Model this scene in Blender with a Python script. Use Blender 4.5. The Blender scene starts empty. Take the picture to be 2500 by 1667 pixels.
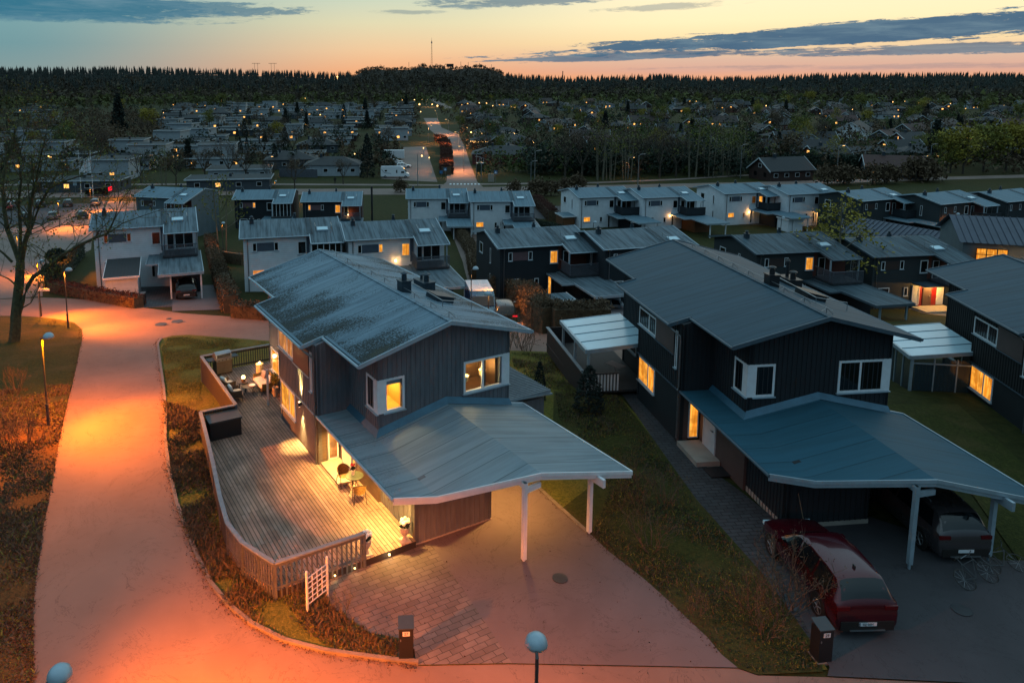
import bpy, bmesh, math, random
import numpy as np
from mathutils import Matrix, Vector
random.seed(7)
sc=bpy.context.scene; col=sc.collection
# ---------------------------------------------------------------- camera
FP,CXP,CYP,PITCH,ROLL,HC=1824.8,1053.2,465.0,.1467,.0032,16.0
cd=bpy.data.cameras.new('camera'); cam=bpy.data.objects.new('camera',cd); col.objects.link(cam); sc.camera=cam
cd.sensor_width=36; cd.lens=FP/2500*36; cd.shift_x=(1250-CXP)/2500; cd.shift_y=-(833.5-CYP)/2500
cd.clip_start=.3; cd.clip_end=9000
cam.matrix_world=Matrix.Translation((0,0,HC))@Matrix.Rotation(math.pi/2-PITCH,4,'X')@Matrix.Rotation(-ROLL,4,'Z')
sc.render.resolution_x=1024; sc.render.resolution_y=682
sc.view_settings.view_transform='Standard'; sc.view_settings.look='None'; sc.view_settings.exposure=.15; sc.view_settings.gamma=1
def lin(c):
    if isinstance(c,str): c=tuple(int(c[i:i+2],16)/255 for i in (0,2,4)); c=tuple(v/12.92 if v<=.04045 else ((v+.055)/1.055)**2.4 for v in c)
    return c
# ---------------------------------------------------------------- node expressions
class E:
    """small helper: arithmetic on sockets builds Math nodes"""
    def __init__(s,t,k): s.t=t; s.k=k
    def op(s,o,*a):
        n=s.t.nodes.new('ShaderNodeMath'); n.operation=o
        for i,x in enumerate((s,)+a):
            if isinstance(x,E): s.t.links.new(x.k,n.inputs[i])
            else: n.inputs[i].default_value=x
        return E(s.t,n.outputs[0])
    def __add__(s,o): return s.op('ADD',o)
    def __sub__(s,o): return s.op('SUBTRACT',o)
    def __mul__(s,o): return s.op('MULTIPLY',o)
    def __truediv__(s,o): return s.op('DIVIDE',o)
    def sq(s): return s.op('MULTIPLY',s)
    def mx(s,o): return s.op('MAXIMUM',o)
    def mn(s,o): return s.op('MINIMUM',o)
    def abs(s): return s.op('ABSOLUTE')
    def inv(s): return (s*-1)+1
    def step(s,a,b):
        n=s.t.nodes.new('ShaderNodeMapRange'); n.interpolation_type='SMOOTHSTEP'
        s.t.links.new(s.k,n.inputs[0]); n.inputs[1].default_value=a; n.inputs[2].default_value=b
        return E(s.t,n.outputs[0])
def vec(t,x,y,z):
    n=t.nodes.new('ShaderNodeCombineXYZ')
    for i,v in enumerate((x,y,z)):
        if isinstance(v,E): t.links.new(v.k,n.inputs[i])
        else: n.inputs[i].default_value=v
    return n.outputs[0]
def xyz(t,src):
    n=t.nodes.new('ShaderNodeSeparateXYZ'); t.links.new(src,n.inputs[0]); return [E(t,o) for o in n.outputs]
def noise(t,v,scale=1,detail=4,rough=.55,dist=0):
    n=t.nodes.new('ShaderNodeTexNoise'); n.inputs['Scale'].default_value=scale; n.inputs['Detail'].default_value=detail
    n.inputs['Roughness'].default_value=rough; n.inputs['Distortion'].default_value=dist; t.links.new(v,n.inputs['Vector']); return E(t,n.outputs['Fac'])
def ramp(t,f,pts):
    n=t.nodes.new('ShaderNodeValToRGB'); r=n.color_ramp
    while len(r.elements)<len(pts): r.elements.new(.5)
    for e,(p,c) in zip(r.elements,pts): e.position=p; e.color=(*lin(c),1)
    t.links.new(f.k,n.inputs[0]); return n.outputs[0]
def mix(t,f,a,b,mode='MIX'):
    n=t.nodes.new('ShaderNodeMix'); n.data_type='RGBA'; n.blend_type=mode
    if isinstance(f,E): t.links.new(f.k,n.inputs[0])
    else: n.inputs[0].default_value=f
    for i,x in ((6,a),(7,b)):
        if isinstance(x,(tuple,str)): n.inputs[i].default_value=(*lin(x),1)
        else: t.links.new(x,n.inputs[i])
    return n.outputs[2]
# ---------------------------------------------------------------- sky after sunset
w=bpy.data.worlds.new('World'); sc.world=w; w.use_nodes=True; t=w.node_tree; bg=t.nodes['Background']
tc=t.nodes.new('ShaderNodeTexCoord'); X,Y,Zz=xyz(t,tc.outputs['Generated'])
az=X.op('ARCTAN2',Y)*57.2958; el=Zz.op('ARCSINE')*57.2958
elf=el*(1/30)+.1   # -3deg -> 0 ; 27deg -> 1
eln=elf.mx(0).mn(1)
def P(e): return max(0,min(1,e/30+.1))
left=ramp(t,eln,[(P(-3),'3a4a50'),(P(0),'8a8c88'),(P(.8),'7f9595'),(P(2.5),'6f9499'),(P(6),'7ba4a8'),(P(14),'8db8c8'),(P(26),'a2cbdc')])
midc=ramp(t,eln,[(P(-3),'5a4034'),(P(0),'ee9f66'),(P(.9),'ecae80'),(P(2.2),'eac296'),(P(4.2),'dcd3ac'),(P(6.2),'c3d0bb'),(P(12),'a9cdd4'),(P(26),'a6cedf')])
right=ramp(t,eln,[(P(-3),'5a4034'),(P(0),'eaa47a'),(P(.6),'d6a591'),(P(1.4),'d8b39c'),(P(2.6),'f6d9a4'),(P(4),'fdeab9'),(P(6.2),'fbeec6'),(P(12),'c9d6cc'),(P(26),'a6cedf')])
s1=az.step(-30,-2); s2=az.step(-4,20); back=(az.abs()).step(60,120)
c=mix(t,s2,mix(t,s1,left,midc),right)
c=mix(t,back,c,ramp(t,eln,[(0,'20282e'),(P(0),'56616f'),(P(10),'5f7f92'),(P(26),'8db4c8')]))
zen=el.step(20,70); c=mix(t,zen,c,'b0d6e6'); c=mix(t,el.step(7,20)*.0,c,'000000')
nv=vec(t,az*.09,el*.75,0)
n1=noise(t,nv,2.1,8,.66,.5); n2=noise(t,vec(t,az*.055,el*1.1-az*.04,5),2.2,8,.66,.4)
n3=noise(t,vec(t,az*.35,el*1.6,2),2.6,9,.72,.6)
def cloud(a0,wa,e0,sl,we,ns,amp=1.5):
    d=((az-a0)/wa).sq()+((el-e0-(az-a0)*sl)/we).sq()
    return d.inv()*1.0+(ns*.62+n3*.38-.5)*amp*2.9
m=cloud(-27,13,5.15,-.02,1.1,n1,1.6).step(-.35,.45)
m=m.mx(cloud(-16,7,5.1,-.02,.6,n1,2.0).step(0,.6)*.85)
m=m.mx(cloud(6,8,5.75,.02,.5,n1,2.2).step(0,.8)*.8)
m=m.mx(cloud(-2,3,5.0,.0,.22,n1,1.5).step(0,.8)*.5)
m=m.mx(cloud(17.5,6,5.1,.03,.3,n1,1.7).step(.1,.9)*.5)
m=m.mx(cloud(30,23,2.95,.05,.8,n2,2.0).step(.0,.4))
m=m.mx(cloud(14,11,1.65,.03,.33,n2,1.6).step(0,.4)*.9)
m=m.mx(cloud(36,17,1.8,.005,.36,n2,1.9).step(.0,.5)*.85)
m=m.mx(cloud(34,22,.75,.0,.25,n2,1.6).step(.15,1.1)*.3)
m=m*az.abs().step(100,60)
cc=mix(t,s1,'2f6d85',mix(t,s2,'4b7186','2e5c7c'))
cc=mix(t,(n1-.38).step(0,.35)*.45,cc,'7a98a4')
c=mix(t,m*.95,c,cc)
t.links.new(c,bg.inputs[0]); bg.inputs[1].default_value=1.0
# broad glow of the set sun, from where the sky is brightest
sl=bpy.data.lights.new('sun','SUN'); sl.energy=.1; sl.angle=math.radians(40); sl.color=(1,.66,.45); so=bpy.data.objects.new('sun',sl); col.objects.link(so)
so.rotation_euler=(math.radians(80),0,math.radians(180-20)); 
# ---------------------------------------------------------------- terrain and pixels -> ground
YB=[-60,36,45,58,70,90,116,150,190,600,950]; ZB=[0,0,-.9,-2.9,-4.9,-6.6,-7.7,-8.3,-8.6,-8.6,-8.0]; WB=[0,0,.27,.65,1,.57,0,0,0,0,0]
def T(x,y):
    return float(np.interp(y,YB,ZB)-.035*max(-60,min(60,x))*np.interp(y,YB,WB))
Rm=np.array(cam.matrix_world.to_3x3())
def ray(px,py): return Rm@np.array([(px-CXP)/FP,-(py-CYP)/FP,-1.])
def G(px,py,dz=0):
    """point of the ground (plus dz) seen at photo pixel px,py"""
    d=ray(px,py); s0=5.
    f=lambda s:HC+s*d[2]-T(s*d[0],s*d[1])-dz
    s=s0
    while f(s)>0 and s<3000: s*=1.03
    a,b=s/1.03,s
    for _ in range(40):
        m_=(a+b)/2
        if f(m_)>0: a=m_
        else: b=m_
    return Vector((a*d[0],a*d[1],HC+a*d[2]))
def GZ(px,py,z): d=ray(px,py); s=(z-HC)/d[2]; return Vector((s*d[0],s*d[1],z))
def AT(px,py,dist): d=ray(px,py); s=dist/d[1]; return Vector((s*d[0],s*d[1],HC+s*d[2]))
# ---------------------------------------------------------------- mesh building
class MB:
    def __init__(s): s.v=[]; s.f=[]; s.m=Matrix.Identity(4)
    def add(s,vs,fs):
        b=len(s.v); s.v+=[tuple(s.m@Vector(p)) for p in vs]; s.f+=[tuple(b+i for i in f) for f in fs]; return s
    def box(s,x0,x1,y0,y1,z0,z1):
        x0,x1=sorted((x0,x1)); y0,y1=sorted((y0,y1)); z0,z1=sorted((z0,z1))
        return s.add([(x0,y0,z0),(x1,y0,z0),(x1,y1,z0),(x0,y1,z0),(x0,y0,z1),(x1,y0,z1),(x1,y1,z1),(x0,y1,z1)],
          [(0,3,2,1),(4,5,6,7),(0,1,5,4),(1,2,6,5),(2,3,7,6),(3,0,4,7)])
    def prism(s,poly,z0,z1):
        n=len(poly); zf=lambda z,p:z(*p) if callable(z) else z
        return s.add([(x,y,zf(z0,(x,y))) for x,y in poly]+[(x,y,zf(z1,(x,y))) for x,y in poly],
          [tuple(range(n))[::-1],tuple(range(n,2*n))]+[(i,(i+1)%n,n+(i+1)%n,n+i) for i in range(n)])
    def slab(s,pts,th):
        """polygon of 3d points given a thickness downwards"""
        n=len(pts); return s.add([tuple(p) for p in pts]+[(p[0],p[1],p[2]-th) for p in pts],
          [tuple(range(n)),tuple(range(n,2*n))[::-1]]+[(i,n+i,n+(i+1)%n,(i+1)%n) for i in range(n)])
    def tube(s,pts,r,n=6,r1=None,cap=True):
        pts=[Vector(p) for p in pts]; r1=r if r1 is None else r1; vs=[]; L=len(pts)
        for i,p in enumerate(pts):
            d=(pts[min(i+1,L-1)]-pts[max(i-1,0)]).normalized(); u=d.orthogonal().normalized(); 
            if abs(d.z)<.9: u=d.cross(Vector((0,0,1))).normalized()
            q=d.cross(u); rr=(r[i] if isinstance(r,(list,tuple)) else r+(r1-r)*i/max(1,L-1))
            vs+=[p+u*math.cos(a)*rr+q*math.sin(a)*rr for a in (2*math.pi*k/n for k in range(n))]
        fs=[(i*n+k,i*n+(k+1)%n,(i+1)*n+(k+1)%n,(i+1)*n+k) for i in range(L-1) for k in range(n)]
        if cap: fs+=[tuple(range(n))[::-1],tuple(range((L-1)*n,L*n))]
        return s.add(vs,fs)
    def lathe(s,prof,n=16,c=(0,0,0)):
        vs=[(c[0]+r*math.cos(2*math.pi*k/n),c[1]+r*math.sin(2*math.pi*k/n),c[2]+z) for r,z in prof for k in range(n)]
        fs=[(i*n+k,i*n+(k+1)%n,(i+1)*n+(k+1)%n,(i+1)*n+k) for i in range(len(prof)-1) for k in range(n)]
        fs+=[tuple(range(n))[::-1],tuple(range((len(prof)-1)*n,len(prof)*n))]
        return s.add(vs,fs)
    def ball(s,c,r,n=8,sz=1):
        return s.lathe([(max(.001,r*math.sin(math.pi*i/n)),-r*sz*math.cos(math.pi*i/n)) for i in range(n+1)],n+2,c)
    def build(s,name,m,parent=None,smooth=False):
        me=bpy.data.meshes.new(name); me.from_pydata(s.v,[],s.f); me.update()
        bm=bmesh.new(); bm.from_mesh(me); bmesh.ops.recalc_face_normals(bm,faces=bm.faces); bm.to_mesh(me); bm.free()
        if smooth: me.polygons.foreach_set('use_smooth',[True]*len(me.polygons))
        for k in (m if isinstance(m,list) else [m]): me.materials.append(MT[k] if isinstance(k,str) else k)
        o=bpy.data.objects.new(name,me); col.objects.link(o)
        if parent: o.parent=parent
        return o
def rawmesh(name,vs,fs,m,parent=None,smooth=False):
    me=bpy.data.meshes.new(name); vs=np.asarray(vs,dtype=np.float32).reshape(-1,3); fs=np.asarray(fs,dtype=np.int32)
    k=fs.shape[1]; me.vertices.add(len(vs)); me.vertices.foreach_set('co',vs.ravel()); me.loops.add(fs.size); me.loops.foreach_set('vertex_index',fs.ravel())
    me.polygons.add(len(fs)); me.polygons.foreach_set('loop_start',np.arange(0,fs.size,k,dtype=np.int32)); me.update(calc_edges=True)
    me.materials.append(MT[m] if isinstance(m,str) else m)
    if smooth: me.polygons.foreach_set('use_smooth',[True]*len(me.polygons))
    o=bpy.data.objects.new(name,me); col.objects.link(o)
    if parent: o.parent=parent
    return o
def tag(o,label=None,cat=None,group=None,kind=None):
    if label: o['label']=label
    if cat: o['category']=cat
    if group: o['group']=group
    if kind: o['kind']=kind
    return o
def thing(name,label,cat,loc=(0,0,0),rz=0,group=None):
    o=bpy.data.objects.new(name,None); o.empty_display_size=.3; col.objects.link(o); o.location=loc; o.rotation_euler=(0,0,rz); return tag(o,label,cat,group)
KIDS={}
def dup(root,loc,rz,label=None,group=None,scale=None):
    def rec(o,par):
        c_=o.copy(); col.objects.link(c_); c_.parent=par
        for ch in KIDS.setdefault(o.name,[q for q in o.children]): rec(ch,c_)
        return c_
    r=rec(root,None); r.location=loc; r.rotation_euler=(0,0,rz)
    if label: r['label']=label
    if group: r['group']=group
    if scale: r.scale=scale if isinstance(scale,tuple) else (scale,)*3
    return r
def lamp(kind,loc,energy,color,size=.05,parent=None,rot=None,spot=None,name='light'):
    l=bpy.data.lights.new(name,kind); l.energy=energy; l.color=color
    if kind in('POINT','SPOT'): l.shadow_soft_size=size
    if kind=='SPOT': l.spot_size=math.radians(spot[0]); l.spot_blend=spot[1]
    o=bpy.data.objects.new(name,l); col.objects.link(o); o.location=loc
    if rot: o.rotation_euler=rot
    if parent: o.parent=parent
    return o
# ---------------------------------------------------------------- materials
MT={}
def new(name):
    m=bpy.data.materials.new(name); m.use_nodes=True; t=m.node_tree; b=t.nodes['Principled BSDF']; MT[name]=m
    tc=t.nodes.new('ShaderNodeTexCoord'); return t,b,tc.outputs['Object']
def bump(t,b,h,s,d=.02):
    n=t.nodes.new('ShaderNodeBump'); n.inputs['Strength'].default_value=s; n.inputs['Distance'].default_value=d; t.links.new(h.k,n.inputs['Height']); t.links.new(n.outputs[0],b.inputs['Normal'])
def M(name,c,rough=.7,var=.25,scale=2.,metal=0,bmp=0,spec=.5,stretch=(1,1,1),lines=None):
    """plain procedural surface: colour broken by two octaves of noise; lines=(axis,period) cuts board joints"""
    t,b,o=new(name); c=lin(c); x,y,z=xyz(t,o)
    n=noise(t,vec(t,x*stretch[0],y*stretch[1],z*stretch[2]),scale,5,.6)
    dk=tuple(v*(1-var) for v in c); lt=tuple(min(1,v*(1+var)) for v in c)
    cc=mix(t,n.step(.3,.7),dk,lt)
    if lines:
        p=(x,y,z)[lines[0]]; fr=(p/lines[1]).op('FRACT'); ln=((fr-.5).abs()).step(.44,.49)
        cc=mix(t,ln*.75,cc,tuple(v*.3 for v in c)); bump(t,b,ln.inv(),.5,.01)
    elif bmp: bump(t,b,noise(t,o,scale*6,4),bmp)
    t.links.new(cc,b.inputs['Base Color']); b.inputs['Roughness'].default_value=rough; b.inputs['Metallic'].default_value=metal
    b.inputs['Specular IOR Level'].default_value=spec; return MT[name]
def roofmat(name,base,dark,ax,moss=.0,seam=1.0,streak=.6,mid=4.6,pale=None):
    """roofing felt: sheets running down the slope (axis ax is across the slope), streaks, moss speckle near the eaves"""
    t,b,o=new(name); x,y,z=xyz(t,o); a,s=(y,x) if ax=='y' else (x,y)
    st=noise(t,vec(t,a*3.2,s*.22,0),1,5,.65,.3); st2=noise(t,vec(t,a*9,s*.5,3),1,4,.6)
    big=noise(t,o,.25,3)
    c=mix(t,(st.step(.35,.7)*streak).mx(st2.step(.55,.8)*streak*.6),base,dark)
    c=mix(t,big.step(.4,.7)*.25,c,pale or tuple(v*1.35 for v in lin(base)))
    fr=((a/seam).op('FRACT')-.5).abs(); ln=fr.step(.478,.495); c=mix(t,ln*.75,c,tuple(v*.3 for v in lin(dark)))
    if moss:
        sp=noise(t,vec(t,a*10,s*6,0),1.6,5,.8); reg=noise(t,vec(t,a*.9,s*.3,9),1,4)
        low=((s-mid).abs()).step(1.0,5.0)
        mk=((sp+(reg-.5)*.6+low*.16)-.585-(.0 if moss>=1 else .12)).step(0,.04)
        c=mix(t,mk*moss,c,'1b2324'); mk2=((sp+(reg-.5)*1.3+low*.2)-.86).step(0,.06); c=mix(t,mk2*.35*moss,c,'4e4a2c')
        bump(t,b,mk+st*.4,.5,.03)
    else: bump(t,b,ln*-1+st*.6,.35,.02)
    t.links.new(c,b.inputs['Base Color']); b.inputs['Roughness'].default_value=.6; b.inputs['Specular IOR Level'].default_value=.18; return MT[name]
def emis(name,c,s,c2=None,sx=6,kind='curtain',base='101010'):
    t,b,o=new(name); x,y,z=xyz(t,o)
    if c2:
        n=noise(t,vec(t,(x+y)*sx,(x-y)*sx,z*(.6 if kind=='curtain' else sx)),1,3)
        n2_=noise(t,vec(t,x*1.3,y*1.3,z*1.6),1,2); cc=mix(t,n.step(.38,.62),c2,c); cc=mix(t,n2_.step(.42,.6).inv()*.6,cc,tuple(v*.35 for v in lin(c2)))
    else: cc=mix(t,0,c,c)
    t.links.new(cc,b.inputs['Emission Color']); b.inputs['Emission Strength'].default_value=s
    b.inputs['Base Color'].default_value=(*lin(base),1); b.inputs['Roughness'].default_value=.1; return MT[name]
# materials
M('white','b9bcc0',.6,.08,3); M('white_trim','c4c8cc',.5,.06,3); M('grey_wall','55606a',.75,.12,2); 
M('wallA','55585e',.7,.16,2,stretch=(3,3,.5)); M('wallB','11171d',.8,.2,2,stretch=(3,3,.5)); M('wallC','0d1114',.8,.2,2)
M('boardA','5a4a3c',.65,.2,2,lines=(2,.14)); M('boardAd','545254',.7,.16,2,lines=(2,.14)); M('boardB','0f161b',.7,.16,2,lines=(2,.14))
M('panelA','6b4638',.55,.1,2); M('panelB','4a3b38',.6,.1,2); M('tan','6b5844',.6,.15,2)
M('row_white','c0c6cc',.8,.07,1.2,lines=(2,.2)); M('row_dark','0d1820',.8,.15,1,lines=(2,.2)); M('row_grey','4d5a60',.8,.1,1,lines=(2,.2)); M('row_mid','1f282c',.8,.12,1,lines=(2,.2))
M('panel_slate','3c4856',.7,.1,3); M('panel_rose','5c4448',.7,.1,3); M('panel_brown','2e211f',.7,.1,3); M('panel_dark','1b2327',.7,.1,3)
M('rust_wood','4a1d12',.7,.3,3,stretch=(1,1,6)); M('ochre_wood','5a3410',.7,.3,3,stretch=(6,6,1)); M('door_red','7c120c',.5,.1,2)
M('fascia','8fa0ab',.45,.1,3,metal=.35); M('fascia_dk','44545f',.5,.1,3,metal=.3); M('flash','2c5468',.45,.15,2,metal=.2); M('metal','8a8f93',.35,.1,4,metal=.8); M('pipe','6a6a6c',.4,.1,4,metal=.6)
M('black_metal','14161a',.45,.1,4); M('graphite','2b2f33',.5,.1,4); M('glass_roof','a9c6d2',.25,.05,.7); M('glass_dark','0b1013',.08,.1,1,spec=.5)
M('flue','2c3a44',.5,.2,4,metal=.5)
roofmat('roofA','667d8c','475a67','y',moss=1.0,seam=1.05,streak=.8,pale='74868f')
roofmat('roofA_low','73838c','53616a','y',moss=.2,seam=1.05,streak=.75,pale='8d9293')
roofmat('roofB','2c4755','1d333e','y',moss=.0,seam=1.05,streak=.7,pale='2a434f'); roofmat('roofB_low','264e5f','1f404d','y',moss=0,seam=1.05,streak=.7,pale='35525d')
roofmat('roof_row','596a74','2c3a42','x',moss=.0,seam=1.0,streak=1.0,mid=4.3,pale='6a767c'); roofmat('roof_rowd','475963','1d2b32','x',moss=0,seam=1.0,streak=1.0,mid=4.3,pale='46555c')
roofmat('roof_rowl','56717f','41545f','x',moss=0,seam=1.0,streak=.55,mid=4.3,pale='5a6f7a')
def tiles(name,c):
    t,b,o=new(name); x,y,z=xyz(t,o); n=noise(t,o,1.5,4); fr=((x/.3).op('FRACT')-.5).abs().step(.3,.5)
    cc=mix(t,n,tuple(v*.7 for v in lin(c)),tuple(v*1.3 for v in lin(c))); cc=mix(t,fr*.4,cc,'050505'); t.links.new(cc,b.inputs['Base Color']); b.inputs['Roughness'].default_value=.7; bump(t,b,fr,.5)
tiles('tile_black','14191e'); tiles('tile_brown','2a1c18'); tiles('tile_red','3a1d18')
M('bung_roof','10181d',.8,.3,.6,stretch=(1,.3,1)); M('bung_roof2','1a242a',.8,.25,.5,stretch=(1,.3,1)); M('bung_wall','8a9298',.8,.1,1); M('bung_grey','333c43',.8,.12,1); M('bung_brown','2c1a15',.8,.2,1); M('bung_fascia','a4adb3',.6,.1,1); M('brick_red','4a1f1a',.8,.2,2)
emis('lit','ffb347',1.25,'e0801c'); emis('lit_soft','ffa95a',.95,'f08a3c'); emis('lit_dim','8f5a20',.6,'3a2008'); emis('lit_hot','ffd27a',2.2,'ffb03c')
emis('bulb','ffd9a0',9); emis('bulb_w','ffe6c0',5); emis('sodium','ff9a3c',14); emis('tiny_lamp','ffc070',4.5); emis('tail_red','ff1030',1.3); emis('candle','ffd080',8)
emis('lit_far','ffb45a',1.9); emis('room_wall','e09a30',.0,base='d9a24a')
# glass over rooms
t,b,o=new('pane'); b.inputs['Base Color'].default_value=(.02,.02,.02,1); b.inputs['Roughness'].default_value=.02; b.inputs['Alpha'].default_value=.12; b.inputs['Specular IOR Level'].default_value=.5
# ground surfaces
def asphalt(name,base,var=.16,patch=None):
    t,b,o=new(name); g=noise(t,o,40,3,.7); l=noise(t,o,.16,4,.6); m_=noise(t,o,1.3,5,.65)
    base=lin(base); c=mix(t,l.step(.3,.7),tuple(v*(1-var) for v in base),tuple(v*(1+var) for v in base)); c=mix(t,m_.step(.45,.75)*.25,c,tuple(v*1.35 for v in base))
    c=mix(t,g.step(.55,.75)*.35,c,tuple(v*.55 for v in base)); crk=(noise(t,o,.45,6,.7,1.2)-.5).abs().step(.0,.008).inv(); c=mix(t,crk*.6,c,tuple(v*.4 for v in base))
    t.links.new(c,b.inputs['Base Color']); b.inputs['Roughness'].default_value=.82; b.inputs['Specular IOR Level'].default_value=.35; bump(t,b,g,.35,.01)
asphalt('asphalt','70594f'); asphalt('asphalt_drive','5e5150'); asphalt('asphalt_dark','3a393d'); asphalt('asphalt_far','6c5e58'); asphalt('gravel_pad','5a5558')
def pavers(name,c1,c2,bw,rh,rot=0,mort='1e1a1a',ms=.012):
    t,b,o=new(name); mp=t.nodes.new('ShaderNodeMapping'); mp.inputs['Rotation'].default_value=(0,0,rot); t.links.new(o,mp.inputs[0])
    br=t.nodes.new('ShaderNodeTexBrick'); t.links.new(mp.outputs[0],br.inputs['Vector']); br.inputs['Color1'].default_value=(*lin(c1),1); br.inputs['Color2'].default_value=(*lin(c2),1); br.inputs['Mortar'].default_value=(*lin(mort),1)
    br.inputs['Scale'].default_value=1; br.inputs['Mortar Size'].default_value=ms; br.inputs['Brick Width'].default_value=bw; br.inputs['Row Height'].default_value=rh; br.inputs['Bias'].default_value=0; br.inputs['Mortar Smooth'].default_value=.2
    n=noise(t,o,.9,5,.65); c=mix(t,n.step(.3,.7)*.5,br.outputs['Color'],mort); t.links.new(c,b.inputs['Base Color']); b.inputs['Roughness'].default_value=.8
    bump(t,b,E(t,br.outputs['Fac'])*-1+noise(t,o,20,3)*.3,.6,.01)
pavers('pavers','6e605b','5d504b',.42,.21,-.5086,'352c2a',.011); pavers('pavers_b','3d3e42','333438',.42,.21,-.1,'0f1012',.02); pavers('pavers_row','4b474a','403c40',.25,.4,0,'1c1a1c',.02)
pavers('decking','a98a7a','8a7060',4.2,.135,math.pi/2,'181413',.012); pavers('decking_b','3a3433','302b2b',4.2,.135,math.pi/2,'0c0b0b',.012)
def grass(name,g1,g2,dry,amt=.5,sc_=1.):
    t,b,o=new(name); a=noise(t,o,.35*sc_,5,.65); f=noise(t,o,9*sc_,4,.75,.6); d=noise(t,o,.12*sc_,4,.6)
    c=mix(t,f.step(.3,.7),g1,g2); c=mix(t,(a.step(.45,.68)).mx(d.step(.5,.7))*amt,c,dry); c=mix(t,f.step(.62,.72)*.5,c,tuple(v*1.8 for v in lin(dry)))
    t.links.new(c,b.inputs['Base Color']); b.inputs['Roughness'].default_value=.9; b.inputs['Specular IOR Level'].default_value=.1; bump(t,b,f+a,.9,.08)
grass('grass','232b12','39401c','4a3d22',.6); grass('litter','3a2c1a','5a4426','6b4d2a',.8); grass('lawn','3f441a','66642c','6a5a34',.65); grass('lawn_dark','262d14','3f411d','4d4228',.65); grass('grass_far','232812','343519','3c331b',.4,.2); grass('hill','161711','22211b','2a241c',.5,.05)
M('leaf_dark','182618',.9,.4,6); M('leaf_olive','5a5a1c',.9,.35,3); M('leaf_green','3c471c',.9,.35,3); M('leaf_brown','4a3b28',.9,.35,3); M('leaf_rust','3d1d12',.9,.35,3); M('leaf_conif','101c16',.95,.3,3); M('leaf_yel','7c7020',.9,.3,3); M('twig','4a3c2e',.9,.3,5)
M('bark','3a332b',.95,.35,6,bmp=.6,stretch=(3,3,.8)); M('bark_birch','5c5648',.8,.4,5,stretch=(1,1,5)); M('bark_moss','3d3d28',.95,.4,4,bmp=.6)
M('forest_leaf','131c17',.95,.5,.02); M('forest_decid','3c3426',.95,.45,.03); M('forest_green','454820',.95,.4,.03)
M('kerb','6b5f58',.8,.15,3); M('concrete','8b8279',.8,.12,2); M('weathered','6f767c',.7,.15,6,stretch=(1,1,3)); M('rail_brown','1e1718',.7,.2,3,lines=(2,.12)); M('rail_slat','43474f',.75,.2,4)
# ---------------------------------------------------------------- ground
def cuts(a,b,d): return list(np.arange(a,b,d))
XB=cuts(-60,60.1,4); XG=[-9000,-3000,-1200,-600,-300,-150,-90]+XB+[90,150,300,600,1200,3000,9000]
YG=sorted(set([-60,-20,0]+cuts(8,36,4)+[36,45]+cuts(49,58,4.5)+[58,64,70,77,83,90,98,107,116,130,150,170,190,230,300,400,600,800,950]))
vs=[(x,y,T(x,y)) for y in YG for x in XG]; nx=len(XG)
rawmesh('ground',vs,[(j*nx+i,j*nx+i+1,(j+1)*nx+i+1,(j+1)*nx+i) for j in range(len(YG)-1) for i in range(nx-1)],'grass_far')['kind']='structure'
def sheet(name,pts,m,off,kind='structure',label=None,cat=None,smooth=0):
    """a surface laid on the terrain; pts are ground points (x,y)"""
    pts=[(p[0],p[1]) for p in pts]
    for _ in range(smooth):
        q=[]
        for i in range(len(pts)):
            a,b=pts[i],pts[(i+1)%len(pts)]; q+=[(a[0]*.75+b[0]*.25,a[1]*.75+b[1]*.25),(a[0]*.25+b[0]*.75,a[1]*.25+b[1]*.75)]
        pts=q
    bm=bmesh.new(); f=bm.faces.new([bm.verts.new((x,y,0)) for x,y in pts]); bmesh.ops.triangulate(bm,faces=[f])
    ys=[p[1] for p in pts]; xs=[p[0] for p in pts]
    for yv in YG:
        if min(ys)<yv<max(ys) and yv>=36: bmesh.ops.bisect_plane(bm,geom=bm.verts[:]+bm.edges[:]+bm.faces[:],plane_co=(0,yv,0),plane_no=(0,1,0))
    if max(ys)>36:
        for xv in XG:
            if min(xs)<xv<max(xs): bmesh.ops.bisect_plane(bm,geom=bm.verts[:]+bm.edges[:]+bm.faces[:],plane_co=(xv,0,0),plane_no=(1,0,0))
    for v in bm.verts: v.co.z=T(v.co.x,v.co.y)+off
    for f in bm.faces:
        f.normal_update()
        if f.normal.z<0: f.normal_flip()
    me=bpy.data.meshes.new(name); bm.to_mesh(me); bm.free(); me.materials.append(MT[m]); o=bpy.data.objects.new(name,me); col.objects.link(o); return tag(o,label,cat,None,kind)
def GP(l,k=1.063): return [G(x*k,y*k) for x,y in l]   # list of photo points (2352 wide) -> ground
road_r=[(615,784),(520,776),(435,770),(395,772),(368,780),(360,792),(366,840),(374,900),(378,950),(376,1010),(384,1080),(402,1160),(428,1230),(452,1290),(480,1345),(520,1395),(575,1440),(650,1478),(740,1502),(830,1515),(915,1526),(960,1530)]
road_l=[(60,1640),(78,1540),(76,1400),(84,1310),(98,1220),(118,1120),(135,1020),(150,950),(165,890),(178,830),(189,780),(188,757),(170,742),(135,735),(95,730),(40,727),(-60,726)]
sheet('road',GP(road_l+[(-60,690),(100,684),(160,686),(240,692),(330,707),(420,720),(520,727),(610,734),(800,745),(1000,752),(1170,757),(1272,758),(1400,762),(1700,775),(1700,835),(1400,830),(1272,810),(1165,806),(1000,803),(800,794),(700,788)]+road_r+[(1170,1526),(1694,1536),(1740,1552),(1900,1556),(2400,1580),(2480,1640),(2480,1900),(-60,1900)]),'asphalt',.025)
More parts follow.
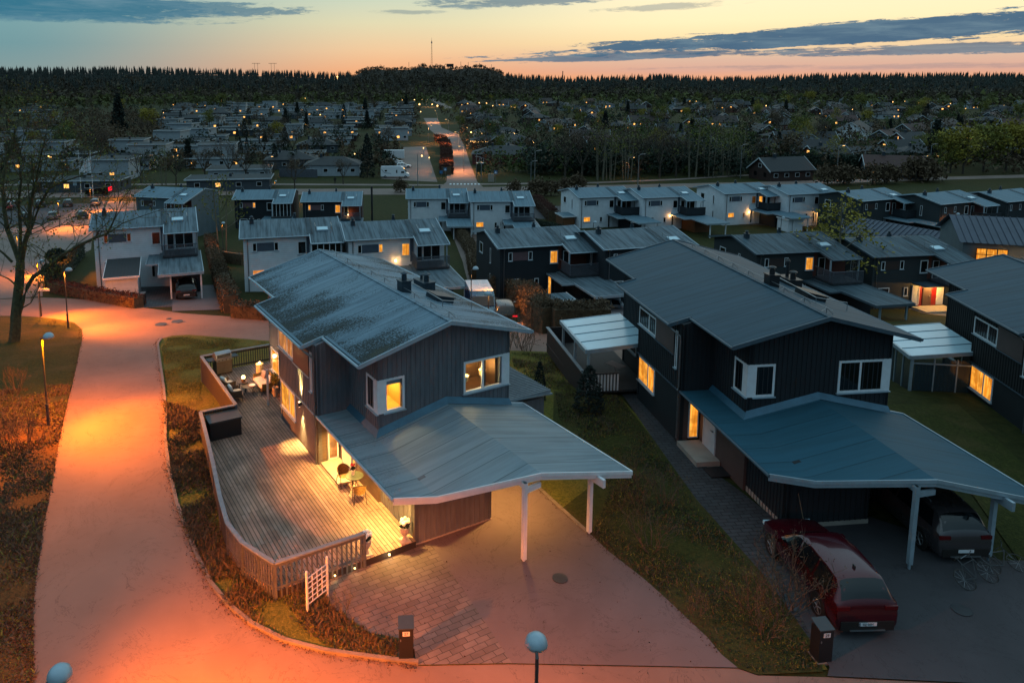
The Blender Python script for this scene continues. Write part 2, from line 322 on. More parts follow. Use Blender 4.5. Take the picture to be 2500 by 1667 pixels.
# verge and plots
plotA=[(395,772),(435,770),(520,776),(615,784),(700,788),(800,794),(1000,803),(1165,806),(1272,810),(1310,890),(1420,910),(1560,1060),(1700,1200),(1810,1290),(1880,1500),(1900,1540),(1740,1552),(1690,1534),(1170,1526)]
lawn=sheet('lawn',GP([(360,792),(368,780)]+plotA+[(960,1530)]+road_r[::-1][1:-6]),'lawn',.045)
sheet('left_verge',GP([(-200,1700),(60,1640)]+road_l[1:-1]+[(-200,727)]),'litter',.05)
sheet('left_grass',GP([(-200,960),(140,960),(150,950),(165,890),(178,830),(189,780),(188,757),(170,742),(135,735),(95,730),(40,727),(-200,727)]),'lawn_dark',.06)
def LA(v,u,z=0): # local of the near house
    a=-.5086; return Vector((-4.717+u*math.sin(a)+v*math.cos(a),28.964+u*math.cos(a)-v*math.sin(a),z))
def LB(v,u,z=0):
    a=-.1056; return Vector((10.862+u*math.sin(a)+v*math.cos(a),31.05+u*math.cos(a)-v*math.sin(a),z))
sheet('driveway',[LA(1.07,-6.45)]+GP([(975,1255),(1060,1370),(1170,1526),(1694,1536),(1657,1506),(1624,1466),(1572,1417),(1524,1372),(1484,1336),(1450,1309),(1398,1269),(1355,1228),(1290,1170),(1215,1110)])+[LA(8.2,-2.8),LA(4.2,-2.8)],'asphalt_drive',.055)
pv=sheet('paved_yard',GP([(750,1315),(835,1290),(985,1246),(1070,1365),(1176,1526),(960,1530),(925,1470),(845,1455),(760,1400),(738,1350)]),'pavers',.06)
sheet('paved_path',GP([(1425,905),(1480,905),(1560,1030),(1700,1130),(1812,1220),(1800,1300),(1905,1530),(1880,1500),(1760,1330),(1600,1150),(1500,1010)]),'pavers_b',.058)
sheet('driveway',GP([(1812,1220),(2000,1190),(2300,1290),(2480,1290),(2480,1590),(2400,1580),(1900,1556),(1905,1535),(1870,1480),(1795,1330)]),'asphalt_dark',.062)
sheet('lawn',GP([(2030,930),(2200,930),(2420,1130),(2420,1290),(2340,1290),(2200,1090),(2040,960)]),'lawn_dark',.05)
sheet('strip_lawn',GP([(1272,900),(1420,910),(1500,1010),(1600,1150),(1760,1330),(1880,1500),(1890,1545),(1740,1552),(1694,1536),(1657,1506),(1624,1466),(1572,1417),(1524,1372),(1484,1336),(1450,1309),(1398,1269),(1355,1228),(1290,1170),(1380,1100),(1270,980)]),'lawn_dark',.052)
# kerb along the plot
k=MB(); kp=[G(x*1.063,y*1.063) for x,y in road_r[4:22]]
for a,b in zip(kp,kp[1:]):
    d=(b-a); n_=Vector((-d.y,d.x,0)).normalized()*.13; 
    k.slab([Vector((a.x,a.y,T(a.x,a.y)+.13)),Vector((b.x,b.y,T(b.x,b.y)+.13)),Vector((b.x+n_.x,b.y+n_.y,T(b.x,b.y)+.13)),Vector((a.x+n_.x,a.y+n_.y,T(a.x,a.y)+.13))],.2)
k.build('kerb','kerb')['kind']='structure'
# distance: back streets, main road, foot path, straight street
sheet('back_street',[G(*p) for p in [(0,560),(110,548),(180,515),(240,492),(330,492),(335,512),(228,560),(222,610),(160,640),(110,668),(104,700),(104,724),(0,730),(-80,730),(-80,560)]],'asphalt_far',.03)
sheet('parking_lot',[G(*p) for p in [(-100,512),(60,503),(230,496),(180,515),(110,548),(0,560),(-100,565)]],'asphalt_dark',.03)
main_t=[(-150,468),(300,463),(600,462),(1000,461),(1200,457),(1500,452),(1800,446),(2250,434),(2600,424)]; main_b=[(2600,432),(2250,441),(1800,456),(1500,464),(1200,471),(1000,476),(600,476),(300,481),(-150,486)]
sheet('main_road',[G(*p) for p in main_t+main_b],'asphalt_far',.04)
sheet('foot_path',[G(*p) for p in [(-150,450),(300,449),(600,448),(1085,451),(1085,454.5),(600,452),(300,453),(-150,454)]],'asphalt_far',.04)
sheet('foot_path',[G(*p) for p in [(1170,448.5),(1450,445),(1650,437),(1850,425),(2100,423),(2100,425.5),(1850,428),(1650,440.5),(1450,448.5),(1170,452)]],'asphalt_far',.04)
st=sheet('straight_street',[G(*p) for p in [(1034,289),(1068,289),(1078,312),(1120,330),(1136,362),(1148,400),(1166,446),(1180,458),(1070,462),(1090,445),(1092,400),(1083,345),(1050,318)]],'asphalt_far',.06)
sheet('far_street',[G(*p) for p in [(1034,234),(1046,234),(1076,248),(1104,264),(1086,267),(1060,250)]],'asphalt_far',.1)
sheet('car_park',[G(*p) for p in [(985,360),(1040,358),(1050,392),(1068,445),(1000,442),(930,437),(975,405)]],'asphalt_far',.05)
# zebra dashes where the street meets the main road
k=MB()
for i in range(9):
    a=G(1098+i*8.6,449.5); b=G(1102.5+i*8.6,449.5); c_=G(1102+i*8.7,452.5); d=G(1097.3+i*8.7,452.5); k.slab([p+Vector((0,0,.14)) for p in (a,b,c_,d)],.02)
k.build('road_marking','white')['kind']='structure'
# manhole covers
for px,py,r in ((393,794,.42),(433,787,.42),(412,780,.2),(1367,1416,.25),(2347,1494,.27)):
    p=G(px,py); k=MB(); k.m=Matrix.Translation((p.x,p.y,T(p.x,p.y)+.075)); k.lathe([(r*.01,0),(r,0),(r,.012),(r*.8,.012),(r*.01,.013)],20)
    tag(k.build('manhole_cover','graphite'),'round dark iron manhole cover '+{393:'in the branch road, nearer of the pair',433:'in the branch road, farther of the pair',412:'small one beside the pair in the branch road',1367:'in the driveway in front of the carport post',2347:'in the dark driveway behind the maroon car'}[px],'manhole cover')
# hills beyond the suburb
def sky_row(px): return float(np.interp(px,[-1500,0,330,600,733,850,905,1060,1200,1245,1380,1600,1754,1860,2020,2500,4000],[172,169,167,172,176,182,172,168,171,186,190,186,193,190,186,188,182]))
def hillz(r,azd):
    px=CXP+FP*math.tan(math.radians(max(-55,min(55,azd)))); ct=math.cos(math.radians(max(-55,min(55,azd))))
    ski=max(0,min(1,(px-820)/80))*max(0,min(1,(1275-px)/60))
    top=16+(195-sky_row(px))*(1500*ct)/FP*1.0/ct*1.0-10*(1-ski)+(2.2*math.sin(px*.05)+1.5*math.sin(px*.13))*ski
    f=max(0,min(1,(r-1000)/450.)); f=f*f*(3-2*f); return -8.2+(top+8.2)*f
hv=[];azs=np.linspace(-75,75,181); rs=[940,1000,1060,1130,1200,1270,1340,1420,1500,1700,2300,5000]
for r in rs:
    for a in azs: hv.append((r*math.sin(math.radians(a)),r*math.cos(math.radians(a)),hillz(r,a) if r<=1700 else hillz(1500,a)-(r-1700)*.02))
n_=len(azs); rawmesh('hills',hv,[(j*n_+i,j*n_+i+1,(j+1)*n_+i+1,(j+1)*n_+i) for j in range(len(rs)-1) for i in range(n_-1)],'hill',smooth=True)['kind']='structure'
def skyhill(px,row): # a point on the hill crest
    a=math.atan((px-CXP)/FP); z=16+(195-row)*1500*1/FP; return Vector((1500*math.sin(a),1500*math.cos(a),z))
# ---------------------------------------------------------------- walls, windows
def frame(ox,oy,dx,dy,oz=0):
    """wall frame: X runs along the wall, Y points into the building"""
    return Matrix(((dx,-dy,0,ox),(dy,dx,0,oy),(0,0,1,oz),(0,0,0,1)))
def wall(mb,fr,L,z0,top,holes=(),th=.16,bat=None,bm_=None,cut=(),y0=0.):
    """panel with rectangular holes; top is a number or a function of s"""
    tf=top if callable(top) else (lambda s:top)
    mb.m=fr; ss=sorted(set([0,L]+[h[0] for h in holes]+[h[1] for h in holes]+list(cut)))
    for a,b in zip(ss,ss[1:]):
        mid=(a+b)/2; segs=[]; z=z0
        for h in sorted([h for h in holes if h[0]<=mid<=h[1]],key=lambda h:h[2]): segs.append((z,h[2])); z=h[3]
        segs.append((z,None))
        for zl,zh in segs:
            h0,h1=(tf(a),tf(b)) if zh is None else (zh,zh)
            if min(h0,h1)-zl<.005: continue
            mb.add([(a,y0,zl),(b,y0,zl),(b,y0+th,zl),(a,y0+th,zl),(a,y0,h0),(b,y0,h1),(b,y0+th,h1),(a,y0+th,h0)],
               [(0,3,2,1),(4,5,6,7),(0,1,5,4),(1,2,6,5),(2,3,7,6),(3,0,4,7)])
    if bat:
        bm_=bm_ or mb; bm_.m=fr; s=.03
        while s<L-.02:
            z=z0; 
            for h in sorted([h for h in holes if h[0]-.06<=s<=h[1]+.06],key=lambda h:h[2]):
                if h[2]-.07-z>.03: bm_.box(s-.022,s+.022,y0-.024,y0+.01,z,h[2]-.07)
                z=h[3]+.07
            if tf(s)-z>.03: bm_.box(s-.022,s+.022,y0-.024,y0+.01,z,tf(s)-.005)
            s+=bat
    mb.m=Matrix.Identity(4)
def window(par,fr,s0,s1,z0,z1,pane,mull=(),fm='white_trim',y0=0.,fw=.07,sill=True,pr=.035,cross=None,extra=None):
    f=MB(); f.m=fr
    f.box(s0,s1,y0-pr,y0+.06,z1-fw,z1); f.box(s0,s1,y0-pr,y0+.06,z0,z0+fw); f.box(s0,s0+fw,y0-pr,y0+.06,z0+fw,z1-fw); f.box(s1-fw,s1,y0-pr,y0+.06,z0+fw,z1-fw)
    for m_ in mull: f.box(m_-.045,m_+.045,y0-pr+.003,y0+.06,z0+fw,z1-fw)
    if cross: f.box(s0+fw,s1-fw,y0-pr+.006,y0+.05,cross-.03,cross+.03)
    if extra: f.box(extra[0],extra[1],y0-pr-.004,y0+.02,z0+.004,z1-.004)
    o=f.build('window',fm,par)
    g=MB(); g.m=fr; e=sorted([s0]+list(mull)+[s1])
    ya,yb_=(y0+.012,y0+.03) if pane=='pane' else (y0-.014,y0-.004)
    g.box(s0+fw*.5,s1-fw*.5,ya,yb_,z0+fw*.5,z1-fw*.5); g.build('pane',pane,o)
    if sill:
        q=MB(); q.m=fr; q.box(s0-.05,s1+.05,y0-.1,y0-.002,z0-.045,z0-.004); q.build('sill','fascia',o)
    return o
def bar(mb,p,q,w,h):
    """bar between two points, w wide and h high, hanging below the line"""
    p=Vector(p);q=Vector(q);d=(q-p).normalized(); n_=Vector((-d.y,d.x,0)).normalized()*w/2; u=Vector((0,0,-h))
    mb.add([p-n_,p+n_,q+n_,q-n_,p-n_+u,p+n_+u,q+n_+u,q-n_+u],[(0,1,2,3),(4,7,6,5),(0,4,5,1),(1,5,6,2),(2,6,7,3),(3,7,4,0)])
def rect_at(par,name,fr,s0,s1,z0,z1,m,y0=0.,pr=.03):
    k=MB(); k.m=fr; k.box(s0,s1,y0-pr,y0+.01,z0,z1); return k.build(name,m,par)
RS=.2635
def zr(x): return 6.65-abs(x-4.4)*RS
def big_house(O,rz,label,v):
    A=v['id']=='A'; H=thing('detached_house',label,'house',O,rz,'charcoal two storey houses of the near street')
    W=v['wall']; bd=v['board']; lit=v['lit']
    F1=frame(1.48,-2.75,1,0); F2=frame(1.48,0,0,-1); F3=frame(0,0,1,0); F4=frame(0,4.9,0,-1); F6=frame(.9,9.4,0,-1)
    F7=frame(7.6,-2.75,0,1); F8=frame(7.6,10.75,-1,0)
    w=MB(); up=lambda s:zr(s)-.1
    hg=[(3.89,5.65,3.3,4.55)] ; hg2=[(.3,1.02,3.3,4.5)]
    rooms=A
    wall(w,F1,6.12,2.3,lambda s:zr(s+1.48)-.1,(hg+hg2) if rooms else (),bat=.205,cut=(2.92,))
    wall(w,F2,2.75,2.3,zr(1.48)-.1,bat=.205)
    wall(w,F3,1.48,2.36,lambda s:zr(s)-.1,bat=.205)
    wall(w,F4,4.9,2.36,zr(0)-.1,bat=.205)
    wall(w,frame(0,4.9,1,0),.9,.2,lambda s:zr(s)-.1,y0=-.16)
    wall(w,F6,4.5,2.36,zr(.9)-.1,bat=.205 if not A else None)
    wall(w,frame(.9,9.4,1,0),1.2,-.3,zr(1.2)-.1,y0=-.16); wall(w,frame(2.1,10.75,0,-1),1.35,-.3,zr(2.1)-.1)
    wall(w,F7,13.5,-.3,zr(7.6)-.1,bat=.4); wall(w,F8,5.5,-.3,lambda s:zr(7.6-s)-.1,cut=(3.2,))
    wo=w.build('wall',W,H)
    lo=MB(); wall(lo,F4,4.9,-.4,2.3,y0=.035); wall(lo,F6,4.5,-.4,2.3,y0=.035); lo.build('lower_wall',bd,H)
    # entrance wall, store room, carport back wall
    e=MB(); wall(e,frame(0,0,1,0),.42,-.2,2.3,y0=.02); wall(e,frame(.95,-.02,0,-1),3.78,-.2,2.3); e.build('entrance_wall',v['ent'],H)
    s_=MB(); wall(s_,frame(1.07,-3.8,0,-1),2.66,-.2,2.28,bat=.205); wall(s_,frame(1.07,-6.46,1,0),3.18,-.2,lambda s:2.36+s*.2,bat=.205); wall(s_,frame(4.25,-6.46,0,1),3.7,-.2,2.98,bat=.4)
    wall(s_,frame(4.25,-2.77,1,0),3.35,-.2,2.35); s_.build('store_wall',v['store'],H)
    pl=MB(); pl.box(1.05,4.27,-6.49,-3.82,-.25,.1) ; pl.build('plinth','concrete',H)
    # upper roof
    zt=lambda x,y:zr(x)
    r=MB(); r.prism([(4.4,11.05),(.47,11.05),(.47,6.68),(-.485,6.68),(-.485,.3),(.47,.3),(.47,-3.36),(4.4,-3.36)],lambda x,y:zr(x)-.09,zt)
    r.prism([(4.4,-3.36),(8.28,-3.36),(8.28,11.05),(4.4,11.05)],lambda x,y:zr(x)-.09,zt); ro=r.build('roof',v['roof'],H)
    f=MB(); 
    for a,b in [((4.4,-3.38),(.45,-3.38)),((4.4,-3.38),(8.3,-3.38)),((.47,.28),(-.5,.28)),((-.5,6.7),(.47,6.7)),((.45,11.07),(4.4,11.07)),((4.4,11.07),(8.3,11.07))]:
        f=MB(); bar(f,(a[0],a[1],zr(a[0])+.045),(b[0],b[1],zr(b[0])+.045),.05,.17); f.build('barge_board',v['fascia'],ro)
    f=MB()
    for x,y0,y1 in ((-.54,.25,6.73),(.41,-3.41,.25),(.41,6.73,11.1),(8.34,-3.41,11.1)): f=MB(); f.tube([(x,y0,zr(x)-.03),(x,y1,zr(x)-.03)],.06,8); f.build('gutter',v['fascia'],ro)
    if A:
        f=MB(); 
        for x0,y0,x1,y1 in ((.55,-3.25,.55,.2),(-.4,.4,-.4,6.6)): bar(f,(x0,y0,zr(x0)+.012),(x1,y1,zr(x1)+.012),.16,.02)
        f.build('eave_flashing','flash',ro)
    rg=MB(); rg.box(4.3,4.5,-3.36,11.05,6.63,6.675); rg.build('ridge_cap',v['roof'],ro)
    # ridge safety rail
    k=MB(); xs=4.8
    for i in range(9):
        y=-2.5+i*1.5; k.tube([(xs,y,zr(xs)),(xs+.0,y,zr(xs)+.22)],.016,5); k.tube([(xs-.22,y,zr(xs-.22)+.02),(xs,y,zr(xs)+.2)],.012,5); k.tube([(xs+.3,y,zr(xs+.3)+.02),(xs,y,zr(xs)+.2)],.012,5)
    k.tube([(xs,-2.9,zr(xs)+.22),(xs,10.2,zr(xs)+.22)],.014,5); k.build('safety_rail','metal',ro)
    k=MB(); k.tube([(5.6,-.6,5.9),(5.6,-.6,6.6),(5.6,3.0,6.75),(5.6,3.0,6.1)],.02,6); k.tube([(7.2,-.4,5.7),(7.2,-.4,6.25),(5.6,-.6,6.6)],.02,6); k.build('guard_hoop','metal',ro)
    def chim(x,y,sx,sy,h,caps):
        c=MB(); c.box(x-sx,x+sx,y-sy,y+sy,zr(x)-.3,zr(x)+h); c.box(x-sx-.03,x+sx+.03,y-sy-.03,y+sy+.03,zr(x)+h,zr(x)+h+.04); co=c.build('chimney',v['flue'],ro)
        for dx,dy,rr,hh in caps:
            q=MB(); z_=zr(x)+h+.03; q.lathe([(rr,0),(rr,hh*.6),(rr*.8,hh*.6),(rr*.8,hh*.75),(rr*1.5,hh*.78),(rr*1.4,hh*.86),(.02,hh)],14,(x+dx,y+dy,z_)); q.build('flue_cap',v['flue'],co)
    chim(4.95,1.75,.24,.24,.5,[(0,0,.12,.4)]); chim(7.0,3.6,.3,.55,.32,[(0,-.2,.13,.42),(0,.3,.07,.25)] if A else [(0,-.25,.13,.42),(0,.25,.08,.9)])
    k=MB(); k.m=Matrix.Translation((6.3,.9,zr(6.3)))@Matrix.Rotation(math.atan(RS),4,'Y'); k.box(-.45,.45,-.5,.5,-.1,.22); k.box(-.5,.5,-.55,.55,.22,.27); k.build('roof_hatch',v['flue'],ro)
    # lower roof over entrance and carport
    lz=lambda x,y:2.4 if x<1.3 else (2.4+(x-1.3)*.2236 if x<=4.43 else 3.1-(x-4.43)*.24)
    if v.get('low',True):
        r=MB(); r.prism([(.03,-.03),(.03,-7.04),(1.3,-7.65),(1.3,-.03)],2.31,2.4); r.prism([(1.3,-2.79),(1.3,-7.65),(4.43,-9.15),(4.43,-2.79)],lambda x,y:lz(x,y)-.09,lz)
        r.prism([(4.43,-2.79),(4.43,-9.15),(8.32,-9.3),(8.35,-2.79)],lambda x,y:lz(x,y)-.09,lz); lr=r.build('carport_roof',v['roof_low'],H)
        f=MB()
        for a,b in [((-.0,-7.07),(1.3,-7.68)),((1.3,-7.68),(4.43,-9.18)),((4.43,-9.18),(8.36,-9.33))]:
            bar(f,(*a,lz(*a)+.04),(*b,lz(*b)+.04),.05,.13); a2=(a[0],a[1]+.05);b2=(b[0],b[1]+.05); bar(f,(*a2,lz(*a2)-.09),(*b2,lz(*b2)-.09),.05,.14)
        bar(f,(8.36,-9.33,2.2),(8.36,-2.75,2.2),.05,.16); bar(f,(7.65,-2.76,2.38),(8.38,-2.74,2.2),.08,.1); f.build('carport_fascia','white_trim' if A else 'fascia',lr)
        f=MB(); f.tube([(-.03,-.02,2.37),(-.03,-7.1,2.37)],.055,8); f.build('gutter',v['fascia'],lr)
        f=MB(); zz=lambda x:lz(x,0)+.015
        f.add([(1.48,-2.79,zz(1.48)+.22),(1.48,-3.0,zz(1.48)),(4.5,-3.0,zz(4.43)),(4.5,-2.79,zz(4.43)+.22),(7.62,-3.0,zz(7.6)),(7.62,-2.79,zz(7.6)+.22),(1.28,-3.0,2.41),(1.28,0,2.41),(1.46,0,2.62),(1.46,-2.79,2.62)],
           [(0,1,2,3),(3,2,4,5),(6,7,8,9),(6,9,0,1)]); f.build('flashing','flash',lr)
        f=MB(); bar(f,(3.87,-9.1,2.86),(3.87,-6.5,2.86),.1,.22); bar(f,(6.81,-9.6,2.42),(6.81,-2.8,2.42),.11,.3); bar(f,(3.87,-9.02,2.66),(4.5,-9.02,2.72),.1,.18); f.build('beam','white_trim' if A else 'fascia',lr)
        for x,y,zt_ in ((3.87,-9.02,2.86),(6.81,-8.9,2.15)):
            p=MB(); p.box(x-.07,x+.07,y-.07,y+.07,.12,zt_); p.box(x-.03,x+.03,y-.03,y+.03,-.1,.12); p.build('post','white_trim' if A else 'fascia',lr)
    # downpipes
    k=MB(); k.tube([(-.5,.36,zr(-.5)-.05),(-.42,.33,5.15),(-.07,.1,4.85),(-.07,.06,4.6),(-.07,.06,2.55)],.045,8); k.tube([(-.07,.06,2.55),(-.13,.02,2.45),(-.07,.05,2.3),(-.07,.05,.2)],.04,8); k.build('downpipe','pipe',H)
    # windows of the bay
    window(H,F4,.06,2.12,3.86,4.76,lit[0],mull=(1.3,),fw=.08); window(H,F4,.06,2.1,.98,2.24,lit[1],mull=(1.3,),fw=.08,y0=.035)
    rect_at(H,'wall_panel',F4,2.14,4.13,3.8,4.93,v['panel'],y0=0,pr=.05)
    window(H,F4,4.25,4.45,3.25,4.95,lit[2],fw=.05); 
    b_=MB(); b_.m=F4; b_.box(0,4.9,-.05,0,2.31,2.36); b_.box(2.1,4.15,-.08,0,3.75,3.79); b_.build('trim_strip',v['fascia'],H)
    if A:
        window(H,F6,.06,1.5,1.0,2.27,lit[3],mull=(.3,),fw=.08,y0=.035)
    else: window(H,F6,.5,2.0,1.15,2.2,'glass_dark',mull=(1.1,),y0=.035)
    # corner windows of the gable
    window(H,F1,.27,1.14,3.24,4.6,lit[4],fw=.09); window(H,F1,3.86,6.1,3.24,4.6,lit[5],mull=(4.8,),fw=.09,extra=(5.74,6.12)); window(H,F2,1.75,2.75,3.24,4.6,lit[6],fw=.09,extra=(2.42,2.78))
    k=MB(); k.m=F1; k.box(-.035,.28,-.04,.01,3.24,4.6); k.build('corner_panel','white_trim',H)
    if rooms:
        for nm,(a,b,z0,z1),dep,wc in (('room',(.2,1.2,3.15,4.75),1.6,'room_y'),('room',(3.7,5.75,2.95,4.8),1.9,'room_w')):
            k=MB(); k.m=F1; y1=.17
            k.add([(a,y1,z0),(b,y1,z0),(b,y1,z1),(a,y1,z1),(a,dep,z0),(b,dep,z0),(b,dep,z1),(a,dep,z1)],[(0,1,5,4),(2,3,7,6),(1,2,6,5),(3,0,4,7),(4,5,6,7)]); k.build(nm,wc,H)
    return H
M('room_y','e0b050',.8,.12,1.5); M('room_w','5e4226',.8,.2,1.5); M('curtain_d','3a3128',.9,.3,8,stretch=(6,6,.2)); M('shade','e8c48a',.8,.05,3); M('wood_lt','b98a4e',.6,.3,5)
VA=dict(id='A',wall='wallA',board='boardAd',ent='boardA',store='wallA',roof='roofA',roof_low='roofA_low',fascia='fascia',flue='flue',panel='panelA',lit=['lit_soft','lit','lit_soft','lit','pane','pane','glass_dark'])
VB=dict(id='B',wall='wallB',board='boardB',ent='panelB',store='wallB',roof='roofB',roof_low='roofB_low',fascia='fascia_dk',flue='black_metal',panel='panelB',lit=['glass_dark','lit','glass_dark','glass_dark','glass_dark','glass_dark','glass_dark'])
HA=big_house((-4.717,28.964,0),.5086,'charcoal two storey house with mossy grey-blue roof, lit windows and a curved timber deck','' or VA)
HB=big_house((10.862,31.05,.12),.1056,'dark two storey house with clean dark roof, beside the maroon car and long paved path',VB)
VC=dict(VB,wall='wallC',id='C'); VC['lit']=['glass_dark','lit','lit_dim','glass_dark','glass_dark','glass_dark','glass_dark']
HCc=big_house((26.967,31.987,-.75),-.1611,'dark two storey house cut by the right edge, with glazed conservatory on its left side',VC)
k=MB(); k.box(-.02,7.62,-2.8,10.77,-1.6,-.2); k.box(.88,2.2,4.9,9.42,-1.6,-.2); k.build('plinth','concrete',HCc)
# doors and entrance of the near house
def door(par,fr,s0,s1,z0,z1,m,y0=0.,handle=True,glass=None):
    k=MB(); k.m=fr; k.box(s0,s1,y0-.05,y0-.005,z0,z1); k.box(s0-.06,s0,y0-.07,y0-.005,z0,z1+.06); k.box(s1,s1+.06,y0-.07,y0-.005,z0,z1+.06); d=k.build('door',m,par)
    if handle: h=MB(); h.m=fr; h.box(s1-.14,s1-.1,y0-.12,y0-.05,z0+.95,z0+1.0); h.box(s1-.24,s1-.1,y0-.13,y0-.11,z0+.97,z0+1.0); h.build('handle','metal',d)
    if glass: g=MB(); g.m=fr; g.box(s0+.25,s1-.25,y0-.055,y0-.049,z0+1.1,z1-.2); g.build('pane',glass,d)
    return d
FE=frame(.95,-.02,0,-1); FD=frame(0,0,1,0)
door(HA,FE,.45,1.35,.36,2.22,'white'); window(HA,FE,1.42,1.72,.5,2.25,'lit_hot',fw=.05,sill=False); window(HA,FD,.44,.9,.36,2.3,'lit_soft',fw=.06,y0=.02,sill=False)
bpy.context.view_layer.update()
def inh(o,H): o.location=H.location; o.rotation_euler=H.rotation_euler; return o
k=MB(); k.box(.08,.93,-2.0,-.05,.2,.37); tag(inh(k.build('doorstep','concrete'),HA),'pale concrete doorstep between deck and white door of the near house','doorstep')
door(HB,FE,.5,1.45,.15,2.2,'white'); window(HB,FD,.44,.9,.2,2.25,'lit',fw=.05,y0=.02,sill=False)
k=MB(); k.box(-.1,.93,-2.0,-.1,-.1,.14); tag(inh(k.build('doorstep','concrete'),HB),'grey concrete doorstep by the white door of the dark middle house','doorstep')
k=MB(); k.box(.1,.95,-2.9,-2.15,-.04,-.02) ; tag(inh(k.build('door_mat','black_metal'),HB),'black door mat lying beside the grey doorstep','door mat')
# furniture seen through the gable window of the near house
def inA(mb,name,m,label,cat,group=None): return tag(inh(mb.build(name,m),HA),label,cat,group)
for i,(x,yy) in enumerate(((5.75,-2.2),(6.75,-2.0))):
    t_=thing('table_lamp',['table lamp glowing behind the left pane of the gable window','table lamp glowing behind the right pane of the gable window'][i],'lamp',(HA.matrix_basis@Vector((x,yy,0))),0,'table lamps in the gable window')
    k=MB(); k.lathe([(.1,3.0),(.03,3.05),(.03,3.55)],10); k.build('lamp_base','metal',t_)
    k=MB(); k.lathe([(.13,3.52),(.16,3.75),(.12,3.76),(.11,3.53)],14); k.build('lamp_shade','shade',t_)
    k=MB(); k.ball((0,0,3.66),.05,6); k.build('bulb','bulb',t_); lamp('POINT',(0,0,3.85),50,(1,.72,.3),.06,t_)
k=MB()
for x0,x1 in ((5.42,5.58),(7.05,7.22),(6.4,6.5)):
    for i in range(4): k.box(x0+i*.04,x0+i*.04+.03,-2.53-.03*(i%2),-2.5,3.05,4.75)
inA(k,'curtain','curtain_d','dark brown curtains inside the wide gable window','curtain')
k=MB(); k.box(1.76,2.52,-2.66,-2.63,4.3,4.55); inA(k,'roller_blind','fascia','grey roller blind pulled slightly down in the small corner window','blind')
lamp('POINT',(2.1,-1.7,4.55),130,(1,.74,.3),.1,HA); lamp('POINT',(6.5,-1.5,4.6),75,(1,.68,.28),.1,HA)
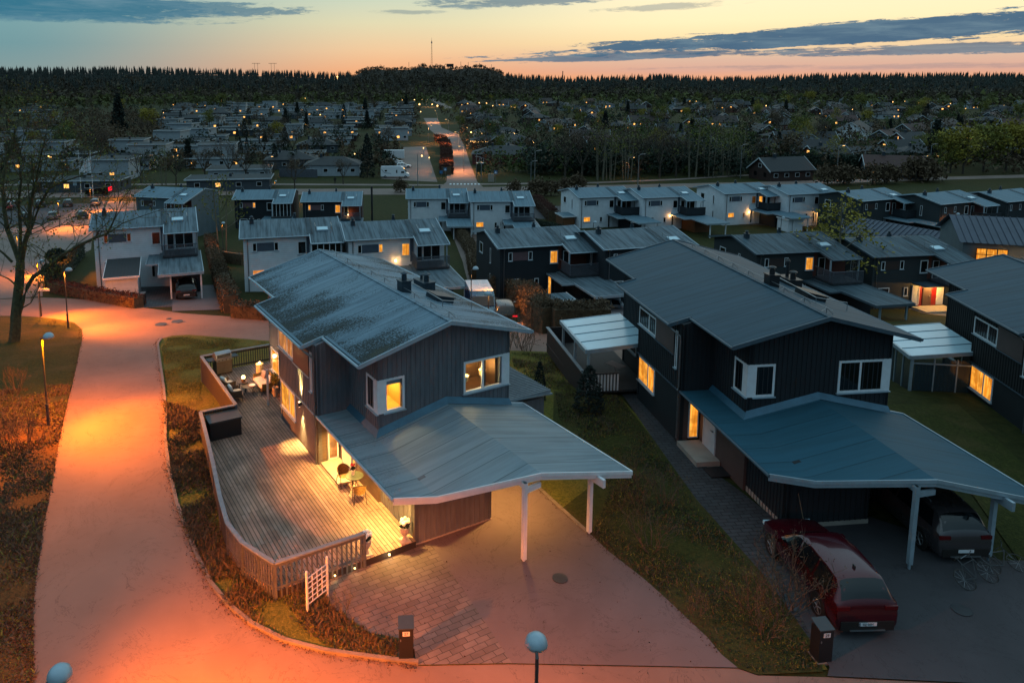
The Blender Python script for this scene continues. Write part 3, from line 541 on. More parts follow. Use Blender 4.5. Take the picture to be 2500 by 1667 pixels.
# ---------------------------------------------------------------- semi-detached rows behind
def row_house(x,y,ang,z,label,wm='row_white',pm='panel_slate',rm='roof_row',lits=(),group='two storey row houses',glazed=False,rail='slats',bal='row_dark',wood='rust_wood',shed=False,ext_l=True,num=None,carport=True,canopy=None,fasc='fascia'):
    H=thing('row_house',label,'house',(x,y,z),-ang,group)
    L=lambda k,d='glass_dark':{'a':'lit','s':'lit_soft','d':'lit_dim'}[dict(i.split(':') for i in lits)[k]] if k in dict(i.split(':') for i in lits) else d
    W1,W2,dz,D,sl,ze=6.68,3.14,1.86,4.28,.229,5.3; X1=W1+W2-.02
    zt=lambda y_:ze+min(y_,2*D-y_)*sl
    w=MB(); w.box(.35,X1,.35,8.0,-1.8,5.25); w.add([(.35,.35,5.25),(.35,D,zt(D)-.1),(.35,8.0,5.25),(X1,.35,5.25),(X1,D,zt(D)-.1),(X1,8.0,5.25)],[(0,1,2),(3,5,4),(0,3,4,1),(1,4,5,2)]); w.build('wall',wm,H)
    F=frame(0,.35,1,0)
    # facade
    rect_at(H,'wall_panel',F,1.62,3.25,3.9,4.72,pm); window(H,F,1.2,1.62,3.88,4.74,L('p1'),fm='white_trim',fw=.06); window(H,F,3.25,3.68,3.88,4.74,L('p2'),fw=.06)
    window(H,F,5.5,6.35,3.4,4.7,L('t'),fw=.08); window(H,F,1.1,2.3,1.25,2.08,L('k'),fw=.07); window(H,F,3.92,4.36,1.15,2.02,L('k2'),fw=.06)
    k=MB(); k.m=F; k.box(6.36,6.72,-.02,.01,2.8,5.2); k.build('wall_strip',wood if wm!='row_white' else pm,H)
    k=MB(); k.tube([(.75,-.05,5.2),(.75,.28,5.05),(.75,.28,-.5)],.045,6); k.build('downpipe','pipe',H)
    k=MB(); k.tube([(X1-.1,-dz+.05,4.8),(X1-.1,-dz+.4,4.55),(X1-.1,-.9,4.4),(X1-.1,-.9,2.6)],.045,6); k.build('downpipe','pipe',H)
    # left gable windows
    if ext_l:
        FL=frame(.35,8.0,0,-1); window(H,FL,1.2,2.3,3.5,4.6,'glass_dark',fw=.08); window(H,FL,4.6,4.95,3.1,4.6,'glass_dark',fw=.05); window(H,FL,4.6,4.95,.6,2.0,'glass_dark',fw=.05)
    # roof
    r=MB(); r.prism([(0,0),(W1,0),(W1,D),(0,D)],lambda a,b:zt(b)-.1,lambda a,b:zt(b)); r.prism([(W1,-dz),(X1+.02,-dz),(X1+.02,D),(W1,D)],lambda a,b:ze+b*sl-.1,lambda a,b:ze+b*sl)
    r.prism([(0,D),(X1+.02,D),(X1+.02,2*D),(0,2*D)],lambda a,b:zt(b)-.1,lambda a,b:zt(b)); ro=r.build('roof',rm,H)
    for p,q in (((0,0),(0,D)),((0,D),(0,2*D)),((W1,-dz),(W1,.25)),((X1+.03,-dz),(X1+.03,D)),((X1+.03,D),(X1+.03,2*D))):
        f=MB(); g=lambda a:(a[0],a[1],(ze+a[1]*sl if a[1]<=D else zt(a[1]))+.05); bar(f,g(p),g(q),.08,.18); f.build('barge_board',fasc,ro)
    for a,b,c_ in ((0,W1,0),(W1,X1,-dz)):
        f=MB(); f.tube([(a,c_-.05,ze+c_*sl-.03),(b,c_-.05,ze+c_*sl-.03)],.055,6); f.build('gutter',fasc,ro)
    c=MB(); c.box(.95,1.35,D-1.0,D-.6,ze+.6,ze+D*sl+.25); c.box(.9,1.4,D-1.05,D-.55,ze+D*sl+.25,ze+D*sl+.29); co=c.build('chimney','flue',ro)
    q=MB(); q.lathe([(.13,0),(.13,.2),(.2,.22),(.02,.32)],10,(1.15,D-.8,ze+D*sl+.28)); q.build('flue_cap','flue',co)
    c=MB(); c.box(5.3,5.6,D+.2,D+.5,ze+.6,ze+D*sl+.25); c.lathe([(.12,0),(.12,.2),(.19,.22),(.02,.3)],8,(5.45,D+.35,ze+D*sl+.25)); c.build('chimney','flue',ro)
    k=MB()
    for i in range(13):
        yy=.3+i*.3; k.box(6.45,6.95,yy-.02,yy+.02,zt(yy)+.04,zt(yy)+.07)
    for xx in (6.45,6.95): k.tube([(xx,.2,zt(.2)+.05),(xx,4.1,zt(4.1)+.05)],.02,4)
    k.build('roof_ladder','graphite',ro)
    k=MB(); k.m=Matrix.Translation((8.0,1.2,zt(1.2)))@Matrix.Rotation(math.atan(sl),4,'X'); k.box(-.55,.55,-.4,.4,-.1,.16); rh=k.build('roof_window','fascia',ro)
    k=MB(); k.m=Matrix.Translation((8.0,1.2,zt(1.2)))@Matrix.Rotation(math.atan(sl),4,'X'); k.box(-.48,.48,-.33,.33,.16,.175); k.build('pane','glass_roof',rh)
    k=MB(); k.tube([(7.3,.9,zt(.9)),(7.3,.9,zt(.9)+.5),(7.3,2.0,zt(2)+.4),(7.3,2.0,zt(2))],.02,4); k.tube([(8.9,.9,zt(.9)),(8.9,.9,zt(.9)+.5),(8.9,2.0,zt(2)+.4)],.02,4); k.build('guard_hoop','metal',ro)
    # balcony
    yb=-2.3; b=MB(); b.box(6.5,9.68,yb,.35,2.6,2.78); b.build('balcony_floor','graphite',H)
    if glazed:
        g=MB(); g.box(6.72,9.6,yb+.55,yb+.6,2.8,4.85); g.build('balcony_glass','glass_dark',H)
        f=MB()
        for i in range(6): f.box(6.7+i*.57,6.76+i*.57,yb+.5,yb+.62,2.8,4.86)
        f.box(6.7,9.62,yb+.5,yb+.62,4.78,4.9); f.build('balcony_frame','white_trim',H)
    else:
        rl=MB(); rm_='rail_slat' if rail=='slats' else bal
        if rail=='slats':
            for i in range(27): rl.box(6.52+i*.12,6.58+i*.12,yb,yb+.03,2.62,3.78)
            for i in range(18): rl.box(6.5,6.53,yb+i*.12,yb+.06+i*.12,2.62,3.78)
        else: rl.box(6.5,9.68,yb,yb+.05,2.6,3.78); rl.box(6.5,6.55,yb+.05,-.1,2.6,3.78)
        rl.box(6.47,9.7,yb-.04,yb+.08,3.78,3.84); rl.box(6.47,6.58,yb+.08,.3,3.78,3.84); rl.build('balcony_rail',rm_,H)
    for xx in (6.62,X1-.25): p=MB(); p.box(xx-.06,xx+.06,-dz+.06,-dz+.18,2.6,ze-dz*sl-.05); p.build('balcony_post','fascia',H)
    window(H,F,6.9,7.6,2.82,4.6,L('b','glass_dark'),fw=.06,sill=False); window(H,F,7.65,9.4,2.9,4.5,L('b2','glass_dark'),fw=.06,mull=(8.5,),sill=False) if not glazed and wm=='row_white' else rect_at(H,'wall_panel',F,7.7,X1,2.8,4.85,wood)
    # entrance + carport
    F0=frame(5.3,.35,1,0)
    window(H,F,5.35,5.7,.2,2.15,L('e'),fw=.05,sill=False); door(H,F,6.1,6.95,.05,2.1,'white' if wm=='row_white' else 'panelB')
    if carport:
        cz=2.45
        r=MB(); r.prism([(5.2,.33),(5.0,-3.9),(6.2,-3.9),(6.2,.33)],cz-.08,cz); r.prism([(6.2,.33),(6.2,-8.3),(9.95,-8.2),(9.95,.33)],lambda a,b:cz-.08+(b+8.3)*.012,lambda a,b:cz+(b+8.3)*.012); cr=r.build('carport_roof',rm,H)
        f=MB(); bar(f,(6.15,-8.33,cz+.04),(10.0,-8.23,cz+.04),.06,.24); bar(f,(10.0,-8.23,cz+.04),(10.0,.2,cz+.13),.06,.2); bar(f,(6.17,-8.3,cz+.04),(6.17,-3.95,cz+.09),.06,.2); bar(f,(4.98,-3.93,cz+.03),(6.2,-3.93,cz+.03),.06,.16); bar(f,(5.0,-3.9,cz+.03),(5.18,.3,cz+.03),.06,.16); f.build('carport_fascia',fasc,cr)
        for px_,py_ in ((7.17,-7.6),(9.76,-7.6)): p=MB(); p.box(px_-.07,px_+.07,py_-.07,py_+.07,-.4,2.28); p.build('post','white_trim' if wm=='row_white' else 'fascia',cr)
        w=MB(); w.box(7.2,X1,-3.4,.34,-.6,2.4); w.build('store_wall',bal if wood!='ochre_wood' else 'ochre_wood',H)
    k=MB(); k.tube([(0,0,0),(0,0,.01)],.01,3)
    return H
def rowlamp(Hh,p,e,c=(1,.45,.12),s=.05):
    k=MB(); k.box(p[0]-.06,p[0]+.06,p[1]-.06,p[1]+.02,p[2]-.1,p[2]+.1); k.build('wall_lamp','bulb',Hh); lamp('POINT',(p[0],p[1]-.25,p[2]),e*1.6,c,s,Hh)
R_=[
('L1',(-32.48,69.51,-.33,-3.3),'white house alone by the road junction, with white shed and carport in front',dict(ext_l=False)),
('M1',(-18.41,70.06,-.22,-4.27),'white row house with glazed balcony, left half of the white pair behind the mossy roof',dict(lits=('k:s',),glazed=True)),
('M2',(-8.24,69.88,-.22,-4.45),'white row house with lamp lit tall window and slatted balcony behind the mossy roof',dict(lits=('t:a','p2:a'))),
('D1',(6.34,69.96,-.24,-5.28),'dark slate row house with rose wall panel, hedge and lit tall window',dict(wm='row_dark',pm='panel_rose',lits=('t:a','e:a'),bal='row_dark')),
('D2',(16.12,68.32,-.25,-5.06),'dark slate row house half hidden behind the smooth roof of the middle house',dict(wm='row_dark',pm='panel_rose',bal='row_dark')),
('E1',(30.7,69.12,-.16,-5.72),'black row house with brown panel behind the birch tree, one window glowing',dict(wm='row_mid',pm='panel_brown',rm='roof_rowd',lits=('t:a',),fasc='fascia_dk')),
('E2',(42.85,70.73,-.15,-6.45),'black row house with red lit entrance, right of the birch tree',dict(wm='row_mid',pm='panel_brown',rm='roof_rowd',fasc='fascia_dk',carport=False)),
('N0',None,'grey gabled row house in the back row behind the white junction house',dict(wm='row_grey',pm='panel_brown',rm='roof_rowl',ext_l=False)),
('N1',(-32.2,119.0,-.07,-8.3),'dark row house with glazed balcony, left half of the dark back pair',dict(wm='row_dark',pm='panel_rose',rm='roof_rowl',lits=('p2:a',),glazed=True)),
('N2',(-20.99,118.0,-.06,-8.55),'dark row house with orange windows, right half of the dark back pair',dict(wm='row_dark',pm='panel_rose',rm='roof_rowl',lits=('p1:a','t:a'))),
('W1',(-4.03,116.03,-.02,-7.76),'white row house of the back row, left of the pair below the street crossing',dict(rm='roof_rowl')),
('W2',(5.74,112.48,-.02,-7.68),'white row house numbered 19 in the back row, with slatted balcony',dict(rm='roof_rowl',lits=('k:a',),wood='ochre_wood')),
('X1',(23.46,117.77,-.22,-7.99),'white row house with bright kitchen window, left half of the third back pair',dict(rm='roof_rowl',lits=('k:a',),rail='solid',wood='rust_wood')),
('X2',(33.2,116.03,-.22,-7.78),'white row house beside a lit carport, right half of the third back pair',dict(rm='roof_rowl',rail='solid',wood='ochre_wood')),
('Y1',(47.63,120.05,-.26,-7.79),'white row house with two glowing upper windows behind the birch top',dict(rm='roof_rowl',lits=('t:d','k:a','b:a','k2:d'),rail='solid')),
('Y2',(57.07,118.26,-.26,-7.67),'white row house with brightly lit orange porch behind the birch top',dict(rm='roof_rowl',rail='solid',wood='ochre_wood')),
('Z1',(64.5,110.5,-.36,-7.5),'slate grey row house with long dark gable in the right part of the back row',dict(wm='row_mid',pm='panel_brown',rm='roof_rowl',rail='solid')),
('Z2',(74.4,107.5,-.36,-7.5),'slate grey row house with a wall lamp, next to the long dark gable',dict(wm='row_mid',pm='panel_brown',rm='roof_rowl',rail='solid')),
('Q1',(86,110,-.36,-7.6),'dark row house with orange lit balcony at the right edge of the back row',dict(wm='row_mid',pm='panel_brown',rm='roof_rowl',rail='solid',lits=('t:a','b:a','b2:d'),ext_l=True)),
('Q2',(97,105.5,-.36,-7.6),'dark row house cut by the right edge in the back row',dict(wm='row_mid',pm='panel_brown',rm='roof_rowl',rail='solid',lits=('t:s',))),
]
RH={}
def row_at(px,py,dist): p=AT(px,py,dist); return p
for n,p,lab,kw in R_:
    if n=='N0':
        q=AT(323.4,480,112); p=(q.x,q.y,.25,q.z-5.3)
    kw.setdefault('group','white row houses' if kw.get('wm','row_white')=='row_white' else 'dark row houses')
    RH[n]=row_house(*p,lab,**kw)
def loc_in(n,x,y,z=0): o=RH[n]; return o.location+Matrix.Rotation(o.rotation_euler.z,3,'Z')@Vector((x,y,z))
rowlamp(RH['M2'],(4.9,.28,3.0),16); rowlamp(RH['E2'],(6.9,.0,2.25),330,(1,.5,.12)); rowlamp(RH['Y2'],(6.9,.2,2.2),160); rowlamp(RH['Z2'],(4.0,.28,2.4),25); rowlamp(RH['Q1'],(7.3,.2,2.2),70,(1,.35,.1)); rowlamp(RH['X2'],(5.0,.28,2.2),12); rowlamp(RH['Y1'],(5.1,.28,2.0),25); rowlamp(RH['N2'],(7.6,.2,3.1),25)
for nm,x0,x1 in (('E2',5.6,6.05),('E2',7.05,7.6)):
    rect_at(RH[nm],'wall_panel',frame(0,.35,1,0),x0,x1,.05,2.2,'door_red',pr=.02)
k=MB(); k.box(4.7,8.6,-1.4,.33,2.42,2.52); k.build('canopy','roof_rowd',RH['E2']); k=MB(); k.box(4.9,8.4,-1.6,.3,-.3,.05); k.build('porch_floor','concrete',RH['E2']); door(RH['E2'],frame(0,.35,1,0),4.9,5.5,.1,2.15,'white',handle=False); door(RH['E2'],frame(0,.35,1,0),7.65,8.3,.1,2.15,'white',handle=False)
# number 19 on the wall
def text(s,name,m,size,par=None,mw=None,ext=.004,al='CENTER'):
    cu=bpy.data.curves.new(name,'FONT'); cu.body=s; cu.size=size; cu.extrude=ext; cu.align_x=al; cu.align_y='CENTER'; o=bpy.data.objects.new('tmp',cu); col.objects.link(o)
    bpy.context.view_layer.update(); me=bpy.data.meshes.new_from_object(o.evaluated_get(bpy.context.evaluated_depsgraph_get())); bpy.data.objects.remove(o)
    me.materials.clear(); me.materials.append(MT[m]); o=bpy.data.objects.new(name,me); col.objects.link(o)
    if mw is not None: o.matrix_local=mw
    if par: o.parent=par
    return o
text('19','house_number','graphite',.75,RH['W2'],Matrix.Translation((5.1,.33,1.7))@Matrix.Rotation(math.pi/2,4,'X'))
# sheds, car, bicycles by the junction house
def shed(n,x0,x1,y0,y1,h0,h1,wm,rm,label,fr_='white_trim'):
    o=RH[n]; S=thing('garden_shed',label,'shed',loc_in(n,x0,y0),o.rotation_euler.z); X=x1-x0; Y=y1-y0
    k=MB(); k.prism([(0,0),(X,0),(X,Y),(0,Y)],-.8,lambda a,b:h0+(h1-h0)*b/Y-.06); k.build('wall',wm,S)
    k=MB(); k.prism([(-.15,-.25),(X+.15,-.25),(X+.15,Y+.1),(-.15,Y+.1)],lambda a,b:h0+(h1-h0)*b/Y-.06,lambda a,b:h0+(h1-h0)*b/Y+.04); k.build('roof',rm,S)
    for p,q in (((-.17,-.27),(X+.17,-.27)),((X+.17,-.27),(X+.17,Y+.1)),((-.17,-.27),(-.17,Y+.1))):
        f=MB(); g=lambda a:(a[0],a[1],h0+(h1-h0)*a[1]/Y+.07); bar(f,g(p),g(q),.05,.2); f.build('fascia_board',fr_,S)
    return S
S=shed('L1',1.75,4.4,-6.6,-2.0,2.2,2.75,'white','tile_black','white garden shed with black roof in front of the junction house')
k=MB(); k.tube([(-.12,-.3,2.1),(-.1,-.1,1.9),(-.1,-.06,.1),(-.4,-.4,-.2)],.04,6); k.build('downpipe','white_trim',S)
shed('D1',1.2,4.5,-7.3,-5.6,2.1,2.15,'bung_brown','roof_row','low grey store shed behind the brown hedge by the slate row house')
shed('Y1',6.3,9.0,-7.4,-5.0,2.1,2.1,'row_white','tile_black','small white shed with black roof below the bright row houses')
shed('X1',-1.9,.1,1.5,4.5,2.1,2.2,'ochre_wood','roof_rowl','small brown lean-to shed at the left gable of the third back pair')
# brown hedge strips and yards
def yard(n,x0,x1,y0,y1,m,off,nm='paved_yard'): sheet(nm,[loc_in(n,x0,y0),loc_in(n,x1,y0),loc_in(n,x1,y1),loc_in(n,x0,y1)],m,off)
yard('L1',4.3,7.25,-11.9,.3,'pavers_row',.04); yard('L1',7.25,11.6,-14.2,.3,'gravel_pad',.05); yard('M2',4.6,10.2,-17,.3,'gravel_pad',.04); yard('D1',4.6,14,-14,.3,'gravel_pad',.04); yard('E2',4.6,12,-10,.3,'gravel_pad',.04)
yard('M1',4.6,10.2,-3,.3,'gravel_pad',.04); 
sheet('back_lane',[G(*p) for p in ((1085,520),(1130,640),(1165,760),(1230,760),(1235,690),(1180,600),(1130,500))],'asphalt_far',.035)
sheet('back_lane',[G(*p) for p in ((1140,500),(2400,520),(2600,560),(2600,620),(2200,560),(1150,530))],'asphalt_dark',.03)
sheet('driveway',[G(*p) for p in ((1225,790),(1330,815),(1300,740),(1240,715),(1200,735))],'asphalt',.05)
# ---------------------------------------------------------------- timber deck of the near house (coordinates of HA: x right, y away)
DZ=.3
dk=[(.02,12.2),(-2.05,12.2),(-2.02,5.2),(-3.6,5.25),(-4.2,.2),(-4.53,-2.25),(-4.69,-3.9),(-4.54,-5.2),(-4.25,-6.0),(-3.92,-6.72),(-.95,-6.68),(1.06,-6.6),(1.06,-3.82),(.94,-3.8),(.94,-.03),(.0,-.03),(.0,4.9),(.9,4.9),(.9,9.4),(1.9,9.5),(1.9,12.2)]
k=MB(); k.prism(dk,DZ-.06,DZ); tag(inh(k.build('timber_deck','decking'),HA),'weathered timber deck with curved edge along the near house','deck')
k=MB(); k.prism([(x*1.0+.02,y) for x,y in dk[1:12]]+[(1.0,12.1)],-.35,DZ-.062); 
sk=MB(); 
for (a,b) in zip(dk[9:11],dk[10:12]): sk.slab([(a[0],a[1]-.01,DZ-.01),(b[0],b[1]-.01,DZ-.01),(b[0],b[1]+.03,DZ-.01),(a[0],a[1]+.03,DZ-.01)],.33)
tag(inh(sk.build('deck_step','rail_brown'),HA),'brown board facing the low step at the front of the deck','deck step')
DR=thing('deck_railing','weathered railing with broad cap running round the curved edge of the deck','railing',HA.location,HA.rotation_euler.z)
ring=[(1.7,12.2),(-2.05,12.24),(-2.02,5.2),(-3.6,5.25),(-3.95,2.2),(-4.2,.2),(-4.53,-2.25),(-4.69,-3.9),(-4.54,-5.2),(-4.25,-6.0),(-3.95,-6.75),(-.92,-6.7)]
kinds=['open','solid','open2','solid','solid','solid','solid','slat','slat','slat','wide']
for (a,b),kd in zip(zip(ring,ring[1:]),kinds):
    A_=Vector((*a,0));B_=Vector((*b,0)); d=(B_-A_); L=d.length; d.normalize(); n_=Vector((-d.y,d.x,0))
    k=MB(); bar(k,(A_.x,A_.y,1.3),(B_.x,B_.y,1.3),.15,.045); k.build('cap_rail','weathered',DR)
    k=MB()
    if kd=='solid':
        fr=Matrix(((d.x,n_.x,0,a[0]),(d.y,n_.y,0,a[1]),(0,0,1,0),(0,0,0,1))); k.m=fr; k.box(0,L,-.02,.02,-.2,1.25); k.m=Matrix.Identity(4); k.build('board_panel','rail_brown',DR)
    else:
        st,wd={'open':(.13,.035),'open2':(.11,.05),'slat':(.13,.075),'wide':(.17,.055)}[kd]; n=int(L/st)
        for i in range(n+1):
            p=A_+d*min(L-.03,(i*st+.03)); k.m=Matrix(((d.x,n_.x,0,p.x),(d.y,n_.y,0,p.y),(0,0,1,0),(0,0,0,1))); k.box(-wd/2,wd/2,-.015,.015,-.25 if kd!='open' else .32,1.25)
        k.m=Matrix.Identity(4); bar(k,(A_.x,A_.y,.46),(B_.x,B_.y,.46),.04,.07); bar(k,(A_.x,A_.y,1.2),(B_.x,B_.y,1.2),.04,.08); k.build('balusters','rail_slat' if kd in('slat','wide') else 'rail_brown',DR)
    p=MB(); p.box(a[0]-.045,a[0]+.045,a[1]-.045,a[1]+.045,-.3,1.25); p.build('rail_post','rail_slat',DR)
p=MB(); p.box(-.97,-.87,-6.75,-6.65,-.3,1.27); p.build('rail_post','rail_slat',DR)
# storage box
B_=thing('storage_box','large black cushion storage box in the corner of the deck railing','storage box',HA.matrix_basis@Vector((-2.75,4.6,DZ)),HA.rotation_euler.z)
k=MB(); k.box(-.68,.68,-.45,.45,0,.78); k.build('box_body','black_metal',B_); k=MB(); k.box(-.72,.72,-.49,.49,.78,.86); k.build('lid','graphite',B_)
# grill
g=thing('gas_grill','stainless gas grill with side shelves standing by the deck railing','grill',HA.matrix_basis@Vector((-1.05,11.75,DZ)),HA.rotation_euler.z+.1)
k=MB(); k.box(-.42,.42,-.3,.3,.1,.8); k.build('cabinet','tan',g); k=MB(); k.box(-.4,-.01,-.32,-.3,.14,.62); k.box(.01,.4,-.32,-.3,.14,.62); k.build('cabinet_door','tan',g)
k=MB(); k.box(-.43,.43,-.34,.3,.8,.92); cp=k.build('control_panel','metal',g)
for i in range(4): q=MB(); q.tube([(-.3+i*.2,-.34,.86),(-.3+i*.2,-.38,.86)],.03,8); q.build('knob','black_metal',cp)
k=MB(); pr=[(-.3,.92),(-.3,1.0),(-.24,1.15),(-.1,1.24),(.08,1.24),(.24,1.16),(.3,1.0),(.3,.92)]
k.add([(-.43,a,b) for a,b in pr]+[(.43,a,b) for a,b in pr],[tuple(range(8)),tuple(range(8,16))]+[(i,i+1,i+9,i+8) for i in range(7)]); hd=k.build('hood','metal',g)
k=MB(); k.add([(-.36,-.315,1.0),(.36,-.315,1.0),(.36,-.26,1.14),(-.36,-.26,1.14)],[(0,1,2,3)]); k.build('hood_window','black_metal',hd)
k=MB(); k.tube([(-.36,-.33,.98),(-.36,-.39,.98),(.36,-.39,.98),(.36,-.33,.98)],.014,6); k.build('handle','metal',hd)
for s in (-1,1):
    k=MB(); k.box(s*.44,s*.82,-.26,.26,.84,.9); k.build('side_shelf','graphite',g)
for sx in (-.36,.36): k=MB(); k.tube([(sx,-.2,.06),(sx+.05,-.2,.06)],.06,10); k.build('castor','black_metal',g)
# sofa
M('cushion','c9b3a2',.9,.08,6); M('cushion_w','d8cfc8',.9,.06,6); M('cushion_g','8d7c78',.9,.08,6); M('wicker','5a4636',.85,.35,14,bmp=.6); M('rope','7a6030',.85,.3,14,bmp=.5); M('leg_dk','1c1917',.5,.1,3); M('tulip','d0204a',.6,.2,5); M('white_fl','e2dcd8',.8,.12,9); M('urn','9a908c',.7,.15,4); M('pot','a08a70',.8,.1,4); M('tabletop','5a4232',.55,.2,4); M('glass_tbl','7b8a70',.15,.05,2,spec=.8)
def softbox(x0,x1,y0,y1,z0,z1,r=.06):
    k=MB(); cx_,cy_=(x0+x1)/2,(y0+y1)/2; hx,hy=(x1-x0)/2,(y1-y0)/2; prof=[(1-r/hx*1.,1-r/hy,z0),(1,1,z0+r),(1,1,z1-r),(1-r/hx,1-r/hy,z1)]; n=16
    vs=[];
    for fx,fy,z in prof:
        for i in range(n):
            a=2*math.pi*i/n; c_,s_=math.cos(a),math.sin(a); e=.35; vs.append((cx_+hx*fx*math.copysign(abs(c_)**e,c_),cy_+hy*fy*math.copysign(abs(s_)**e,s_),z))
    k.add(vs,[(j*n+i,j*n+(i+1)%n,(j+1)*n+(i+1)%n,(j+1)*n+i) for j in range(3) for i in range(n)]+[tuple(range(n))[::-1],tuple(range(3*n,4*n))]); return k
def seatshell(w,d,hb,ha,n=18):
    """curved back that falls to the arms, open at the front (front is -y)"""
    k=MB(); vs=[]; 
    for i in range(n+1):
        a=math.pi*(-.12+1.24*i/n); c_,s_=math.cos(a),math.sin(a); x=w/2*math.copysign(abs(c_)**.55,c_); y=d/2*math.copysign(abs(s_)**.55,s_) if s_>0 else s_*d
        h=ha+(hb-ha)*max(0,s_)**1.5
        for o_ in (0,.05): vs+=[(x*(1-o_/w*1.5),y*(1-o_/d*1.5),.3),(x*(1.03-o_/w*1.5),y*(1.03-o_/d*1.5),h)]
    fs=[]
    for i in range(n):
        b=i*4;c_=b+4; fs+=[(b,c_,c_+1,b+1),(b+2,b+3,c_+3,c_+2),(b+1,c_+1,c_+3,b+3),(b,b+2,c_+2,c_)]
    fs+=[(0,1,3,2),(n*4,n*4+2,n*4+3,n*4+1)]
    return k.add(vs,fs)
def lounge(name,label,cat,w,loc,rz,shell,group=None,pillows=()):
    t_=thing(name,label,cat,HA.matrix_basis@Vector(loc),HA.rotation_euler.z+rz,group); seatshell(w,.8,.78,.6).build('back_shell',shell,t_,smooth=False)
    softbox(-w/2+.07,w/2-.07,-.38,.3,.3,.46).build('seat_cushion','cushion',t_,smooth=True)
    k=MB(); k.box(-w/2+.04,w/2-.04,-.36,.3,.24,.3); k.build('seat_frame',shell,t_)
    for sx in (-1,1):
        for sy in (-.3,.28): k=MB(); k.tube([(sx*(w/2-.12),sy,.26),(sx*(w/2-.03),sy*1.15,0)],.018,6); k.build('leg','leg_dk',t_)
    for px_,m_ in pillows:
        q=softbox(-.22,.22,-.07,.07,-.2,.2,.05); o=q.build('pillow',m_,t_,smooth=True); o.location=(px_,.17,.64); o.rotation_euler=(-.3,0,.1)
    return t_
lounge('garden_sofa','curved wicker two seat sofa with pale cushions against the house wall','sofa',1.6,(.25,8.55,DZ),-math.pi/2,'rope',pillows=((-.42,'cushion_g'),(.4,'cushion_w')))
lounge('garden_armchair','wicker armchair with white pillow, the one nearer the grill','armchair',.78,(-1.45,9.2,DZ),math.pi/2+.25,'wicker','wicker armchairs on the deck',pillows=((0,'cushion_w'),))
lounge('garden_armchair','wicker armchair with white pillow, the one nearer the black storage box','armchair',.78,(-1.4,7.95,DZ),math.pi/2-.05,'wicker','wicker armchairs on the deck',pillows=((0,'cushion_w'),))
def table(loc,r,h,label,top,nl=4,name='coffee_table'):
    t_=thing(name,label,'table',HA.matrix_basis@Vector(loc),HA.rotation_euler.z,'small round tables on the deck'); k=MB(); k.lathe([(r,h-.03),(r,h),(.001,h)],24); k.build('table_top',top,t_)
    for i in range(nl): a=i*2*math.pi/nl+.4; k=MB(); k.tube([(r*.6*math.cos(a),r*.6*math.sin(a),h-.03),(r*.9*math.cos(a),r*.9*math.sin(a),0)],.014,6); k.build('leg','leg_dk',t_)
    return t_
table((-.55,8.35,DZ),.36,.45,'lower round coffee table holding a plate, nearer the sofa','tabletop'); table((-.75,8.85,DZ),.3,.52,'taller round coffee table holding the candle lantern','tabletop')
k=MB(); k.lathe([(.09,0),(.11,.08),(.1,.16),(.06,.2),(.05,.2)],14); l=thing('candle_lantern','round glass lantern with burning candle on the coffee table','lantern',HA.matrix_basis@Vector((-.72,8.75,DZ+.52))); k.build('vase_base','wicker',l); k=MB(); k.ball((0,0,.25),.1,8); k.build('globe','candle',l); lamp('POINT',(0,0,.5),7,(1,.6,.25),.1,l)
k=MB(); k.lathe([(.02,0),(.14,.01),(.16,.03),(.15,.035),(.02,.02)],18); o=k.build('plate','white_fl'); o.location=HA.matrix_basis@Vector((-.42,8.25,DZ+.455)); tag(o,'white plate lying on the lower coffee table','plate')
t_=thing('candle_lantern','bright paper lantern standing by the glass door behind the sofa','lantern',HA.matrix_basis@Vector((.55,10.2,DZ)))
k=MB(); k.lathe([(.2,0),(.2,.75),(.18,.75),(.02,.74)],14); k.build('lantern_shade','shade',t_); lamp('POINT',(-.1,0,1.0),14,(1,.65,.3),.1,t_); k=MB(); k.ball((0,0,.8),.07,6); k.build('flame','candle',t_)
# potted shrub, urns, bistro set
def leafblob(n,cx_,r,rz_,sz,rnd,shape='ball'):
    vs=[];fs=[]
    for i in range(n):
        a=rnd.random()*2*math.pi; u=rnd.random()*2-1; rr=rnd.random()**.4; s_=math.sqrt(1-u*u)
        p=np.array(cx_)+np.array([r*rr*s_*math.cos(a),r*rr*s_*math.sin(a),rz_*rr*u]); d1=np.array([rnd.gauss(0,1) for _ in range(3)]); d1/=np.linalg.norm(d1); d2=np.cross(d1,[rnd.gauss(0,1) for _ in range(3)]); d2/=np.linalg.norm(d2)+1e-6
        q=sz*(.6+rnd.random()*.8); b=len(vs); vs+=[p-d1*q-d2*q*.5,p+d1*q-d2*q*.5,p+d1*q+d2*q*.5,p-d1*q+d2*q*.5]; fs.append((b,b+1,b+2,b+3))
    return vs,fs
rnd=random.Random(3)
t_=thing('potted_shrub','small leafy shrub in a tall clay pot beside the sofa','potted plant',HA.matrix_basis@Vector((.5,7.35,DZ))); k=MB(); k.lathe([(.13,0),(.17,.5),(.14,.5),(.02,.45)],14); k.build('pot','pot',t_); k=MB(); k.tube([(0,0,.4),(.02,0,.75)],.015,5); k.build('stem','bark',t_); v_,f_=leafblob(260,(0,0,.95),.22,.32,.035,rnd); rawmesh('foliage',v_,f_,'leaf_yel',t_)
k=MB(); k.box(-.05,.05,-.05,.05,0,1.8); o=k.build('parasol_post','fascia'); o.location=HA.matrix_basis@Vector((-.1,6.6,DZ)); tag(o,'pale folded post standing at the corner of the house by the sofa','post')
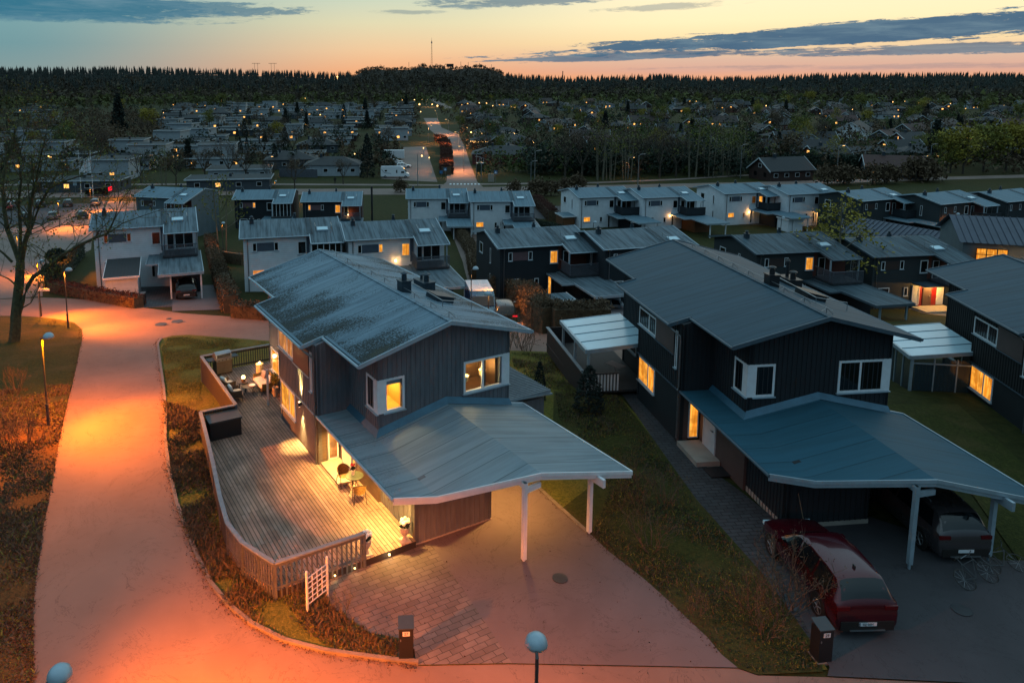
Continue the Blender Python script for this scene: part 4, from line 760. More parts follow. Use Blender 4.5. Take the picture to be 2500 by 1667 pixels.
for i,(x,y) in enumerate(((-.72,-6.45),(.72,-6.42))):
    u=thing('flower_urn',['stone urn of white flowers at the end of the deck railing','stone urn of white flowers at the corner of the store wall'][i],'urn',HA.matrix_basis@Vector((x,y,DZ)),.4,'white flower urns on the deck step')
    k=MB(); k.box(-.17,.17,-.17,.17,0,.06); k.lathe([(.1,.06),(.06,.14),(.05,.22),(.1,.27),(.15,.36),(.16,.46),(.2,.54),(.18,.55),(.02,.5)],16); k.build('urn','urn',u)
    v_,f_=leafblob(90,(0,0,.62),.16,.12,.05,rnd); rawmesh('foliage',v_,f_,'leaf_dark',u)
    for j in range(9):
        a=j*2.4; rr=.13*math.sqrt(j/9)+.02; k=MB(); k.ball((rr*math.cos(a)*1.2,rr*math.sin(a)*1.2,.8-.5*rr+(.06 if j==0 else 0)),.065,6); k.build('blossom','white_fl',u,smooth=True)
tb=thing('bistro_table','round glass bistro table with tulips by the store wall','table',HA.matrix_basis@Vector((.45,-2.75,DZ)))
k=MB(); k.lathe([(.33,.68),(.34,.7),(.33,.715),(.001,.715)],26); k.build('table_top','glass_tbl',tb); k=MB(); k.tube([(.33*math.cos(i*math.pi/12),.33*math.sin(i*math.pi/12),.69) for i in range(25)],.014,6); k.build('rim','leg_dk',tb)
for i in range(4): a=i*math.pi/2+.5; k=MB(); k.tube([(.1*math.cos(a),.1*math.sin(a),.68),(.06*math.cos(a),.06*math.sin(a),.4),(.26*math.cos(a),.26*math.sin(a),0)],.012,5); k.build('leg','leg_dk',tb)
vz=thing('tulip_vase','glass vase of pink red tulips on the bistro table','vase',HA.matrix_basis@Vector((.42,-2.68,DZ+.715))); k=MB(); k.lathe([(.05,0),(.06,.1),(.07,.18),(.05,.18)],12); k.build('vase','white_fl',vz); v_,f_=leafblob(40,(0,0,.26),.08,.1,.05,rnd); rawmesh('leaves',v_,f_,'leaf_dark',vz)
for j in range(7): a=j*2.4; k=MB(); k.ball((.07*math.cos(a)*(j>0),.07*math.sin(a)*(j>0),.38+.03*(j%3)),.035,5,1.4); k.build('tulip','tulip',vz)
def bistro_chair(x,y,rz,label):
    c=thing('bistro_chair',label,'chair',HA.matrix_basis@Vector((x,y,DZ)),HA.rotation_euler.z+rz,'bistro chairs by the entrance')
    k=MB(); k.lathe([(.001,.4),(.22,.41),(.22,.43),(.001,.43)],18); k.build('seat','rope',c)
    pts=[(.24*math.cos(a)*1.1,.24*math.sin(a),.62+.16*max(0,math.sin(a))) for a in [math.pi*(-.1+1.2*i/14) for i in range(15)]]
    k=MB(); k.tube([(pts[0][0],-.22,0),(pts[0][0],-.2,.5)]+pts+[(pts[-1][0],-.2,.5),(pts[-1][0],-.22,0)],.013,6); k.build('frame','leg_dk',c)
    k=MB(); n=len(pts); vs=[]
    for p in pts[2:-2]: vs+=[(p[0],p[1],p[2]-.01),(p[0]*.85,p[1]*.85,.43)]
    k.add(vs,[(2*i,2*i+2,2*i+3,2*i+1) for i in range(len(vs)//2-1)]); k.build('back','rope',c)
    for s in (-1,1): k=MB(); k.tube([(s*.2,.16,.42),(s*.24,.24,0),(s*.26,-.22,0.01)],.012,5); k.build('leg','leg_dk',c)
bistro_chair(.3,-2.05,.1,'bistro chair between the bistro table and the white door'); bistro_chair(.35,-3.45,math.pi-.3,'woven bistro chair on the near side of the bistro table')
# trellis, mail boxes
tr=thing('trellis','white garden trellis leaning in the shrubs at the deck corner','trellis',G(776,1478),.95)
k=MB(); 
for i in range(5): k.box(-.42+i*.21-.015,-.42+i*.21+.015,-.012,.012,.1 if i in(0,4) else .3,1.25-.06*abs(i-2))
for j in range(6): k.box(-.42,.42,-.02,.0,.3+j*.17,.33+j*.17)
k.build('lattice','white',tr)
for s in (-1,1): k=MB(); k.box(s*.44-.025,s*.44+.025,-.03,.03,0,1.35); k.ball((s*.44,0,1.38),.045,5); k.build('stake','white',tr)
def mailbox(px,py,num,label,rz=0):
    p=G(px,py); m_=thing('letter_box',label,'letter box',(p.x,p.y,p.z),rz,'tall dark letter boxes at the driveways'); k=MB(); k.box(-.2,.2,-.19,.21,.05,1.02); k.build('cabinet','black_metal',m_)
    k=MB(); k.add([(-.22,-.21,1.02),(.22,-.21,1.02),(.22,.23,1.1),(-.22,.23,1.1),(-.22,-.21,1.05),(.22,-.21,1.05),(.22,.23,1.13),(-.22,.23,1.13)],[(0,3,2,1),(4,5,6,7),(0,1,5,4),(1,2,6,5),(2,3,7,6),(3,0,4,7)]); k.build('lid','graphite',m_)
    if num:
        k=MB(); k.box(-.1,.1,-.2,-.191,.82,.95); n_=k.build('number_plate','white',m_); text(num,'number','black_metal',.12,n_,Matrix.Translation((0,-.203,.885))@Matrix.Rotation(math.pi/2,4,'X'),.002)
    k=MB(); k.box(-.17,-.14,-.205,-.19,.66,.72); k.build('lock','metal',m_); k=MB(); k.box(-.24,.24,-.23,.25,0,.06); k.build('base','kerb',m_)
mailbox(992,1604,'27','dark letter box numbered 27 at the corner of the paved yard',.05); mailbox(2003,1608,'29','dark letter box numbered 29 beside the maroon car',.12); 
p=loc_in('L1',5.2,-9.7); m_=mailbox(350,745,None,'dark letter box at the hedge end of the junction house')
# deck spots
for i,(x,y) in enumerate(((.0,-6.7),(-1.3,-6.78),(-2.0,-6.8))):
    k=MB(); k.ball((0,0,0),.028 if i else .04,6); o=k.build('deck_spotlight','candle'); o.location=HA.matrix_basis@Vector((x,y,.2)); tag(o,['tiny spotlight in the middle of the deck step','tiny spotlight behind the end of the railing','tiny spotlight low behind the railing slats'][i],'spotlight','deck spotlights'); lamp('POINT',(0,-.12,0),1.5 if i else 3,(1,.75,.35),.03,o)
# lights of the near house
def ALoc(x,y,z): return (x,y,z)
wl=thing('wall_lamp','up and down wall lamp on the bay wall of the near house','lamp',HA.matrix_basis@Vector((-.12,1.85,2.2)),HA.rotation_euler.z)
k=MB(); k.tube([(0,0,-.1),(0,0,.1)],.05,10); k.box(0,.12,-.03,.03,-.04,.04); k.build('lamp_body','graphite',wl)
for s in (-1,1):
    k=MB(); k.lathe([(.001,0),(.042,0),(.042,.008),(.001,.008)],10,(0,0,.1 if s>0 else -.108)); k.build('bulb','bulb',wl)
    lamp('SPOT',(-.02,0,.13*s),1300 if s<0 else 2600,(1,.64,.2),.03,wl,(0,(.05 if s<0 else math.pi+.12),0),(58 if s<0 else 40,1.))
lamp('SPOT',(-.03,0,-.13),1500,(1,.64,.2),.03,wl,(0,-.22,0),(34,1.))
for i,(x,y,z,e,sp) in enumerate(((.5,-6.1,2.1,800,120),(.6,-1.2,2.2,1300,140),(.5,-4.3,2.15,800,125),(5.2,-6.2,2.6,900,155),(4.7,-4.0,2.55,350,150))):
    lamp('SPOT',(x,y,z),e,(1,.53,.12) if i<3 else (1,.5,.13),.06,HA,(0,0,0),(sp,.9))
    if i in (0,1,3):
        k=MB(); k.lathe([(.001,0),(.05,0),(.05,.03),(.001,.03)],12,(x,y,z+.03)); k.build('soffit_lamp','bulb_w',HA)
lamp('POINT',(-.35,8.9,2.0),60,(1,.62,.28),.2,HA); 
# light falling out of the big side windows
k=MB(); k.ball((1.45,-6.6,2.2),.05,6); k.build('wall_lamp','white',HA)
# ---------------------------------------------------------------- aluminium terrace roofs and the shed
def terrace(H,x0,x1,y0,y1,zf,zb,label,z0=.15,glazed=False):
    t_=thing('terrace_roof',label,'terrace roof' if not glazed else 'conservatory',H.location,H.rotation_euler.z)
    zf_=lambda x,y:zf+(zb-zf)*(x-x0)/(x1-x0)
    n=4; 
    for i in range(n):
        a=y0+(y1-y0)*i/n+.03; b=y0+(y1-y0)*(i+1)/n-.03; k=MB(); k.prism([(x0,a),(x1,a),(x1,b),(x0,b)],lambda x,y:zf_(x,y)-.03,zf_); k.build('roof_panel','glass_roof',t_)
    for i in range(n+1): k=MB(); y=y0+(y1-y0)*i/n; bar(k,(x0,y,zf+.02),(x1,y,zb+.02),.06,.1 if 0<i<n else .2); k.build('rafter','fascia' if i in (0,n) else 'flash',t_)
    k=MB(); bar(k,(x0-.03,y0,zf+.03),(x0-.03,y1,zf+.03),.12,.2); k.build('front_beam','fascia',t_)
    for y in (y0+.1,(y0+y1)/2,y1-.1): k=MB(); k.box(x0+.06,x0+.18,y-.06,y+.06,z0,zf-.15); k.build('post','fascia',t_)
    if glazed:
        k=MB(); k.box(x0+.09,x0+.12,y0+.1,y1-.1,z0+.1,zf-.1); k.box(x0+.1,x1-.05,y0+.08,y0+.1,z0+.1,zf-.15); k.build('glass_wall','pane_d',t_)
        f=MB()
        for i in range(6): yy=y0+.1+i*(y1-y0-.2)/5; f.box(x0+.06,x0+.14,yy-.03,yy+.03,z0,zf-.1)
        for i in range(4): xx=x0+.1+i*(x1-x0-.2)/3; f.box(xx-.03,xx+.03,y0+.05,y0+.12,z0,zf-.1)
        f.box(x0+.05,x1-.05,y0+.05,y0+.12,z0,z0+.12); f.box(x0+.05,x1-.05,y0+.05,y0+.12,zf-.42,zf-.36); f.box(x0+.06,x0+.14,y0+.1,y1-.1,z0,z0+.12); f.build('glazing_frame','fascia',t_)
        k=MB()
        for i in range(22): k.box(x0+.35+i*.09,x0+.42+i*.09,y0+.2+.03*(i%2),y0+.24+.03*(i%2),z0+.12,zf-.45)
        k.build('curtain','curtain_b',t_)
    return t_
M('curtain_b','41647a',.8,.3,3,stretch=(6,6,.3)); t,b,o=new('pane_d'); b.inputs['Base Color'].default_value=(.03,.05,.06,1); b.inputs['Roughness'].default_value=.03; b.inputs['Alpha'].default_value=.45
terrace(HB,-2.55,.86,5.15,9.85,2.45,2.75,'white aluminium terrace roof on the left side of the dark middle house')
terrace(HCc,-2.9,.55,4.7,9.3,2.5,2.95,'glazed conservatory with blue curtains and white panelled roof',-.1,True)
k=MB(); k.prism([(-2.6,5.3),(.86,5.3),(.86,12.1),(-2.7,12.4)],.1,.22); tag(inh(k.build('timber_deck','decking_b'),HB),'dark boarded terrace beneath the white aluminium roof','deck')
tf=thing('terrace_fence','dark boarded terrace wall with broad cap, left of the dark middle house','fence',HB.location,HB.rotation_euler.z)
k=MB(); k.m=Matrix(((0,-1,0,-2.62),(1,0,0,5.35),(0,0,1,0),(0,0,0,1))); k.box(0,7.1,-.03,.03,-.35,1.15); k.m=Matrix.Identity(4); k.box(-2.6,-1.0,12.35,12.4,-.35,1.2); k.build('board_panel','rail_brown',tf)
k=MB(); bar(k,(-2.62,5.3,1.2),(-2.62,12.5,1.2),.18,.05); k.build('cap_rail','weathered',tf)
k=MB()
for i in range(9): k.box(-2.25+i*.17,-2.17+i*.17,5.28,5.31,.2,1.1)
k.build('white_balusters','white',tf); k=MB(); k.box(-2.4,-.8,5.24,5.33,1.1,1.17); k.build('cap_rail','graphite',tf)
k=MB(); k.m=Matrix.Translation((-.15,7.6,.62))@Matrix.Rotation(.5,4,'Z'); k.box(-.3,.3,-.5,.5,0,.03); k.tube([(0,0,0),(0,0,-.4)],.03,6); tag(inh(k.build('terrace_table','cushion_g'),HB),'small pale grey table under the white terrace roof','table')
sh=thing('lean_to_shed','dark shed with slatted grey roof behind the gable window corner of the near house','shed',HA.location,HA.rotation_euler.z)
k=MB(); k.prism([(7.65,-2.5),(9.7,-2.5),(9.7,1.6),(7.65,1.6)],-.1,2.05); k.build('wall','wallA',sh)
k=MB(); k.prism([(7.62,-2.75),(9.98,-2.75),(9.98,1.9),(7.62,1.9)],lambda x,y:2.38-(x-7.62)*.07,lambda x,y:2.44-(x-7.62)*.07)
for i in range(30): k.box(7.66,9.9,-2.7+i*.153,-2.64+i*.153,2.3,2.445)
k.build('roof','weathered',sh)
# ---------------------------------------------------------------- street lamps
def street_lamp(p,h,label,arm=(1,0),e=900,c=(1,.33,.06),lit=True,r=.24,globe=False,grp='dome topped street lamps',tilt=.8,cone=(98,1.),aim=None,wide=.12):
    t_=thing('street_lamp',label,'street lamp',p,0,grp); ax,ay=arm; s=1
    k=MB(); k.tube([(0,0,0),(0,0,1.1)],.07,10); k.tube([(0,0,1.1),(0,0,h-.05)],.04,10); k.lathe([(.09,0),(.09,.04),(.02,.05)],10); k.build('pole','graphite' if not globe else 'metal',t_)
    if globe: ox=oy=0
    else:
        k=MB(); ox,oy=ax*.34,ay*.34; k.tube([(0,0,h-.08),(ax*.12,ay*.12,h),(ox,oy,h+.02)],.035,8); k.build('arm','graphite',t_)
    k=MB(); k.lathe([(r,0),(r*.98,r*.22),(r*.85,r*.6),(r*.55,r*.88),(r*.2,r*.99),(.001,r)],20,(ox,oy,h-.02)); k.build('dome','fascia' if not globe else 'white',t_,smooth=True)
    k=MB(); k.lathe([(.001,-.0),(r*.7,0),(r*.7,.02),(.001,.02)],14,(ox,oy,h-.03)); k.build('bulb','sodium' if lit else 'white',t_)
    if lit:
        L_=math.hypot(ax,ay) or 1; bx,by=aim or (ax/L_,ay/L_); lamp('SPOT',(ox,oy,h-.12),e*.75,c,.12,t_,Vector((0,0,-1)).rotation_difference(Vector((bx*tilt,by*tilt,-1)).normalized()).to_euler(),cone); lamp('SPOT',(ox*.8,oy*.8,h-.12),e*wide,c,.12,t_,(0,0,0),(165,.3))
    return t_
def lamp_at(px,py,h,*a,**k):
    """the lamp whose dome is seen at px,py"""
    p=G(px,py,h); return street_lamp((p.x,p.y,p.z-h),h,*a,**k)
OR=(1,.21,.0)
street_lamp(G(119,1040),4.35,'street lamp on the left verge, nearer one, its pole lit orange',(1,-.05),15500,OR,tilt=1.1,cone=(96,1.),wide=.4)
street_lamp(G(167,802),4.25,'street lamp at the road junction in front of the white shed',(1,.0),14000,(1,.22,.02),tilt=1.0,cone=(96,1.))
lamp_at(1311,1600,4.3,'street lamp rising from the bottom edge, seen from above and behind',(.1,1),10000,(1,.19,0),aim=(-.95,-.1),wide=.35,tilt=1.0)
lamp_at(104,1672,4.3,'street lamp cut by the bottom left corner, only its dark cap showing',(.65,.7),22000,(1,.19,0),r=.24,tilt=1.0,cone=(88,1.),aim=(.45,.9))
lamp_at(1193,714,4.3,'street lamp between the mossy roof and the parked black car',(-.2,-1),600,(1,.36,.1))
lamp_at(1215,800,4.3,'street lamp on the lane behind the near house',(.3,0),0,lit=False) if 0 else None
for px,py,lab,e in ((141,492,'street lamp in the car park behind the bare tree',2500),(219,460,'street lamp beside the left flag pole',2600),(277,434,'street lamp by the footpath above the back street',1800),(542,545,'street lamp in the hedge gap between the white houses',500),(1449,543,'street lamp before the lit kitchen of the third back pair',0),(1908,532,'street lamp before the bright row houses',0),(2334,523,'street lamp beside the carport at the right of the back lane',700),(671,443,'street lamp behind the dark back pair',700)):
    lamp_at(px,py,4.3,lab,(.6,-.4),e*6,(1,.24,.02),lit=e>0)
for i,(px,py,e) in enumerate(((40,575,26000),(90,640,20000))): 
    p=G(px,py,4.3); street_lamp((p.x,p.y,p.z-4.3),4.3,['street lamp over the back street, hidden in bare branches','street lamp low over the back street bend'][i],(1,0),e,OR)
p=G(1150,785); street_lamp(p,4.2,'street lamp hidden behind the gable of the near house',(1,.2),4500,(1,.33,.07))
# tall road lamps
def road_lamp(px,py,h,label,arm=(.9,0),e=0):
    p=G(px,py); t_=thing('road_lamp',label,'road lamp',p,0,'tall road lamps along the main road'); k=MB(); k.tube([(0,0,0),(0,0,h-.4),(arm[0]*.3,arm[1]*.3,h-.1),(arm[0],arm[1],h)],.09,6,.05); k.build('pole','metal',t_)
    k=MB(); k.m=Matrix.Translation((arm[0]*1.3,arm[1]*1.3,h)); k.box(-.35,.35,-.12,.12,-.06,.06); k.build('lamp_head','metal',t_)
    if e: lamp('SPOT',(arm[0]*1.3,arm[1]*1.3,h-.2),e,(1,.36,.12),.15,t_,(0,0,0),(150,.5)); k=MB(); k.m=Matrix.Translation((arm[0]*1.3,arm[1]*1.3,h-.09)); k.box(-.25,.25,-.1,.1,-.03,.02); k.build('bulb','tiny_lamp',t_)
for px,py,h,lab,e in ((1305,458,8.5,'road lamp on the grass right of the street mouth',0),(1557,456,7.5,'road lamp on the verge before the birch stems',0),(1533,438,5.5,'shorter footpath lamp glowing by the birch stems',500),(1296,443,5,'footpath lamp right of the street mouth',0),(1807,436,8.5,'road lamp beside the pale birch grove',0),(2042,440,8.5,'road lamp near the black hedge with a glowing head',500),(1980,423,4.5,'short path lamp in front of the black hedge',200),(2268,428,8,'road lamp at the end of the black hedge',0),(2206,420,4.5,'short path lamp at the right part of the hedge',200),(1175,442,6,'road lamp beside the green bin',0),(1163,432,6,'road lamp behind the green bin',0),(722,446,7.5,'road lamp beside the grey fence left of the camper',0),(655,428,5,'thin lamp by the lit terrace of the bungalows',300),(1020,455,8,'road lamp left of the straight street mouth',0),(86,430,5,'path lamp left of the flag poles',0),(352,445,5,'path lamp right of the flag poles',0)):
    road_lamp(px,py,h,lab,(-.9,0) if px in (722,1175) else (.9,0),e)
for i,(px,py,tp) in enumerate(((1046,350,9),(1068,300,9),(1040,262,9),(1095,330,9),(1132,420,8),(1120,372,8))):
    road_lamp(px,py,7,['street lamp of the straight street, left side, second from the crossing','street lamp of the straight street at its far bend','street lamp beyond the far bend of the straight street','street lamp of the straight street, right side near the bend','street lamp of the straight street, right side near the crossing','street lamp of the straight street, right side half way'][i],(.9,0) if px<1060 else (-.9,0),[9000,15000,15000,9000,11000,11000][i])
# flag poles and flag
for i,(px,py,tp) in enumerate(((199,483,369),(228,482,369))):
    p=G(px,py); h=14.; d=ray(px,tp); h=HC+d[2]*(p.y/d[1])-p.z; f=thing('flag_pole',['flag pole without a flag, left one of the pair','flag pole flying the limp white flag'][i],'flag pole',p,0,'white flag poles by the main road'); k=MB(); k.tube([(0,0,0),(0,0,h)],.09,8,.05); k.ball((0,0,h),.1,5); k.build('pole','white',f)
    if i:
        k=MB(); n=7; vs=[(-.05-2.6*j/n*(.35+.65*q/4),.15*math.sin(j*1.7+q),h-.3-4.2*q/4-j*.12*(4-q)/4-.25*j*(q==0)) for q in range(5) for j in range(n+1)]; k.add(vs,[(q*(n+1)+j,q*(n+1)+j+1,(q+1)*(n+1)+j+1,(q+1)*(n+1)+j) for q in range(4) for j in range(n)]); fo=k.build('flag','white_trim'); fo.location=p; tag(fo,'limp white flag hanging from the right flag pole','flag')
# tall dark flue pole of the back pair
p=G(908,560); d=ray(910,455); k=MB(); hh=HC+d[2]*(118/d[1])-T(0,118); q=AT(908,500,118); k.tube([(0,0,0),(0,0,hh)],.16,8); o=k.build('flue_pipe','black_metal'); o.location=(q.x,q.y,T(q.x,118)); tag(o,'tall black flue pipe at the right gable of the dark back pair','flue pipe')
# ---------------------------------------------------------------- cars
def car(name,label,paint,loc,rz,L=4.5,W=1.85,Ht=1.65,cat='car',grp=None,plate=None,wagon=True,glass='glass_dark',rails=False,lights='tail_dk'):
    c=thing(name,label,cat,loc,rz,grp); f=L/4.5; w=W/1.85; hh=Ht/1.65
    S=[(2.26,.55,.58,.66,.5),(2.2,.72,.76,.78,.66),(2.0,.82,.87,.86,.74),(1.5,.9,.97,.9,.78),(1.0,.95,1.03,.92,.78),(.6,.97,1.33,.925,.68),(.2,.98,1.57,.925,.62),(-.5,.99,1.65,.925,.64),(-1.3,1.0,1.62,.92,.64),(-1.78,1.01,1.55,.91,.64),(-2.0,1.02,1.33,.9,.7),(-2.16,1.0,1.04,.89,.76),(-2.23,.84,.87,.87,.78),(-2.26,.5,.52,.84,.7)]
    if not wagon: S=[(x,a,(b if x>-1 else b-.0),h,r) for x,a,b,h,r in S]
    xs=[s[0] for s in S][::-1]; g=lambda i,x: float(np.interp(x,xs,[s[i] for s in S][::-1]))
    def sec(x):
        zb,zt,h,r=g(1,x)*hh,g(2,x)*hh,g(3,x)*w,g(4,x)*w
        return [(h*.9,.24),(h*.99,.42),(h,min(.7*hh,zb-.05)),(h*.975,zb),(r+.015,max(zt-.07,zb+.005)),(r*.8,zt),(r*.4,zt+.02),(0,zt+.025)]
    XS=[2.26,2.2,2.1,2.0,1.75,1.5,1.25,1.0,.8,.6,.4,.2,-.1,-.5,-.9,-1.3,-1.55,-1.78,-1.9,-2.0,-2.16,-2.23,-2.26]
    vs=[];n=15
    for x in XS:
        p=sec(x); ring=[(-a,b) for a,b in p]+[(a,b) for a,b in p[-2::-1]]; vs+=[(x*f,a,b) for a,b in ring]
    fs=[(i*n+j,i*n+j+1,(i+1)*n+j+1,(i+1)*n+j) for i in range(len(XS)-1) for j in range(n-1)]+[tuple(range(n)),tuple(range((len(XS)-1)*n,len(XS)*n))[::-1]]+[(i*n,(i+1)*n,(i+1)*n+n-1,i*n+n-1) for i in range(len(XS)-1)]
    k=MB(); k.add(vs,fs); b_=k.build('body',paint,c,smooth=True)
    m_=b_.modifiers.new('split','EDGE_SPLIT'); m_.split_angle=math.radians(38)
    def side(x,t,s):
        p=sec(x); a,b=p[3],p[4]; q=(a[0]+(b[0]-a[0])*t,a[1]+(b[1]-a[1])*t); return (x*f,s*(q[0]+.008),q[1]+.004)
    for s in (-1,1):
        for (b0,b1,t0,t1) in ((.92,.0,.42,.0),(-.08,-.92,-.08,-.92),(-1.0,-1.85,-1.0,-1.62)):
            k=MB(); nn=5; v_=[]
            for i in range(nn+1):
                q=i/nn; v_+=[side(b0+(b1-b0)*q,.1,s),side((b0+(b1-b0)*q+t0+(t1-t0)*q)/2,.5,s),side(t0+(t1-t0)*q,.92,s)]
            k.add(v_,[(3*i+j,3*i+3+j,3*i+4+j,3*i+1+j) for i in range(nn) for j in (0,1)]); k.build('side_window',glass,c,smooth=True)
    for nm,xa,xb in (('windscreen',.96,.28),('rear_window',-1.82,-2.13)):
        k=MB(); v_=[]
        for i in range(5):
            x=xa+(xb-xa)*i/4; p=sec(x); r=p[4][0]*.93; 
            for j in range(7): y=-r+2*r*j/6; zz=float(np.interp(abs(y),[0,p[5][0],p[4][0]],[p[7][1],p[5][1],p[4][1]])); v_.append((x*f+(.012 if xa>0 else -.012),y,zz+.012))
        k.add(v_,[(i*7+j,i*7+j+1,(i+1)*7+j+1,(i+1)*7+j) for i in range(4) for j in range(6)]); k.build(nm,glass,c,smooth=True)
    for sx in (1.4,-1.38):
        for s in (-1,1):
            k=MB(); y=s*(W/2-.12); k.tube([(sx*f,y-.11,.33),(sx*f,y+.11,.33)],.34,22); wh=k.build('wheel','black_metal',c)
            k=MB(); yo=y+s*.112; k.tube([(sx*f,yo,.33),(sx*f,yo+s*.01,.33)],.07,10)
            for i in range(5): a=i*math.pi*.4+.3; k.tube([(sx*f,yo,.33),(sx*f+.21*math.cos(a),yo,.33+.21*math.sin(a))],.028,5)
            k.tube([(sx*f+.22*math.cos(i*math.pi/9),yo,.33+.22*math.sin(i*math.pi/9)) for i in range(19)],.018,5); k.build('rim','metal',wh)
            k=MB(); k.tube([(sx*f,s*(W/2-.06),.34),(sx*f,s*(W/2+.004),.34)],.4,22); k.build('wheel_arch','leg_dk',c)
    k=MB(); k.box(-2.29*f,-2.2*f,-.76*w,.76*w,.24,.52); k.build('rear_bumper','leg_dk',c); k=MB(); k.box(2.15*f,2.29*f,-.74*w,.74*w,.24,.5); k.build('front_bumper','leg_dk',c)
    k=MB(); k.box(-2.32*f,-2.28*f,-.5*w,.5*w,.25,.275); k.build('bumper_strip','metal',c)
    for s in (-1,1):
        k=MB(); k.box(-2.245*f,-2.05*f,s*.5*w,s*.86*w,.83*hh,.95*hh); k.build('tail_light',lights,c)
        k=MB(); k.box(2.05*f,2.24*f,s*.48*w,s*.8*w,.62,.74); k.build('headlight','glass_roof',c)
        k=MB(); k.box(.72,.9,s*(W/2+.02),s*(W/2+.18),.98,1.1); k.build('wing_mirror',paint,c)
        if rails: k=MB(); k.tube([(.1,s*.56,Ht-.06),(0,s*.56,Ht+.03),(-1.3,s*.56,Ht-.02),(-1.4,s*.56,Ht-.1)],.02,5); k.build('roof_rail','metal',c)
    k=MB(); k.box(-2.305*f,-2.295*f,-.26,.26,.4,.51) ; pl_=k.build('number_plate','white',c)
    if plate:
        text(plate,'plate_letters','black_metal',.1,pl_,Matrix.Translation((-2.309*f,0,.455))@Matrix.Rotation(-math.pi/2,4,'Z')@Matrix.Rotation(math.pi/2,4,'X'),.002)
        k=MB(); k.box(-2.307*f,-2.303*f,.22,.26,.4,.51); k.build('blue_band','panel_slate',pl_)
    k=MB(); k.box(-1.62,-1.5,-.015,.015,Ht-.1,Ht+.05); k.build('roof_fin','leg_dk',c)
    return c
def paint(name,c,met=.3,r=.22):
    t,b,o=new(name); b.inputs['Base Color'].default_value=(*lin(c),1); b.inputs['Metallic'].default_value=met; b.inputs['Roughness'].default_value=r; b.inputs['Coat Weight'].default_value=.6; b.inputs['Coat Roughness'].default_value=.05
    n=noise(t,o,1.2,3); t.links.new((n*.12+r).k,b.inputs['Roughness'])
paint('paint_maroon','420814',.4,.16); paint('paint_dark','3a3638'); paint('paint_black','0a0b0d'); paint('paint_grey','59626a'); paint('paint_red','a01820'); paint('paint_white','c8ccd0',0,.35); paint('paint_blue','0d2f55')
M('tail_dk','4a0508',.25,.1,3)
def hd(a,b): d=Vector(b)-Vector(a); return math.atan2(d.y,d.x)
car('parked_car','maroon estate car with glossy roof parked at the end of the paved path','paint_maroon',(12.42,21.8,.06),math.pi/2+.03,4.7,1.9,1.68,plate='SSJ 05H')
car('parked_car','dark grey estate car standing under the carport of the dark middle house','paint_dark',(17.6,25.1,.08),math.pi/2+.02,4.7,1.88,1.66,rails=True,plate='NOR 52C' if 0 else None)
p=G(1228,776); car('parked_car','black estate car with red tail light parked behind the gable of the near house','paint_black',p,hd(G(1243,800),G(1196,735)),4.6,1.85,1.62,lights='tail_red')
car('parked_car','black car under the carport of the white junction house','paint_black',loc_in('L1',8.45,-6.2,.05),RH['L1'].rotation_euler.z+math.pi/2,4.4,1.82,1.5)
car('parked_car','pale grey car under the carport of the slate row house','paint_grey',loc_in('D1',8.3,-5.2,.05),RH['D1'].rotation_euler.z+math.pi-.5,4.4,1.82,1.5)
p=G(20,512); car('parked_car','small red car in the car park at the far left','paint_red',p,2.0,3.9,1.7,1.5)
p=G(2372,566); car('parked_car','white estate car by the pale fence at the right of the back lane','paint_white',p,2.2,4.5,1.8,1.5)
for i,(px,py,cc_) in enumerate(((955,402,'paint_dark'),(966,392,'paint_white'),(985,402,'paint_white'))):
    car('parked_car',['dark car parked between the camper and the white trailer','white car parked beyond the dark car by the camper','white car tucked behind the camper on the bungalow car park'][i],cc_,G(px,py+8),.1,4.3,1.8,1.45,grp='cars by the camper')
for i in range(7):
    p=G(30+i*34,507+ (i%2)*30+i*-1); car('parked_car','dark car number '+str(i+1)+' from the left in the unlit car park behind the bare tree' if 0 else ['black hatchback nearest the left edge in the dim car park','dark car in the lower row of the dim car park, second from left','dark car in the upper row of the dim car park behind a branch','dark car near the middle of the lower row of the dim car park','dark car in the upper row of the dim car park near the path','dark car at the right of the lower row of the dim car park','dark car at the right end of the upper row of the dim car park'][i],'paint_black' if i%3 else 'paint_grey',p,1.9+.1*(i%3),4.3,1.8,1.45,grp='cars in the dim car park')
p=G(240,478); v=thing('dark_van','dark van with glowing red lamp driving on the main road at the left','van',p,math.pi); k=MB(); k.prism([(-2.6,-.95),(2.4,-.95),(2.4,.95),(-2.6,.95)],.4,lambda x,y:2.1 if x<1.6 else 1.3); k.build('body','paint_black',v)
for sx in (-1.7,1.6): 
    for s in (-1,1): k=MB(); k.tube([(sx,s*.7,.35),(sx,s*.97,.35)],.35,14); k.build('wheel','leg_dk',v)
k=MB(); k.box(-2.65,-2.6,-.9,.9,1.1,1.9); k.build('tail_light','tail_red',v)
